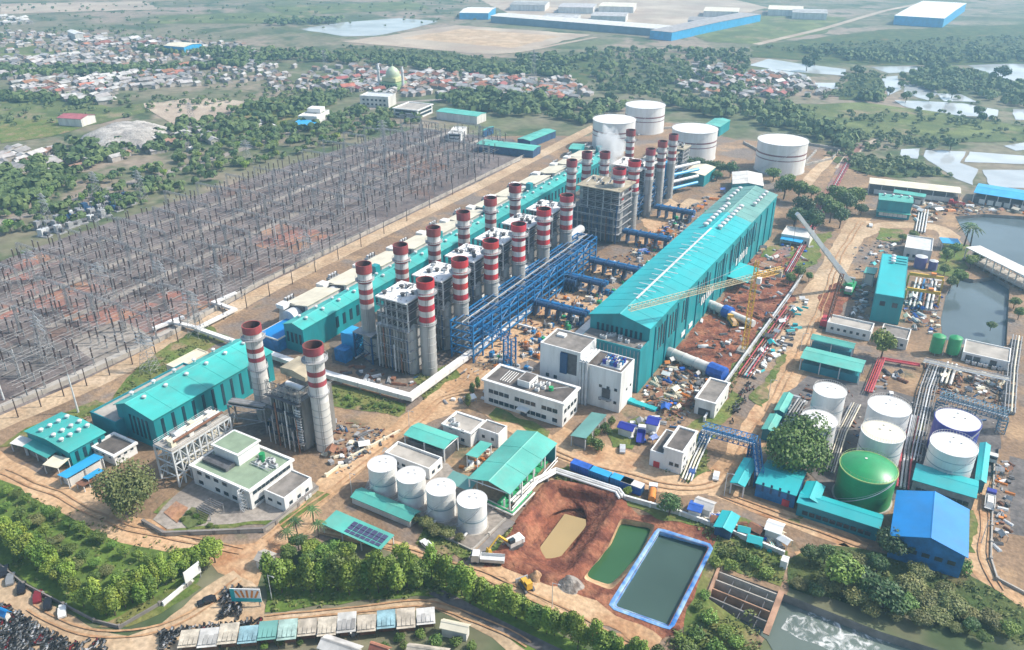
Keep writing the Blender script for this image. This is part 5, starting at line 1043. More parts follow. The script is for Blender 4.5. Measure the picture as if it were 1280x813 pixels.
# ================================================================ tanks
HOOP = M('grey_blue_hoop', (.3, .38, .42), .5, .1, .3)
def tank(label, top, wpx, h, shell=None, roof=None, rise=.8, group=None, stripes=(), hand=True, dome=False, hoop=None):
    q = G(*top, h); r = wpx / 2 / PXM(*top, h); t = thing('storage_tank', label, 'tank', (q.x, q.y, 0), 0, group); n = 48; sh = shell or TANKW
    MB().lathe(0, 0, [(r, 0), (r, h)], n, cap1=False).build('shell', sh, t, smooth=True)
    pr = [(r, h), (r * .75, h + rise * .5), (r * .45, h + rise * .82), (r * .2, h + rise * .97), (.05, h + rise)] if dome else [(r * .995, h + .02), (r * .05, h + rise)]
    MB().lathe(0, 0, pr, n).build('roof', roof or sh, t, smooth=True)
    MB().lathe(0, 0, [(r * 1.0, h - .25), (r * 1.012 + .1, h - .2), (r * 1.012 + .1, h + .1), (r * .99, h + .12)], n, cap1=False).build('rim', hoop or sh, t, smooth=True)
    MB().lathe(0, 0, [(r + .5, 0), (r + .5, .3), (r, .31)], n, cap1=False).build('footing', CONC, t)
    for z, hh, m in stripes: MB().lathe(0, 0, [(r + .02, h * z), (r + .05, h * z), (r + .05, h * z + hh), (r + .02, h * z + hh)], n, cap1=False).build('stripe', m, t, smooth=True)
    for k in (1, 2, 3): MB().lathe(0, 0, [(r, h * k / 4), (r + .03, h * k / 4 + .03), (r + .03, h * k / 4 + .09), (r, h * k / 4 + .12)], n, cap1=False).build('weld_seam', M('grey_blue_hoop') if k == 2 and sh is TANKW else sh, t, smooth=True)
    mb = MB(); steps = 26
    for i in range(steps):                                   # stair winding up the shell
        a0 = -2.4 + 1.9 * i / steps; a1 = -2.4 + 1.9 * (i + 1) / steps; z0 = h * i / steps; z1 = h * (i + 1) / steps
        mb.bar(((r + .6) * math.cos(a0), (r + .6) * math.sin(a0), z0 + .1), ((r + .6) * math.cos(a1), (r + .6) * math.sin(a1), z1 + .1), .18)
        mb.bar(((r + .9) * math.cos(a0), (r + .9) * math.sin(a0), z0 + 1.1), ((r + .9) * math.cos(a1), (r + .9) * math.sin(a1), z1 + 1.1), .07)
    mb.build('stair', STEELL, t)
    if hand:
        mb = MB()
        for i in range(n):
            a0, a1 = 2 * math.pi * i / n, 2 * math.pi * (i + 1) / n; p, q2 = ((r - .1) * math.cos(a0), (r - .1) * math.sin(a0)), ((r - .1) * math.cos(a1), (r - .1) * math.sin(a1))
            mb.bar((*p, h + 1.1), (*q2, h + 1.1), .05); mb.bar((*p, h), (*p, h + 1.1), .05)
        mb.build('railing', hoop or WHITED, t)
    for i, (x, y) in enumerate(((.3, .2), (-.15, .05), (-.05, .55))):
        link('roof_manhole', _MH, t, (r * x, r * y, h + rise * (1 - math.hypot(x, y)) * (.9 if not dome else 1.05)))
    MB().tube((r * .2, -r - .2, .8), (r * .2, -r - 3, .8), .35, 8).build('outlet_pipe', STEELL, t)
    return t
_MH = MB().lathe(0, 0, [(.28, -.2), (.28, .25), (.36, .26), (.36, .34)], 10).mesh('roof_manhole', WHITED)
hs_ = HG(590, 657, 624)
for i, p in enumerate([(477.6, 580), (513.5, 594), (551, 609), (590, 624)]):
    tank('%s of the four white tanks in a row, from the left' % ORD[i], p, 35.5 + i * .5, hs_, group='four white tanks in a row', stripes=((.42, .45, HOOP),), rise=.5, hand=False)
tank('tall white tank behind the shorter one by the big tree', (1037.5, 488), 39, 12.5, stripes=((.55, .3, HOOP),), rise=.7)
tank('white tank half hidden behind the big round tree', (1024, 524), 43, 9.5, rise=.7)
tank('farther of the two overlapping white tanks behind the green tank', (1112, 508), 50, 12.5, stripes=((.55, .35, HOOP),), rise=.6)
tank('cream-topped white tank just behind the green tank', (1104, 540), 51, 12.5, roof=M('cream_tank_roof', (.72, .66, .5), .5, .05, .2), stripes=((.6, .35, HOOP),), rise=.6)
tank('big green tank with domed roof and pale rim', (1086, 584), 68, 10.5, GRNT, GRNT, 2.3, dome=True, hoop=M('pale_green_rim', (.3, .42, .14), .5, .1, .3))
tank('deep blue tank with white roof', (1197.5, 525), 53, 11.5, BLUT, TANKW, .5)
tank('white tank in front of the deep blue tank', (1192.5, 556), 54, 11, stripes=((.5, .3, HOOP), (.75, .2, HOOP)), rise=.5)
for lb, p, wp, h_ in (('farthest of the four huge white tanks beyond the chimneys', (807, 131), 49, 19), ('huge white tank behind the white steam plume', (768, 149), 53, 19), ('huge white tank right of the dark chimneys', (869, 160.5), 56, 19), ('huge white tank standing alone among bunds on the right', (979, 175), 61, 19)):
    tank(lb, p, wp, h_, stripes=((.62, .9, M('dull_red_stripe', (.22, .09, .09), .6, .2, .3)), (.47, .5, M('dull_red_stripe'))), rise=1.0, group='huge white tanks beyond the chimneys')
for i, p in enumerate([(1174.5, 420), (1195.5, 422)]):
    h_ = 7.5; q = G(*p, h_); r = 7.6 / PXM(*p, h_); o = thing('green_silo', ('left', 'right')[i] + ' one of the two bright green silos by the basin', 'silo', (q.x, q.y, 0), 0, 'bright green silos'); MB().lathe(0, 0, [(r, 1), (r, h_)], 24, cap0=True).build('shell', GRNP, o, smooth=True); MB().lathe(0, 0, [(r * 1.02, h_), (.2, h_ + 1)], 24).build('roof', GRNT, o, smooth=True)
    for k in range(4): MB().lathe(0, 0, [(r * 1.0, 1.5 + k * 1.6), (r * 1.03, 1.6 + k * 1.6), (r, 1.7 + k * 1.6)], 24, cap1=False).build('hoop', GRNT, o)
    for k in range(4): link('leg', boxmesh('leg', .4, .4, 1.1, STEEL), o, (r * .7 * math.cos(k * 1.57), r * .7 * math.sin(k * 1.57), 0))
    MB().bar((r + .3, 0, 0), (r + .3, 0, h_), .2).build('ladder', STEELL, o)
for i, p in enumerate([(1152, 322), (1168, 325)]):
    q = G(*p, 5); o = thing('purple_tank', ('wide', 'narrow')[i] + ' violet-blue tank behind the tall teal box building', 'tank', (q.x, q.y, 0)); r = (2.6, 1.9)[i]; MB().lathe(0, 0, [(r, 0), (r, 5.5 - i)], 18).build('shell', M('violet_paint', (.12, .11, .3), .5, .15, .3), o, smooth=True); MB().lathe(0, 0, [(r * 1.03, 5.5 - i), (r * .2, 6 - i)], 18).build('lid', STEELL, o)
# ================================================================ pipe runs
def run(label, pts, n, sp, r, mats, z=1.2, posts=True, name='pipe_run', rnd=0):
    P = [G(*p, z) for p in pts]; t = thing(name, label, 'pipes', (P[0].x, P[0].y, 0)); o = Vector((P[0].x, P[0].y, 0)); rg = random.Random(len(label))
    nr = []
    for i in range(len(P)):
        d = (P[min(i + 1, len(P) - 1)] - P[max(i - 1, 0)]); nr.append(Vector((-d.y, d.x, 0)).normalized())
    for k in range(n):
        off = (k - (n - 1) / 2) * sp; mb = MB(); rr = r * rg.uniform(.7, 1.25); zo = Vector((0, 0, rg.uniform(-.1, .25)))
        for i in range(len(P) - 1): mb.tube(P[i] - o + nr[i] * off + zo, P[i + 1] - o + nr[i + 1] * off + zo, rr, 8)
        mb.build('pipe', mats[k % len(mats)], t, smooth=True)
    if posts:
        for i in range(len(P) - 1):
            m = max(1, int((P[i + 1] - P[i]).length / 7)); d = P[i + 1] - P[i]
            for j in range(m):
                q = P[i] + d * ((j + .5) / m) - o; link('support', boxmesh('support', n * sp, .3, z - r, STEEL), t, (q.x, q.y, 0), math.atan2(d.y, d.x) - math.pi / 2)
    return t
run('bright red pipe bundle running down towards the tank pair', [(1102, 448), (1085, 490)], 4, .7, .26, [REDPIPE, RED, REDPIPE], 1.4)
run('red pipe bundle running right from the bright green tree', [(1102, 449), (1150, 457)], 3, .7, .25, [REDPIPE, RED], 1.4)
run('pale pipe bundle beside the deep blue tank', [(1172, 452), (1160, 485), (1150, 530), (1140, 575)], 6, .9, .22, [STEEL, CLADDK, STEEL, STEELL], 1.6)
run('pipe bundle left of the cream-topped tank', [(1070, 505), (1052, 540), (1036, 590)], 5, .7, .2, [STEEL, CREAM, CLADDK], 1.2)
run('pink and grey pipes between green tank and white tanks', [(1142, 520), (1134, 560), (1128, 610)], 4, 1.0, .32, [REDPIPE, STEELL, STEEL], 1.2)
run('pale pipe bundle left of the white tank pair', [(1003, 500), (990, 520), (980, 545)], 4, .9, .3, [STEEL, CLADDK], 1.3)
run('grey pipes crossing above the deep blue tank', [(1155, 450), (1205, 462), (1262, 474)], 5, .8, .22, [STEELL, STEEL, CREAM], 3.5)
run('vertical pipe bundle at the right edge beside the basin', [(1272, 420), (1266, 460), (1262, 515)], 4, 1.0, .24, [STEEL, STEEL, CREAM], 3.0)
run('cream pipes before the white building with dark doors', [(1190, 455), (1182, 480)], 3, 1.4, .4, [WHITED, CREAM], 2)
run('pipes leading down past the grey store', [(885, 540), (868, 575), (858, 600)], 4, .9, .25, [CREAM, STEELL], 1)
run('white pipe rail along the upper edge of the soil pit', [(641, 628), (668, 602), (695, 588), (738, 602), (772, 613), (778, 622)], 3, .9, .28, [WHITE, WHITED], 1.6, name='pipe_rail')
run('pipes in the channel beside the teal open shed', [(598, 622), (640, 642), (665, 615)], 3, .8, .22, [WHITED, GRNP], 1.0)
run('red pipes behind the huge hall leading to far tanks', [(985, 340), (1008, 300), (1028, 262), (1062, 200)], 4, .8, .2, [REDPIPE, REDF, STEELL], 1.0)
run('long pale pipes along the fence of the construction yard', [(905, 481), (940, 432), (985, 372), (1004, 340)], 2, .8, .22, [STEEL, CONC], 1.2)
run('rusty pipes lying beside the yard fence', [(930, 470), (965, 420), (990, 385)], 5, 1.0, .3, [RUST, REDPIPE, STEEL], .8, False)
run('pale pipes along the roadside south of the wharf', [(1155, 262), (1150, 290)], 4, 1.4, .35, [WHITED, STEELL], 1)
def bridge(label, a, b, h, wd, mat, n=10):
    A, B = G(*a, h), G(*b, h); t = thing('pipe_bridge', label, 'pipe bridge', (A.x, A.y, 0)); d = B - A
    MB().truss((0, 0, h - wd / 2), (d.x, d.y, h - wd / 2), wd, n, .15).build('truss', mat, t); nr = Vector((-d.y, d.x, 0)).normalized()
    for k in (-1, 0, 1): q = nr * (k * wd * .28); MB().tube((q.x, q.y, h - wd * .6), (d.x + q.x, d.y + q.y, h - wd * .6), .35, 8).build('pipe', (STEELL, mat, STEEL)[k + 1], t)
    for f in (.04, .5, .96) if n > 8 else (.05, .95):
        if f == .5 and n < 14: continue
        q = d * f; MB().truss((q.x, q.y, 0), (q.x, q.y, h - wd), wd * .8, 4, .14).build('leg', mat, t)
    return t
bridge('blue pipe bridge spanning the dirt road below the grey store', (879, 530), (946, 548), 7.5, 3.0, BSTEEL, 10)
bridge('grey-blue pipe bridge behind the deep blue tank', (1176, 490), (1262, 514), 8, 3.2, M('faded_blue_steel', (.1, .2, .28), .6, .25, .3), 14)
bridge('short blue pipe bridge at the crossroads beside the big tree', (945, 548), (950, 590), 6, 2.2, BSTEEL, 6)
# overhead travelling cranes in the water plant yard
for k, (a, b) in enumerate([((1137, 341), (1180, 347)), ((1134, 360), (1176, 366))]):
    A, B = G(*a, 6), G(*b, 6); o = thing('gantry_crane', ('farther', 'nearer')[k] + ' yellow gantry crane over the water plant yard', 'gantry crane', (A.x, A.y, 0), 0, 'yellow gantry cranes'); d = B - A; ang = math.atan2(d.y, d.x)
    link('girder', boxmesh('girder', d.length, .9, 1.3, YEL), o, (d.x / 2, d.y / 2, 5), ang); link('trolley', boxmesh('trolley', 2, 1.8, 1, ORANGE), o, (d.x * .7, d.y * .7, 6.3), ang)
    for f in (0, 1): link('leg', boxmesh('leg', .6, 2.2, 5, YEL), o, (d.x * f, d.y * f, 0), ang)
run('row of white filter vessels and pipes below the yellow cranes', [(1150, 385), (1158, 350)], 6, 1.6, .5, [WHITED, STEELL, RUST, BSTEEL], 1.4)
# ================================================================ cranes
t = thing('tower_crane', 'yellow tower crane with its long jib reaching over the huge hall', 'tower crane', tuple(G(930, 440))); hT = HG(930, 440, 344); tp = G(944, 344, hT)
MB().truss((0, 0, 0), (0, 0, hT), 1.7, 18, .11).build('mast', YEL, t); j = G(787, 386, hT) - Vector((t.location.x, t.location.y, 0)); jd = Vector((j.x, j.y, 0)).normalized()
MB().truss((0, 0, hT), (j.x, j.y, hT), 1.5, 30, .1).build('jib', M('faded_yellow', (.5, .42, .26), .6, .2, .4), t); MB().truss((0, 0, hT), tuple(-jd * 13 + Vector((0, 0, hT))), 1.7, 6, .14).build('counter_jib', YEL, t)
link('counterweight', boxmesh('counterweight', 2.2, 2.2, 2.5, CONC), t, tuple(-jd * 12 + Vector((0, 0, hT - 2.6)))); MB().truss((0, 0, hT), (0, 0, hT + 6), 1.2, 4, .1).build('tower_head', YEL, t)
MB().bar((0, 0, hT + 6), tuple(jd * (j.length - 0 if False else math.hypot(j.x, j.y) * .6) + Vector((0, 0, hT + 1))), .1).bar((0, 0, hT + 6), tuple(-jd * 12 + Vector((0, 0, hT + .5))), .1).build('tie_rod', STEEL, t)
link('cab', boxmesh('cab', 1.6, 1.8, 2.2, WHITE), t, (1.6, 0, hT - 2.4)); link('base', boxmesh('base', 5, 5, 1, CONC), t, (0, 0, 0))
t = thing('mobile_crane', 'mobile crane with long white telescopic boom leaning left', 'mobile crane', tuple(G(1060, 362))); tip = G(997, 268, 40) - t.location; ft = Vector((0, 0, 3.4)); d = tip - ft
MB().cbox(1, -1, 3.2, 13, .9, 2.2).build('carrier', GRNP, t); MB().cbox(0, 0, 3.0, 5.5, 2.3, 3.8).build('superstructure', GRNP, t); MB().cbox(1, -6.6, 2.8, 2.4, 2.2, 3.6).build('cab', WHITE, t); MB().cbox(0, 3.2, 3.4, 1.6, 2.4, 4.6).build('counterweight', STEEL, t)
for i in range(4): MB().bar(tuple(ft + d * (i * .25)), tuple(ft + d * (i * .25 + .26)), 2.3 - i * .3).build('boom_section', WHITE, t)
MB().bar((0, -1.5, 3), tuple(ft + d * .22), .5).build('lift_cylinder', STEELL, t); MB().bar(tuple(tip), tuple(tip - Vector((0, 0, 14))), .1).build('hoist_rope', STEELD, t); link('hook_block', boxmesh('hook_block', .9, .9, 1.4, YEL), t, tuple(tip - Vector((0, 0, 15.4))))
for i in range(5):
    for s_ in (-1, 1): MB().tube((1 + s_ * 1.2, -6 + i * 2.5, .6), (1 + s_ * 1.65, -6 + i * 2.5, .6), .62, 12).build('wheel', TYRE, t)
for x, y in ((4.5, -4), (-2.6, -4), (4.5, 4), (-2.6, 4)): MB().bar((1, y, 1.2), (x, y, 1.0), .35).cbox(x, y, 1, 1, 0, .2).bar((x, y, .2), (x, y, 1.1), .3).build('outrigger', GRNP, t)
t = thing('lattice_crane', 'rusty red lattice mast crane beside the white boom', 'crane', tuple(G(1034, 408))); hl = HG(1034, 408, 342); MB().truss((0, 0, 2), (1.5, 2, hl), 1.3, 14, .15).build('mast', RUST, t); MB().cbox(0, 0, 5, 6, .8, 3.4).build('machine_house', RED, t); MB().cbox(-2, 0, 1.1, 7, 0, 1).cbox(2, 0, 1.1, 7, 0, 1).build('crawler', STEELD, t); MB().bar((0, -2.5, 3), (1.5, 2, hl), .12).build('tie_rod', STEEL, t)
# ================================================================ trees
def crown_mesh(name, mat, seed, lobes, leaf, n, flat_=.8):
    rg = random.Random(seed); mb = MB(); tot = sum(l[3] ** 2 for l in lobes)
    for (x, y, z, r) in lobes:
        for _ in range(int(n * r * r / tot)):
            u = rg.uniform(-1, 1); a = rg.uniform(0, 2 * math.pi); s = math.sqrt(1 - u * u); d = Vector((s * math.cos(a), s * math.sin(a), u))
            if d.z < -.55 and rg.random() < .7: continue
            k = rg.uniform(.72, 1.08); p = Vector((x, y, z)) + Vector((d.x, d.y, d.z * flat_)) * r * k
            nr = (d + Vector((rg.gauss(0, .55), rg.gauss(0, .55), rg.gauss(0, .55) + .35))).normalized()
            t1 = nr.orthogonal().normalized(); t2 = nr.cross(t1); ang = rg.uniform(0, 6.28); c, s2 = math.cos(ang), math.sin(ang)
            e1 = (t1 * c + t2 * s2) * leaf * rg.uniform(.6, 1.3); e2 = (t2 * c - t1 * s2) * leaf * rg.uniform(.45, .95)
            mb.face([p - e1, p - e2 * .8 + e1 * .15, p + e1, p + e2])
    return mb.mesh(name, mat)
def trunk_mesh(seed, h, r, limbs, spread):
    rg = random.Random(seed); mb = MB(); mb.tube((0, 0, -.02), (rg.uniform(-.02, .02), rg.uniform(-.02, .02), h * .55), r, 7, r * .7); mb.tube((0, 0, h * .54), (0, 0, h), r * .7, 6, r * .25)
    for i in range(limbs):
        a = 6.28 * i / limbs + rg.random(); z = h * rg.uniform(.4, .75); mb.tube((0, 0, z), (spread * math.cos(a), spread * math.sin(a), z + spread * rg.uniform(.5, 1.1)), r * .5, 5, r * .15)
    return mb.mesh('trunk', BARK)
def lobes_round(seed, n, R_, zc, zr):
    rg = random.Random(seed); out = [(0, 0, zc, R_ * .72)]
    for i in range(n):
        a = 6.28 * i / n + rg.uniform(-.4, .4); d = R_ * rg.uniform(.35, .62); out.append((d * math.cos(a), d * math.sin(a), zc + zr * rg.uniform(-.6, .7), R_ * rg.uniform(.34, .55)))
    return out
def lobes_tall(seed, n, R_, z0, z1):
    rg = random.Random(seed); out = []
    for i in range(n):
        f = i / (n - 1); a = rg.uniform(0, 6.28); w_ = math.sin(math.pi * (.18 + .74 * f)); d = R_ * .35 * w_ * rg.random(); out.append((d * math.cos(a), d * math.sin(a), z0 + (z1 - z0) * f, R_ * (.45 + .55 * w_) * rg.uniform(.75, 1.0)))
    return out
TREE = {}
def deftree(key, mat, seeds, lob, leaf, n, th, tr, limbs, spread, flat_=.85):
    TREE[key] = [(crown_mesh('crown', mat, s, lob(s), leaf, n, flat_), trunk_mesh(s, th, tr, limbs, spread)) for s in seeds]
deftree('round', LEAF, (1, 2, 3), lambda s: lobes_round(s, 8, .42, .62, .16), .045, 1500, .6, .03, 5, .25)
deftree('bright', LEAFY, (4, 5, 6), lambda s: lobes_round(s, 8, .42, .6, .2), .045, 1500, .6, .03, 5, .25)
deftree('dark', LEAFD, (7, 8), lambda s: lobes_round(s, 9, .44, .6, .18), .042, 1700, .6, .035, 5, .25)
deftree('olive', LEAFO, (9, 10, 11), lambda s: lobes_round(s, 11, .56, .56, .16), .042, 2600, .55, .03, 7, .4, .7)
deftree('bigdark', LEAF, (31,), lambda s: lobes_round(s, 18, .47, .46, .2), .024, 10000, .6, .03, 8, .3)
deftree('bigolive', LEAFO, (32,), lambda s: lobes_round(s, 18, .5, .42, .26), .024, 8000, .5, .03, 8, .3)
deftree('tall', LEAFY, (12, 13, 14), lambda s: lobes_tall(s, 8, .2, .28, .9), .032, 1400, .7, .018, 6, .1)
deftree('tallg', LEAF, (15, 16), lambda s: lobes_tall(s, 8, .22, .25, .9), .034, 1400, .7, .02, 6, .1)
deftree('bush', LEAF, (17, 18), lambda s: lobes_round(s, 6, .55, .4, .2), .07, 600, .3, .03, 4, .2)
deftree('farl', LEAFY, (25,), lambda s: lobes_round(s, 6, .45, .55, .2), .085, 420, .5, .03, 3, .2)
deftree('far', LEAFD, (19, 20, 21), lambda s: lobes_round(s, 6, .45, .55, .2), .085, 420, .5, .03, 3, .2)
deftree('farg', LEAF, (22, 23), lambda s: lobes_round(s, 6, .45, .55, .2), .085, 420, .5, .03, 3, .2)
_tc = [0]
def tree(kind, xy, size, label, group=None, name='tree', squash=1.0):
    _tc[0] += 1; v = TREE[kind]; cm, tm = v[_tc[0] % len(v)]; rg = random.Random(_tc[0]); s = size
    t = thing(name, label, 'tree' if 'bush' not in name else 'bush', (xy.x, xy.y, 0), rg.uniform(0, 6.28), group); t.scale = (s * rg.uniform(.85, 1.12), s * rg.uniform(.85, 1.12), s * squash * rg.uniform(.8, 1.15))
    link('trunk', tm, t); link('crown', cm, t); return t
def tpx(kind, px, py, wpx, label, group=None, name='tree', squash=1.0):
    """px,py: middle of the crown; wpx: its width"""
    rad = {'olive': 1.12, 'bigdark': .92, 'bigolive': 1.0, 'tall': .42, 'tallg': .46, 'bush': 1.1}.get(kind, .86)
    m = PXM(px, py, 3); s = wpx / m / rad; q = G(px, py, s * .58 * squash); return tree(kind, q, s, label, group, name, squash)
rg = random.Random(99)
def numbered(group):
    """tell the members of a row apart by their order from the left"""
    m = [o for o in COL.objects if o.get('group') == group]; u = _RT
    m.sort(key=lambda o: o.location.dot(u) / (o.location.length + 1))
    for i, o in enumerate(m): o['label'] = o['label'] + ', %s from the left' % ORD[i]
# plantation beside the dirt road
back = [(8, 612), (20, 616), (33, 622), (45, 630), (60, 640), (70, 641), (85, 652), (97, 658), (107, 664), (118, 668), (127, 672), (140, 680), (155, 689), (172, 694), (186, 697), (200, 697), (215, 698)]
for p in back: tpx('round', p[0], p[1], rg.uniform(13, 18), 'small round tree in the plantation row along the dirt road', 'plantation edge trees')
mid = [(6, 632), (24, 642), (45, 650), (30, 657), (55, 664), (72, 672), (60, 680), (88, 684), (104, 694), (118, 702), (96, 704), (132, 712), (118, 722), (146, 722)]
for p in mid: tpx('olive' if rg.random() < .4 else 'round', p[0], p[1], rg.uniform(15, 21), 'pale leafy tree in the middle of the plantation', 'middle plantation trees')
front = [(-4, 662), (8, 668), (18, 673), (28, 682), (40, 690), (50, 697), (60, 706), (72, 716), (82, 724), (92, 734), (100, 744), (20, 662), (42, 680), (64, 697), (84, 714), (4, 654), (36, 672), (55, 690), (76, 706)]
for p in front: tpx('bright', p[0], p[1], rg.uniform(22, 28), 'bright green tree in the dense front of the plantation', 'front plantation trees', squash=1.25)
for p in [(118, 740), (138, 748), (152, 742), (160, 732), (170, 730), (180, 722), (192, 716), (203, 712), (212, 708), (146, 734), (128, 752), (174, 738), (187, 730)]: tpx('tall', p[0], p[1], rg.uniform(17, 22), 'slim bright tree at the gate end of the plantation', 'gate end plantation trees')
for p in [(222, 700), (234, 694), (246, 690), (258, 683), (266, 688), (230, 706), (252, 698)]: tpx('bright', p[0], p[1], rg.uniform(22, 28), 'bushy tree in the clump beside the white board', 'clump by the white board', squash=1.1)
# tree line along the front boundary
for x in range(338, 536, 12):
    f = (x - 338) / 198; tpx('tall' if rg.random() < .6 else 'tallg', x + rg.uniform(-3, 3), 716 - 4 * f + rg.uniform(-5, 5), rg.uniform(20, 26), 'tall tree in the straight row before the carport', 'tree row before the carport')
for p in [(372, 676), (388, 682), (402, 690), (418, 684), (432, 688), (360, 690), (384, 698), (412, 700), (440, 700), (500, 690), (512, 698), (488, 702), (466, 704)]: tpx('bright' if rg.random() < .5 else 'round', p[0], p[1], rg.uniform(22, 30), 'spreading tree behind the straight row near the carport', 'trees near the carport')
dg = [(537, 702), (577, 725), (612, 741), (645, 752), (675, 766), (715, 784), (752, 799), (795, 816), (830, 832)]
for a, b in zip(dg[:-1], dg[1:]):
    for k in range(4):
        f = (k + rg.uniform(-.15, .15)) / 4; px, py = a[0] + (b[0] - a[0]) * f, a[1] + (b[1] - a[1]) * f; tpx('tall' if rg.random() < .65 else 'tallg', px, py + rg.uniform(-3, 3), rg.uniform(18, 23), 'tall tree in the slanting row below the soil pit', 'slanting tree row below the pit')
# single trees
tpx('bigolive', 155, 604, 64, 'big round olive-green tree beside the blue shelters', squash=1.25)
tpx('bigdark', 998, 552, 82, 'broad dark green tree hiding the base of the white tank', squash=.85)
tpx('dark', 838, 628, 31, 'dark round tree beside the white truck near the ponds')
tpx('bright', 1106, 428, 33, 'bright green tree beside the red pipes')
tpx('dark', 1118, 673, 44, 'dark green tree at the corner of the blue warehouse')
tpx('dark', 1015, 688, 28, 'dark round tree above the canal left end'); tpx('dark', 1033, 692, 26, 'smaller dark tree next to the round tree above the canal')
for p, w_ in (((1055, 712), 58), ((1082, 724), 50), ((1072, 742), 50), ((1108, 738), 52), ((1138, 730), 48), ((1130, 752), 46), ((1160, 744), 44), ((1190, 752), 42), ((1172, 764), 36), ((1212, 764), 34), ((1240, 772), 32), ((1262, 786), 30), ((1098, 705), 40), ((1040, 730), 38), ((1215, 780), 30), ((1150, 715), 36), ((1070, 700), 40), ((1180, 735), 36), ((1000, 728), 26), ((1020, 738), 28), ((1090, 760), 34), ((1150, 772), 30), ((1120, 768), 28), ((1195, 784), 26), ((1230, 796), 26)): tpx(rg.choice(('olive', 'olive', 'round', 'dark')), p[0], p[1], w_ * rg.uniform(.75, 1.05), 'sprawling leafy tree on the canal bank', 'olive trees on the canal bank', squash=.8)
for p, w_ in (((1186, 700), 22), ((1207, 704), 24), ((1176, 690), 18)): tpx('bush', p[0], p[1], w_, 'bush at the foot of the blue warehouse gable', 'bushes at the blue warehouse', 'bush')
for p, w_ in (((888, 768), 28), ((908, 785), 26), ((872, 790), 24), ((860, 806), 28), ((895, 806), 26), ((920, 800), 22), ((895, 700), 20), ((905, 690), 16), ((930, 690), 20), ((945, 700), 22), ((915, 705), 18), ((960, 712), 22), ((882, 740), 16), ((873, 755), 18), ((850, 795), 18), ((935, 812), 22)): tpx('bush', p[0], p[1], w_, 'leafy bush on the bank between pond and canal', 'bushes between pond and canal', 'bush')
for p, w_ in (((735, 547), 18), ((748, 552), 20), ((757, 532), 16), ((744, 538), 14), ((765, 525), 12)): tpx('bush', p[0], p[1], w_, 'bush beside the dull teal shed', 'bushes by the dull teal shed', 'bush', 1.3)
for p, w_ in (((532, 652), 22), ((546, 660), 22), ((560, 664), 20), ((520, 648), 16), ((574, 672), 14)): tpx('olive', p[0], p[1], w_, 'loose olive bush below the white tanks', 'bushes below the white tanks', 'bush')
for p in [(590, 484), (597, 478), (585, 500)]: tpx('tallg', p[0], p[1], 9, 'small dark tree at the corner of the white office', 'trees by the office corner')
tpx('bright', 785, 612, 14, 'small bright tree at the end of the blue containers')
for i in range(26): tpx('bush', 380 + i * 4.8 + rg.uniform(-4, 4), 487 + i * .95 + rg.uniform(-4, 6), rg.uniform(5, 10), 'low garden bush along the white conduit', 'bushes along the white conduit', 'bush')
for p, w_ in (((1018, 272), 34), ((1005, 258), 28), ((995, 268), 24), ((1030, 248), 26), ((1048, 240), 30), ((1060, 252), 26), ((1072, 246), 24), ((1040, 262), 26), ((1052, 270), 24), ((982, 232), 26), ((1000, 238), 24), ((1016, 236), 22), ((968, 214), 20), ((985, 226), 18), ((1078, 258), 18), ((1066, 238), 20)): tpx('dark' if rg.random() < .6 else 'round', p[0], p[1], w_, 'dark green tree in the grove beyond the huge hall', 'grove beyond the huge hall')
for p, w_ in (((848, 205), 16), ((860, 203), 18), ((872, 203), 18), ((886, 206), 18), ((900, 207), 20), ((914, 210), 18), ((897, 216), 15)): tpx('dark', p[0], p[1], w_, 'dark tree in the row before the huge white tanks', 'tree row before the huge tanks')
for p, w_ in (((1000, 340), 18), ((988, 348), 14), ((1012, 345), 12), ((1130, 295), 14), ((1142, 293), 14), ((1200, 345), 22), ((1190, 352), 18), ((1182, 335), 16), ((1240, 405), 14), ((1270, 375), 18), ((1275, 390), 16), ((1195, 310), 18), ((1185, 318), 16), ((1215, 325), 18), ((1225, 318), 16)): tpx('round', p[0], p[1], w_, 'small green tree near the harbour basins', 'small trees near the basins')
for p, w_ in (((525, 790), 16), ((545, 800), 18), ((570, 800), 18), ((590, 806), 16), ((500, 795), 16), ((480, 805), 16), ((505, 806), 14), ((350, 800), 14), ((375, 802), 12), ((330, 806), 12)): tpx('bush', p[0], p[1], w_, 'scrubby bush below the roadside stalls', 'bushes below the stalls', 'bush')
for p, w_ in (((1113, 112), 11), ((1127, 104), 10), ((1134, 118), 15), ((1150, 96), 12), ((1163, 120), 10), ((1160, 98), 12), ((1192, 112), 16), ((1256, 86), 20), ((1225, 138), 14), ((1228, 146), 12), ((1190, 178), 16), ((1020, 70), 16), ((1010, 76), 18), ((1075, 84), 16)): tpx('far', p[0], p[1], w_, 'dark round tree standing between the right fish ponds', 'trees between the fish ponds')
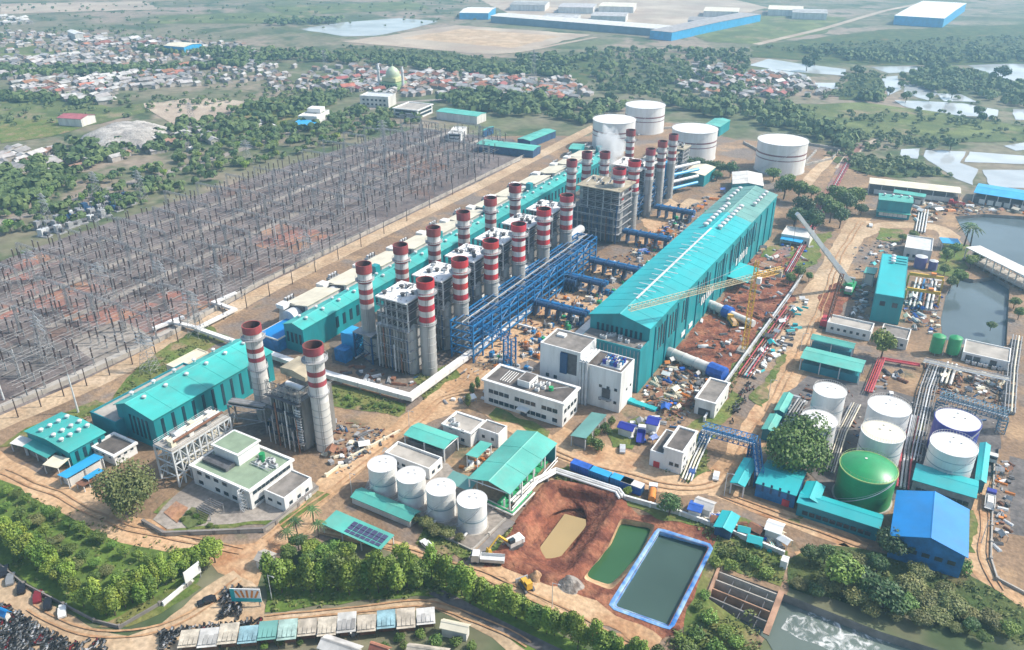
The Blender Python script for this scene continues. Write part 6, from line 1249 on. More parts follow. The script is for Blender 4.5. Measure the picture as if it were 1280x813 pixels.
# palms
def palm(px, py, hpx, label, group):
    q = G(px, py); s = hpx / PXM(px, py); t = thing('palm_tree', label, 'palm', (q.x, q.y, 0), rg.random() * 6, group); s = s / .85
    MB().tube((0, 0, 0), (.05 * s, 0, s * .8), .03 * s, 7, .02 * s).build('trunk', BARK, t); mb = MB()
    for i in range(14):
        a = i * 2.4; e = rg.uniform(-.1, .5); c = Vector((.05 * s, 0, s * .8)); d = Vector((math.cos(a), math.sin(a), 0)); sd = Vector((-d.y, d.x, 0)); pr = None
        for k in range(5):
            f = k / 4; p = c + d * (f * s * .42) + Vector((0, 0, s * (.2 * e * f + .14 * f - .36 * f * f))); w_ = sd * s * .05 * (1 - f * .8)
            if pr: mb.face([pr[0], p - w_, p, pr[1]]); mb.face([pr[1], p, p + w_ - Vector((0, 0, 0)), pr[2]])
            pr = (p - w_ - Vector((0, 0, .03 * s)), p, p + w_ - Vector((0, 0, .03 * s)))
    mb.build('fronds', LEAFD, t)
for p in [(372, 668), (392, 655), (378, 690), (362, 682), (398, 672)]: palm(p[0], p[1], 24, 'dark palm in the corner before the carport', 'palms before the carport')
for p in [(1205, 308), (1212, 312)]: palm(p[0], p[1], 30, 'palm beside the intake basin', 'palms beside the intake basin')
# ---------------------------------------------------------------- belts of trees
def scatter(poly, n, seed, gap=0):
    r_ = random.Random(seed); P = [G(*p) for p in poly]; x0, x1 = min(p.x for p in P), max(p.x for p in P); y0, y1 = min(p.y for p in P), max(p.y for p in P); out = []; tr = 0
    while len(out) < n and tr < n * 60:
        tr += 1; q = Vector((r_.uniform(x0, x1), r_.uniform(y0, y1), 0))
        if inside(q, P) and (not gap or all((q - o).length > gap for o in out)): out.append(q)
    return out
B1 = [(0, 300), (0, 262), (90, 232), (190, 205), (330, 165), (440, 138), (500, 140), (540, 152), (440, 176), (330, 205), (250, 234), (95, 284)]
for q in scatter(B1, 70, 1, 7): tree(rg.choice(('far', 'farg', 'farg', 'farl')), q, rg.uniform(5, 8), 'leafy tree in the belt beyond the switchyard', 'tree belt beyond the switchyard')
B2 = [(545, 128), (600, 118), (700, 128), (780, 138), (735, 158), (680, 148), (600, 146)]
B3 = [(825, 128), (900, 128), (960, 132), (1000, 140), (1070, 178), (1060, 190), (1000, 172), (920, 150), (840, 142)]
def wood(name, polys, label, mat, seed, dens, big=1.0):
    """a far wood that reads as one mass"""
    r_ = random.Random(seed); mb = MB()
    for poly, n in polys:
        for q in scatter(poly, int(n * dens), seed + n):
            s = r_.uniform(4, 8.5) * big
            for k in range(3):
                c = Vector((q.x + r_.uniform(-.4, .4) * s, q.y + r_.uniform(-.4, .4) * s, s * r_.uniform(.35, .6))); rr = s * r_.uniform(.28, .42)
                for _ in range(11):
                    d = Vector((r_.gauss(0, 1), r_.gauss(0, 1), abs(r_.gauss(0, .8)))).normalized(); p = c + d * rr; t1 = d.orthogonal().normalized(); t2 = d.cross(t1); e = rr * r_.uniform(.5, .85)
                    mb.face([p - t1 * e, p - t2 * e * .8, p + t1 * e, p + t2 * e])
    return tag(mb.build(name, mat), label, 'woodland', None, 'stuff')
wood('far_woodland', [([(170, 62), (420, 66), (480, 75), (470, 82), (300, 77), (170, 68)], 170), ([(0, 84), (100, 88), (250, 82), (330, 76), (330, 84), (100, 96), (0, 100)], 160), ([(330, 28), (430, 24), (420, 30), (340, 33)], 60), ([(1150, 82), (1230, 96), (1290, 112), (1290, 136), (1240, 130), (1150, 102)], 150), ([(1000, 66), (1290, 66), (1290, 78), (1080, 80)], 200), ([(740, 62), (940, 66), (925, 125), (860, 118), (760, 130), (735, 90)], 190), ([(640, 74), (740, 66), (740, 76), (660, 92)], 60), ([(0, 118), (110, 128), (110, 133), (0, 128)], 30), ([(100, 180), (190, 168), (330, 130), (430, 118), (420, 132), (300, 168), (150, 205), (60, 225), (20, 220)], 190), ([(0, 215), (60, 225), (110, 218), (30, 262), (0, 268)], 70), ([(1075, 120), (1100, 118), (1100, 128), (1075, 128)], 16), ([(1120, 98), (1150, 96), (1180, 112), (1165, 116)], 40), ([(470, 72), (600, 84), (720, 90), (700, 98), (560, 92), (470, 82)], 150)], 'hazy dark green woods and hedges in the far distance', LEAFF, 50, 1.5)
wood('tank_tree_belt', [(B2, 150), (B3, 130)], 'dense dark tree belts before the village and around the huge tanks', LEAFF, 55, 1.3, 1.2)
wood('switchyard_tree_belt', [(B1, 260)], 'dense low trees filling the belt beyond the switchyard', LEAFF, 56, 1.25, .78)
wood('far_scrub', [([(940, 60), (1290, 45), (1290, 66), (1000, 68)], 150), ([(420, 58), (560, 66), (640, 78), (640, 86), (500, 78)], 80), ([(700, 70), (900, 62), (940, 70), (930, 128), (800, 130), (720, 110)], 130), ([(1000, 160), (1120, 170), (1200, 180), (1180, 186), (1080, 190), (1020, 170)], 60), ([(0, 130), (330, 115), (330, 135), (150, 150), (0, 160)], 60), ([(330, 105), (480, 100), (490, 118), (400, 130), (330, 128)], 80), ([(550, 108), (720, 112), (730, 128), (600, 122)], 50), ([(880, 100), (1000, 95), (1060, 120), (1000, 130), (900, 125)], 70), ([(0, 30), (250, 40), (330, 60), (0, 56)], 60), ([(20, 100), (330, 86), (330, 108), (40, 128)], 60), ([(1000, 135), (1180, 140), (1290, 160), (1290, 180), (1150, 182), (1030, 165)], 60), ([(1060, 85), (1110, 95), (1100, 128), (1040, 120)], 50), ([(1120, 95), (1210, 100), (1250, 130), (1170, 135), (1125, 125)], 12), ([(1030, 192), (1130, 200), (1190, 222), (1080, 220)], 60), ([(0, 5), (600, 2), (620, 30), (300, 40), (0, 30)], 90)], 'scattered pale green scrub across the far fields', M('far_scrub_leaf', (.08, .12, .04), .8, .4, .06, col2=(.15, .19, .07)), 80, 2.0, .55)
# ================================================================ villages
def house_mesh(seed, roof):
    r_ = random.Random(seed); w_, l_, h_ = r_.uniform(6, 9), r_.uniform(9, 14), r_.uniform(3, 3.8); rs = r_.uniform(1.4, 2.6); mb = MB()
    mb.mat(0).prof([(-w_ / 2, 0), (w_ / 2, 0), (w_ / 2, h_), (0, h_ + rs), (-w_ / 2, h_)], 'y', -l_ / 2, l_ / 2).mat(1)
    for s_ in (-1, 1):
        e = s_ * (w_ / 2 + .7); mb.prof([(0, h_ + rs), (e, h_ - .3), (e, h_ - .1), (0, h_ + rs + .2)][::s_], 'y', -l_ / 2 - .5, l_ / 2 + .5)
    mb.mat(2)
    for i in range(2): mb.box(-w_ / 2 + 1 + i * 3, -w_ / 2 + 2.2 + i * 3, -l_ / 2 - .05, -l_ / 2, 1, 2.2)
    return mb.mesh('house', [PLAST, roof, GLASS])
HM = {k: [house_mesh(s, m) for s in range(3)] for k, m in (('clay-tiled', TERRA), ('red sheet-roofed', PINKR), ('grey sheet-roofed', GREYH), ('pale sheet-roofed', WHH))}
def village(poly, n, kinds, where, seed, gap=9):
    r_ = random.Random(seed)
    for q in scatter(poly, n, seed, gap):
        k = r_.choice(kinds); o = link('house', r_.choice(HM[k]), None, (q.x, q.y, 0), r_.choice((0, 1.57, .3, 1.2, -.4))); s = r_.uniform(.62, 1.0); o.scale = (s, s, s * r_.uniform(.9, 1.2)); tag(o, 'small %s house in the %s' % (k, where), 'house', 'houses in the ' + where)
C_, P_, G_, W_ = 'clay-tiled', 'red sheet-roofed', 'grey sheet-roofed', 'pale sheet-roofed'
village([(400, 100), (490, 90), (560, 92), (640, 100), (720, 110), (690, 122), (560, 118), (440, 116)], 90, [C_, C_, C_, P_, G_, W_, W_], 'village around the mosque', 11)
village([(100, 48), (240, 54), (240, 72), (110, 66)], 45, [G_, W_, G_, C_], 'upper left village', 12)
village([(0, 74), (110, 70), (130, 84), (0, 88)], 30, [G_, W_, G_], 'hamlet at the left edge', 13)
village([(20, 104), (140, 96), (150, 132), (60, 126)], 45, [G_, W_, W_, C_], 'lower left village', 14)
village([(140, 92), (240, 84), (240, 108), (160, 112)], 35, [G_, W_, G_, C_], 'village left of the pale field', 15)
village([(880, 88), (1000, 96), (1000, 122), (890, 118)], 34, [P_, C_, G_, W_], 'village beside the right fish ponds', 16)
village([(0, 192), (70, 196), (60, 210), (0, 218)], 14, [G_, W_, G_], 'cluster of shacks at the left edge', 17)
village([(660, 112), (740, 118), (720, 128), (670, 126)], 12, [W_, C_], 'hamlet behind the tree belt', 18)
village([(180, 175), (270, 160), (340, 150), (350, 160), (250, 190), (190, 200)], 16, [W_, G_], 'scattered huts beside the belt road', 19)
village([(0, 20), (40, 22), (40, 30), (0, 32)], 14, [W_], 'bright terrace at the far left', 20, 7)
def house_mass(polys, seed):
    r_ = random.Random(seed); mb = MB()
    for poly, n in polys:
        for q in scatter(poly, n, seed + n):
            w_, l_, h_, a = r_.uniform(1.8, 3.0), r_.uniform(2.4, 4.4), r_.uniform(2.4, 3.3), r_.choice((0, 1.57, .4, 1.2)); c, s_ = math.cos(a), math.sin(a); k = r_.choice((1, 1, 2, 2, 3, 4)); rs = h_ + r_.uniform(.8, 1.6)
            def P(x, y, z): return (q.x + x * c - y * s_, q.y + x * s_ + y * c, z)
            mb.mat(0)
            for (x0_, y0_), (x1_, y1_) in (((-w_, -l_), (w_, -l_)), ((w_, -l_), (w_, l_)), ((w_, l_), (-w_, l_)), ((-w_, l_), (-w_, -l_))): mb.face([P(x0_, y0_, 0), P(x1_, y1_, 0), P(x1_, y1_, h_), P(x0_, y0_, h_)])
            mb.face([P(-w_, -l_, h_), P(w_, -l_, h_), P(0, -l_, rs)]).face([P(w_, l_, h_), P(-w_, l_, h_), P(0, l_, rs)]); mb.mat(k).face([P(w_ + .4, -l_ - .3, h_), P(w_ + .4, l_ + .3, h_), P(0, l_ + .3, rs + .1), P(0, -l_ - .3, rs + .1)]).face([P(-w_ - .4, l_ + .3, h_), P(-w_ - .4, -l_ - .3, h_), P(0, -l_ - .3, rs + .1), P(0, l_ + .3, rs + .1)])
    tag(mb.build('distant_houses', [PLAST, GREYH, WHH, M('dull_clay_roof', (.24, .14, .1), .9, .3, .1), M('brown_sheet_roof', (.2, .15, .12), .85, .25, .2)]), 'mass of tiny distant village houses', 'houses', None, 'stuff')
house_mass([([(0, 40), (140, 46), (300, 56), (330, 70), (240, 76), (110, 70), (0, 66)], 230), ([(0, 74), (130, 72), (330, 78), (340, 100), (200, 112), (20, 126), (0, 100)], 330), ([(330, 84), (480, 84), (500, 100), (420, 120), (330, 118)], 90), ([(480, 90), (720, 100), (740, 122), (560, 122), (430, 118)], 220), ([(860, 78), (1010, 96), (1040, 122), (900, 126), (840, 110)], 120), ([(0, 188), (110, 190), (180, 176), (280, 156), (290, 168), (120, 210), (0, 222)], 60)], 77)
# landmark: mosque
q = G(492, 110); t = thing('mosque', 'green and yellow mosque with a big dome in the village', 'mosque', (q.x, q.y, 0)); t.scale = (.72,) * 3
MB().cbox(0, 0, 26, 22, 0, 8).build('wall', M('mosque_green', (.28, .42, .2), .7, .1, .1), t); MB().cbox(0, 0, 22, 18, 9, 14).build('upper_storey', M('mosque_cream', (.55, .55, .3), .7, .1, .1), t); MB().lathe(0, 0, [(8.5, 14), (9, 16.5), (8.4, 20), (6, 23.5), (3, 25.5), (.6, 27), (.2, 30)], 20).build('dome', M('dome_yellow', (.45, .52, .36), .5, .1, .1), t, smooth=True)
for x in (-18, 20): MB().lathe(x, -6, [(1.8, 0), (1.6, 22), (2.2, 22.5), (1.4, 26), (.1, 30)], 10).build('minaret', STEELL, t, smooth=True)
windows(t, '-y', 30, 26, 6, (2,), 2, 4, GLASS)
# far warehouses
def wh(label, p0, p1, p2, h, wall, roof, rise=1.5, axis='x'):
    t, W, L, hh = gable('warehouse', label, 'warehouse', p0, p1, p2, None, h, axis, rise, .5, wall, roof, snap=1); return t
wh('low white and blue warehouse at the top right', (1172, 22), (1107, 20), (1218, 4), 12, SKYB, WHITE, 1.0)
wh('very long blue-walled warehouse across the top middle', (835, 38), (617, 20), (845, 33), 9, M('pale_blue_wall', (.12, .2, .27), .6, .15, .1), WHITED)
wh('teal-edged warehouse slanting behind the long blue one', (842, 42), (820, 38), (945, 18), 10, SKYB, GREYH, 1.0)
wh('small white-roofed warehouse left of the long blue one', (612, 17), (576, 16), (618, 10), 9, SKYB, WHITE)
for k, p in enumerate([(660, 2), (720, 5), (770, 4), (700, 18), (760, 16), (980, 8), (1010, 12), (880, 22), (900, 10)]): wh('%s pale factory roof from the left along the top' % ORD[k], (p[0] + 22, p[1] + 5), (p[0] - 22, p[1] + 4), (p[0] + 26, p[1]), 9, WHITED, (WHH, GREYH, CREAM)[k % 3], 1)
wh('white-arched store in the upper left village', (240, 60), (214, 58), (242, 54), 9, SKYB, CREAM)
wh('white store at the edge of the upper left village', (102, 44), (84, 42), (103, 39), 8, WHITED, WHITE)
wh('red-roofed store beside the left fields', (108, 150), (78, 148), (112, 143), 6, WHITED, PINKR)
# spoil heap
hp = loop([(95, 178), (140, 160), (185, 157), (228, 168), (190, 188), (120, 192)], 0, 64, 2); cc = sum(hp, Vector()) / 64
tag(link('ash_heap', loft('ash_heap', [hp] + [[p.lerp(cc, f) + Vector((0, 0, z)) for p in hp] for f, z in ((.12, 4), (.3, 6.5), (.5, 8), (.75, 8.6))], terrain('ash', [((.46, .43, .39), .05, 0, 0), ((.26, .24, .22), .1, .55, .1)], bump=.8), 1.6)), 'big pale grey ash heap beyond the tree belt', 'heap')

for g in ('tree row before the carport', 'slanting tree row below the pit', 'olive trees on the canal bank', 'plantation edge trees', 'middle plantation trees', 'front plantation trees', 'gate end plantation trees', 'clump by the white board', 'trees near the carport', 'grove beyond the huge hall', 'tree row before the huge tanks', 'small trees near the basins', 'bushes between pond and canal', 'bushes along the white conduit', 'palms before the carport', 'bushes below the stalls', 'bushes by the dull teal shed', 'bushes below the white tanks', 'bushes at the blue warehouse', 'trees by the office corner', 'palms beside the intake basin', 'trees between the fish ponds'): numbered(g)
# ================================================================ switchyard
SWP = [G(*p) for p in [(-60, 352), (0, 329), (95, 294), (250, 245), (440, 184), (520, 162), (600, 172), (640, 178), (600, 220), (400, 324), (200, 428), (0, 512), (-60, 540)]]
def post_mesh(seed):
    r_ = random.Random(seed); h1, h2 = r_.uniform(2.2, 3.0), r_.uniform(4.6, 6.2); mb = MB().mat(0).tube((-.3, 0, 0), (-.1, 0, h1), .16, 4).tube((.3, 0, 0), (.1, 0, h1), .16, 4).box(-.5, .5, -.3, .3, h1, h1 + .15).mat(1)
    for k in range(5): z = h1 + .15 + (h2 - h1) * k / 5; mb.lathe(0, 0, [(.18, z), (.34, z + .08), (.2, z + (h2 - h1) / 5)], 6, cap1=False)
    mb.mat(0).box(-.6, .6, -.12, .12, h2, h2 + .2); return mb.mesh('insulator_post', [STEEL, INSUL])
PM = [post_mesh(s) for s in range(4)]
pts = []
for i in range(-5, 140):
    for j in range(0, 110): pass
rg = random.Random(8); x0, x1 = min(p.x for p in SWP), max(p.x for p in SWP); y0, y1 = min(p.y for p in SWP), max(p.y for p in SWP); y = y0
while y < y1:
    x = x0
    while x < x1:
        if rg.random() < .9 and (int((x - x0) / 44) % 5 != 4 or rg.random() < .2):
            q = Vector((x + rg.uniform(-.5, .5), y + rg.uniform(-.8, .8), 0))
            if inside(q, SWP): pts.append(q)
        x += 4.2 if int((x - x0) / 4.2) % 4 else 7.5
    y += 7.0 if int(y / 7) % 3 else 11.0
pts.sort(key=lambda p: p.length)
for q in pts[:290]:
    o = link('insulator_post', rg.choice(PM), None, q, rg.choice((0, 1.57))); o.scale = (1, 1, rg.uniform(.95, 1.5)); tag(o, 'brown insulator post standing on the switchyard gravel', 'insulator', 'insulator posts in the switchyard')
mb = MB()
for q in pts[290:]:
    h1, h2 = rg.uniform(2, 3), rg.uniform(5, 8); mb.mat(0).tube((q.x, q.y, 0), (q.x, q.y, h1), .2, 4, caps=False).mat(1).tube((q.x, q.y, h1), (q.x, q.y, h2), .27, 5).mat(0).box(q.x - .6, q.x + .6, q.y - .12, q.y + .12, h2, h2 + .2)
tag(mb.build('switchgear_field', [STEEL, INSUL]), 'dense field of distant insulators and switchgear', 'switchgear', None, 'stuff')
# portal gantries with bus lines
def gantry_proto(span, h):
    t = thing('gantry', 'grey lattice gantry spanning a switchyard bay', 'gantry', (0, 0, 0), 0, 'lattice gantries in the switchyard')
    for s_ in (-1, 1): MB().truss((s_ * span / 2, 0, 0), (s_ * span / 2, 0, h), .8, 7, .065).build('post', STEEL, t)
    MB().truss((-span / 2, 0, h), (span / 2, 0, h), .8, 9, .06).build('beam', STEEL, t)
    for k in range(3): MB().tube((-span * .3 + span * .3 * k, 0, h - .4), (-span * .3 + span * .3 * k, 0, h - 2.2), .18, 5).build('insulator_string', INSUL, t)
    return t
GP, GU = gantry_proto(17, 11), []
gx = [x0 + 20 + k * 17 for k in range(int((x1 - x0) / 17))]; yy = y0 + 10; n = 0
while yy < y1:
    for k, x in enumerate(gx):
        q = Vector((x, yy, 0))
        if inside(q, SWP) and inside(q + Vector((9, 0, 0)), SWP) and (k * 7 + int(yy)) % 5 != 0 and n < 150: put(GP, GU, q, 0, rg.uniform(.85, 1.15), 'grey lattice gantry, %s line from the far left, %s row from the near end' % (ORD[k], ORD[int((yy - y0 - 10) / 21)])); n += 1
    yy += 21
# bus bars along the bays
for k, x in enumerate(gx):
    ys = [y0 + 6 + j * 3 for j in range(int((y1 - y0) / 3)) if inside(Vector((x + 5, y0 + 6 + j * 3, 0)), SWP)]
    if len(ys) < 6: continue
    o = thing('bus_bar', '%s line of grey bus bars across the switchyard, from its far left side' % ORD[min(k, 19)], 'bus bars', (x + 5, ys[0], 0), 0, 'bus bar lines in the switchyard'); L = ys[-1] - ys[0]
    for d in (-2.5, 0, 2.5): MB().tube((d, 0, 6.4), (d, L, 6.4), .055, 4).build('bar', STEEL, o)
    MB().box(-4.2, -3.6, 0, L, .3, .5).build('cable_trench', CONCD, o)
# pylons
def pylon(px, py, ty, label, wd=4.5, arms=3):
    h = HG(px, py, ty); q = G(px, py); t = thing('pylon', label, 'pylon', (q.x, q.y, 0), rg.choice((0, .2))); mb = MB(); n = 9; cs = [(1, 1), (1, -1), (-1, -1), (-1, 1)]
    def hw(f): return wd / 2 * (1 - f) + .35
    for k in range(n):
        f0, f1 = k / n, (k + 1) / n
        for j in range(4):
            a, b = cs[j], cs[(j + 1) % 4]; mb.bar((a[0] * hw(f0), a[1] * hw(f0), h * f0), (a[0] * hw(f1), a[1] * hw(f1), h * f1), .13); mb.bar((a[0] * hw(f0), a[1] * hw(f0), h * f0), (b[0] * hw(f1), b[1] * hw(f1), h * f1), .075); mb.bar((b[0] * hw(f0), b[1] * hw(f0), h * f0), (a[0] * hw(f1), a[1] * hw(f1), h * f1), .075)
    mb.build('lattice_body', STEEL, t)
    for k in range(arms): z = h * (.72 + .1 * k); MB().bar((-4.5 + k * .5, 0, z), (4.5 - k * .5, 0, z), .22).bar((-4.5 + k * .5, 0, z), (0, 0, z + 1.6), .12).bar((4.5 - k * .5, 0, z), (0, 0, z + 1.6), .12).build('cross_arm', STEELL, t)
    return t
for px, py, ty, lb in ((134, 383, 326, 'tall lattice pylon over the red gravel patches'), (58, 448, 392, 'lattice pylon over the dark gravel patch'), (188, 463, 415, 'lattice pylon beside the left teal hall roof'), (247, 420, 362, 'slim pylon where the white conduits meet'), (45, 352, 310, 'pylon at the left edge of the switchyard'), (276, 372, 330, 'slim pylon above the zigzag conduit'), (205, 366, 325, 'pylon in the middle of the red gravel'), (123, 250, 214, 'pylon in the tree belt beyond the switchyard'), (178, 250, 212, 'second pylon in the tree belt beyond the switchyard'), (62, 285, 240, 'pylon above the left end of the tree belt'), (407, 92, 62, 'far pylon beside the mosque village'), (667, 106, 62, 'far tall mast behind the mosque village'), (240, 155, 128, 'far pylon above the ash heap'), (310, 205, 175, 'pylon at the far edge of the switchyard'), (480, 190, 150, 'pylon at the far end of the switchyard'), (385, 330, 290, 'pylon beside the near intake houses')): pylon(px, py, ty, lb)
for k, (px, py, ty) in enumerate([(98, 516, 452), (25, 470, 425), (5, 500, 460), (345, 300, 262), (270, 330, 290), (430, 260, 228), (510, 225, 196)]):
    h = HG(px, py, ty); q = G(px, py); o = thing('lightning_mast', '%s slender grey lightning mast in the switchyard, from the road' % ORD[k], 'mast', (q.x, q.y, 0), 0, 'lightning masts'); MB().tube((0, 0, 0), (0, 0, h * .8), .35, 8, .16).build('mast', STEELL, o); MB().tube((0, 0, h * .8), (0, 0, h), .1, 6, .04).build('spike', STEEL, o)
# dark poles along the boundary road
for k in range(22):
    f = k / 21; px = 15 + 600 * f; py = 512 - 312 * f + 12 * math.sin(f * 3.1); q = G(px + 8, py + 10); o = thing('fence_pole', 'brown pole along the boundary road, %s from the left' % ORD[min(k, 19)], 'pole', (q.x, q.y, 0), 0, 'poles along the boundary road'); MB().tube((0, 0, 0), (0, 0, 7), .22, 6, .16).build('shaft', INSUL, o); MB().bar((-.8, 0, 6.4), (.8, 0, 6.4), .14).build('arm', STEEL, o)
# small blue-grey substation beyond the switchyard fence
rg = random.Random(31)
for q in scatter([(48, 288), (110, 262), (160, 248), (165, 258), (100, 282), (52, 300)], 34, 31, 5): machine('substation_unit', 'grey-blue unit of the small substation in the tree belt', 'substation unit', tuple(q), rg.choice((STEEL, STEELL, BSTEELD)), STEELD, 2.0, 'small substation beyond the switchyard', rg.randint(0, 999))
# ================================================================ vehicles
CARC = {}
def car_proto(col, label, ln=4.4):
    t = thing('car', label, 'car'); b = MB(); w_ = 1.75
    b.prof([(-ln / 2, .35), (ln / 2, .35), (ln / 2, .75), (ln * .45, .9), (ln * .22, .95), (ln * .1, 1.42), (-ln * .3, 1.45), (-ln * .44, .98), (-ln / 2, .9)][::1], 'x', -w_ / 2, w_ / 2); b.build('body', col, t)
    MB().prof([(ln * .215, .98), (ln * .115, 1.36), (ln * .09, 1.38), (ln * .19, .98)], 'x', -w_ / 2 + .1, w_ / 2 - .1).build('windscreen', GLASS, t, (0, .04, 0))
    for s_ in (-1, 1):
        MB().box(s_ * w_ / 2 - .02, s_ * w_ / 2 + .02, -ln * .3, ln * .12, .98, 1.34).build('side_window', GLASS, t)
        for y in (-ln * .32, ln * .32): MB().tube((s_ * (w_ / 2 - .22), y, .32), (s_ * (w_ / 2 + .02), y, .32), .32, 10).build('wheel', TYRE, t)
        MB().box(s_ * .6 - .2, s_ * .6 + .2, ln / 2 - .02, ln / 2 + .03, .6, .74).build('headlight', WHITE, t)
    return t
CP = {'maroon': M('maroon_car_paint', (.18, .015, .02), .3, .1, .5), 'black': M('black_car_paint', (.015, .015, .018), .25, .1, .5), 'red': M('red_car_paint', (.4, .02, .02), .25, .1, .5), 'grey': M('grey_car_paint', (.2, .21, .22), .3, .1, .5), 'white': M('white_car_paint', (.7, .7, .68), .3, .05, .5), 'blue': M('blue_car_paint', (.03, .08, .25), .3, .1, .5), 'silver': M('silver_car_paint', (.45, .46, .48), .3, .1, .5)}
for c, px, py, lb, rz in (('black', 6, 716, 'black car parked first from the left edge beside the plantation', .95), ('grey', 14, 726, 'dark grey car parked second from the left edge beside the plantation', .95), ('black', 28, 737, 'black car parked alone in the middle of the roadside row', .95), ('maroon', 48, 748, 'small maroon car in the roadside row beside the plantation', .95), ('black', 61, 757, 'blue-black car next to the white pickup by the plantation', .95), ('white', 79, 766, 'white pickup-like car last in the roadside row', .95), ('black', 259, 754, 'dark car standing on the dirt before the gate', 2.6), ('grey', 437, 790, 'grey car parked by the roadside stalls', 1.4), ('white', 533, 683, 'white car under the carport edge', 1.2), ('silver', 778, 563, 'silver car parked beside the dull teal shed', .4), ('white', 895, 597, 'white car at the pipe road corner', .2), ('blue', 865, 592, 'small blue car beside the cubic office', .2), ('white', 1088, 283, 'white car near the green-teal building', .2), ('grey', 1105, 330, 'grey car beside the tall teal box building', .1)):
    o = car_proto(CP[c], lb); o.location = G(px, py); o.rotation_euler = (0, 0, rz)
def truck(label, px, py, rz, cab, bed, ln=8, load=None, name='truck', tank_=False):
    t = thing(name, label, 'truck', tuple(G(px, py)), rz); w_ = 2.4
    MB().prof([(ln / 2 - 2.1, .7), (ln / 2, .7), (ln / 2, 1.9), (ln / 2 - .3, 2.9), (ln / 2 - 2.1, 2.95)], 'x', -w_ / 2, w_ / 2).build('cab', cab, t); MB().box(-w_ / 2 + .15, w_ / 2 - .15, ln / 2 - .22, ln / 2 - .02, 1.9, 2.7).build('windscreen', GLASS, t, (0, .1, 0))
    MB().box(-.5, .5, -ln / 2, ln / 2 - 2, .6, .9).build('chassis', STEELD, t)
    if tank_: MB().tube((0, -ln / 2 + .2, 1.9), (0, ln / 2 - 2.4, 1.9), 1.05, 14).build('tank', bed, t, smooth=True)
    else:
        mb = MB().box(-w_ / 2, w_ / 2, -ln / 2, ln / 2 - 2.3, .95, 1.15)
        for s_ in (-1, 1): mb.box(s_ * w_ / 2 - .06, s_ * w_ / 2 + .06, -ln / 2, ln / 2 - 2.3, 1.15, 2.0)
        mb.box(-w_ / 2, w_ / 2, ln / 2 - 2.42, ln / 2 - 2.3, 1.15, 2.3); mb.build('bed', bed, t)
        if load: MB().frustum(0, -1.1, w_ - .2, ln - 2.7, 1.16, w_ * .6, ln * .4, 2.5).build('load', load, t)
    for y in (ln / 2 - 1.1, -ln / 2 + 1.2, -ln / 2 + 2.3):
        for s_ in (-1, 1): MB().tube((s_ * (w_ / 2 - .35), y, .5), (s_ * (w_ / 2), y, .5), .5, 12).build('wheel', TYRE, t)
    return t
truck('white truck with flat bed waiting by the soil pit', 610, 703, 2.0, WHITE, STEELL, 8.5)
truck('dark blue truck with pale load on the east dirt road', 1236, 630, 0, BLUT, WHITE, 8, WHITED)
truck('white-cab truck at the head of the east dirt road', 1240, 572, 3.14, WHITED, STEELD, 8)
truck('white tanker truck with red top by the dark round tree', 815, 622, .3, WHITE, ORANGE, 7, tank_=True)
truck('white truck parked in the fenced compound beside the cubic office', 801, 548, .3, WHITE, BLUT, 8)
truck('yellow dump truck on the construction soil', 915, 405, .6, YEL, YEL, 8, DIRT)
truck('white lorry beside the wharf', 1170, 262, 1.4, WHITE, WHITED, 9)
truck('red lorry beside the wharf', 1195, 257, 1.5, RED, REDPIPE, 8)
t = thing('excavator', 'yellow and white excavator digging at the soil pit', 'excavator', tuple(G(641, 683)), 2.7)
for s_ in (-1, 1): MB().prof([(-2.2, 0), (2.2, 0), (2.5, .45), (2.2, .9), (-2.2, .9), (-2.5, .45)], 'x', s_ * 1.2 - .3, s_ * 1.2 + .3).build('track', STEELD, t)
MB().cbox(0, -.4, 2.7, 4, 1.0, 2.3).build('body', WHITED, t); MB().cbox(-.8, .9, 1.1, 1.6, 2.3, 3.4).build('cab', GLASS, t); MB().cbox(0, -2.5, 2.7, .9, 1.0, 2.4).build('counterweight', WHITE, t)
MB().bar((.3, 1.2, 1.8), (.3, 4.2, 5.4), .5).build('boom', YEL, t); MB().bar((.3, 4.2, 5.4), (.3, 7.2, 2.6), .38).build('arm', YEL, t); MB().prof([(6.8, 2.4), (7.6, 2.8), (7.9, 1.4), (7.0, .8), (6.5, 1.4)], 'x', -.3, .9).build('bucket', YEL, t); MB().bar((.3, 2.0, 2.0), (.3, 3.4, 3.9), .18).build('hydraulic_ram', STEELL, t)
t = thing('bulldozer', 'yellow bulldozer parked on the dirt below the soil pit', 'bulldozer', tuple(G(658, 735)), 1.0)
for s_ in (-1, 1): MB().prof([(-1.8, 0), (1.8, 0), (2.1, .5), (1.6, 1.0), (-1.6, 1.0), (-2.1, .5)], 'x', s_ * 1.05 - .28, s_ * 1.05 + .28).build('track', STEELD, t)
MB().cbox(0, .5, 1.4, 2.6, .7, 1.9).build('hood', YEL, t); MB().cbox(0, -1, 1.6, 1.5, .9, 2.9).build('cab', YEL, t); MB().cbox(0, -1, 1.64, 1.1, 2.0, 2.6).build('cab_window', GLASS, t); MB().prof([(2.4, .1), (2.7, .05), (2.6, .7), (2.75, 1.3), (2.45, 1.3)], 'x', -1.7, 1.7).build('blade', STEEL, t); MB().bar((.6, 1.7, .6), (.8, 2.5, .6), .2).bar((-.6, 1.7, .6), (-.8, 2.5, .6), .2).build('push_arm', YEL, t)
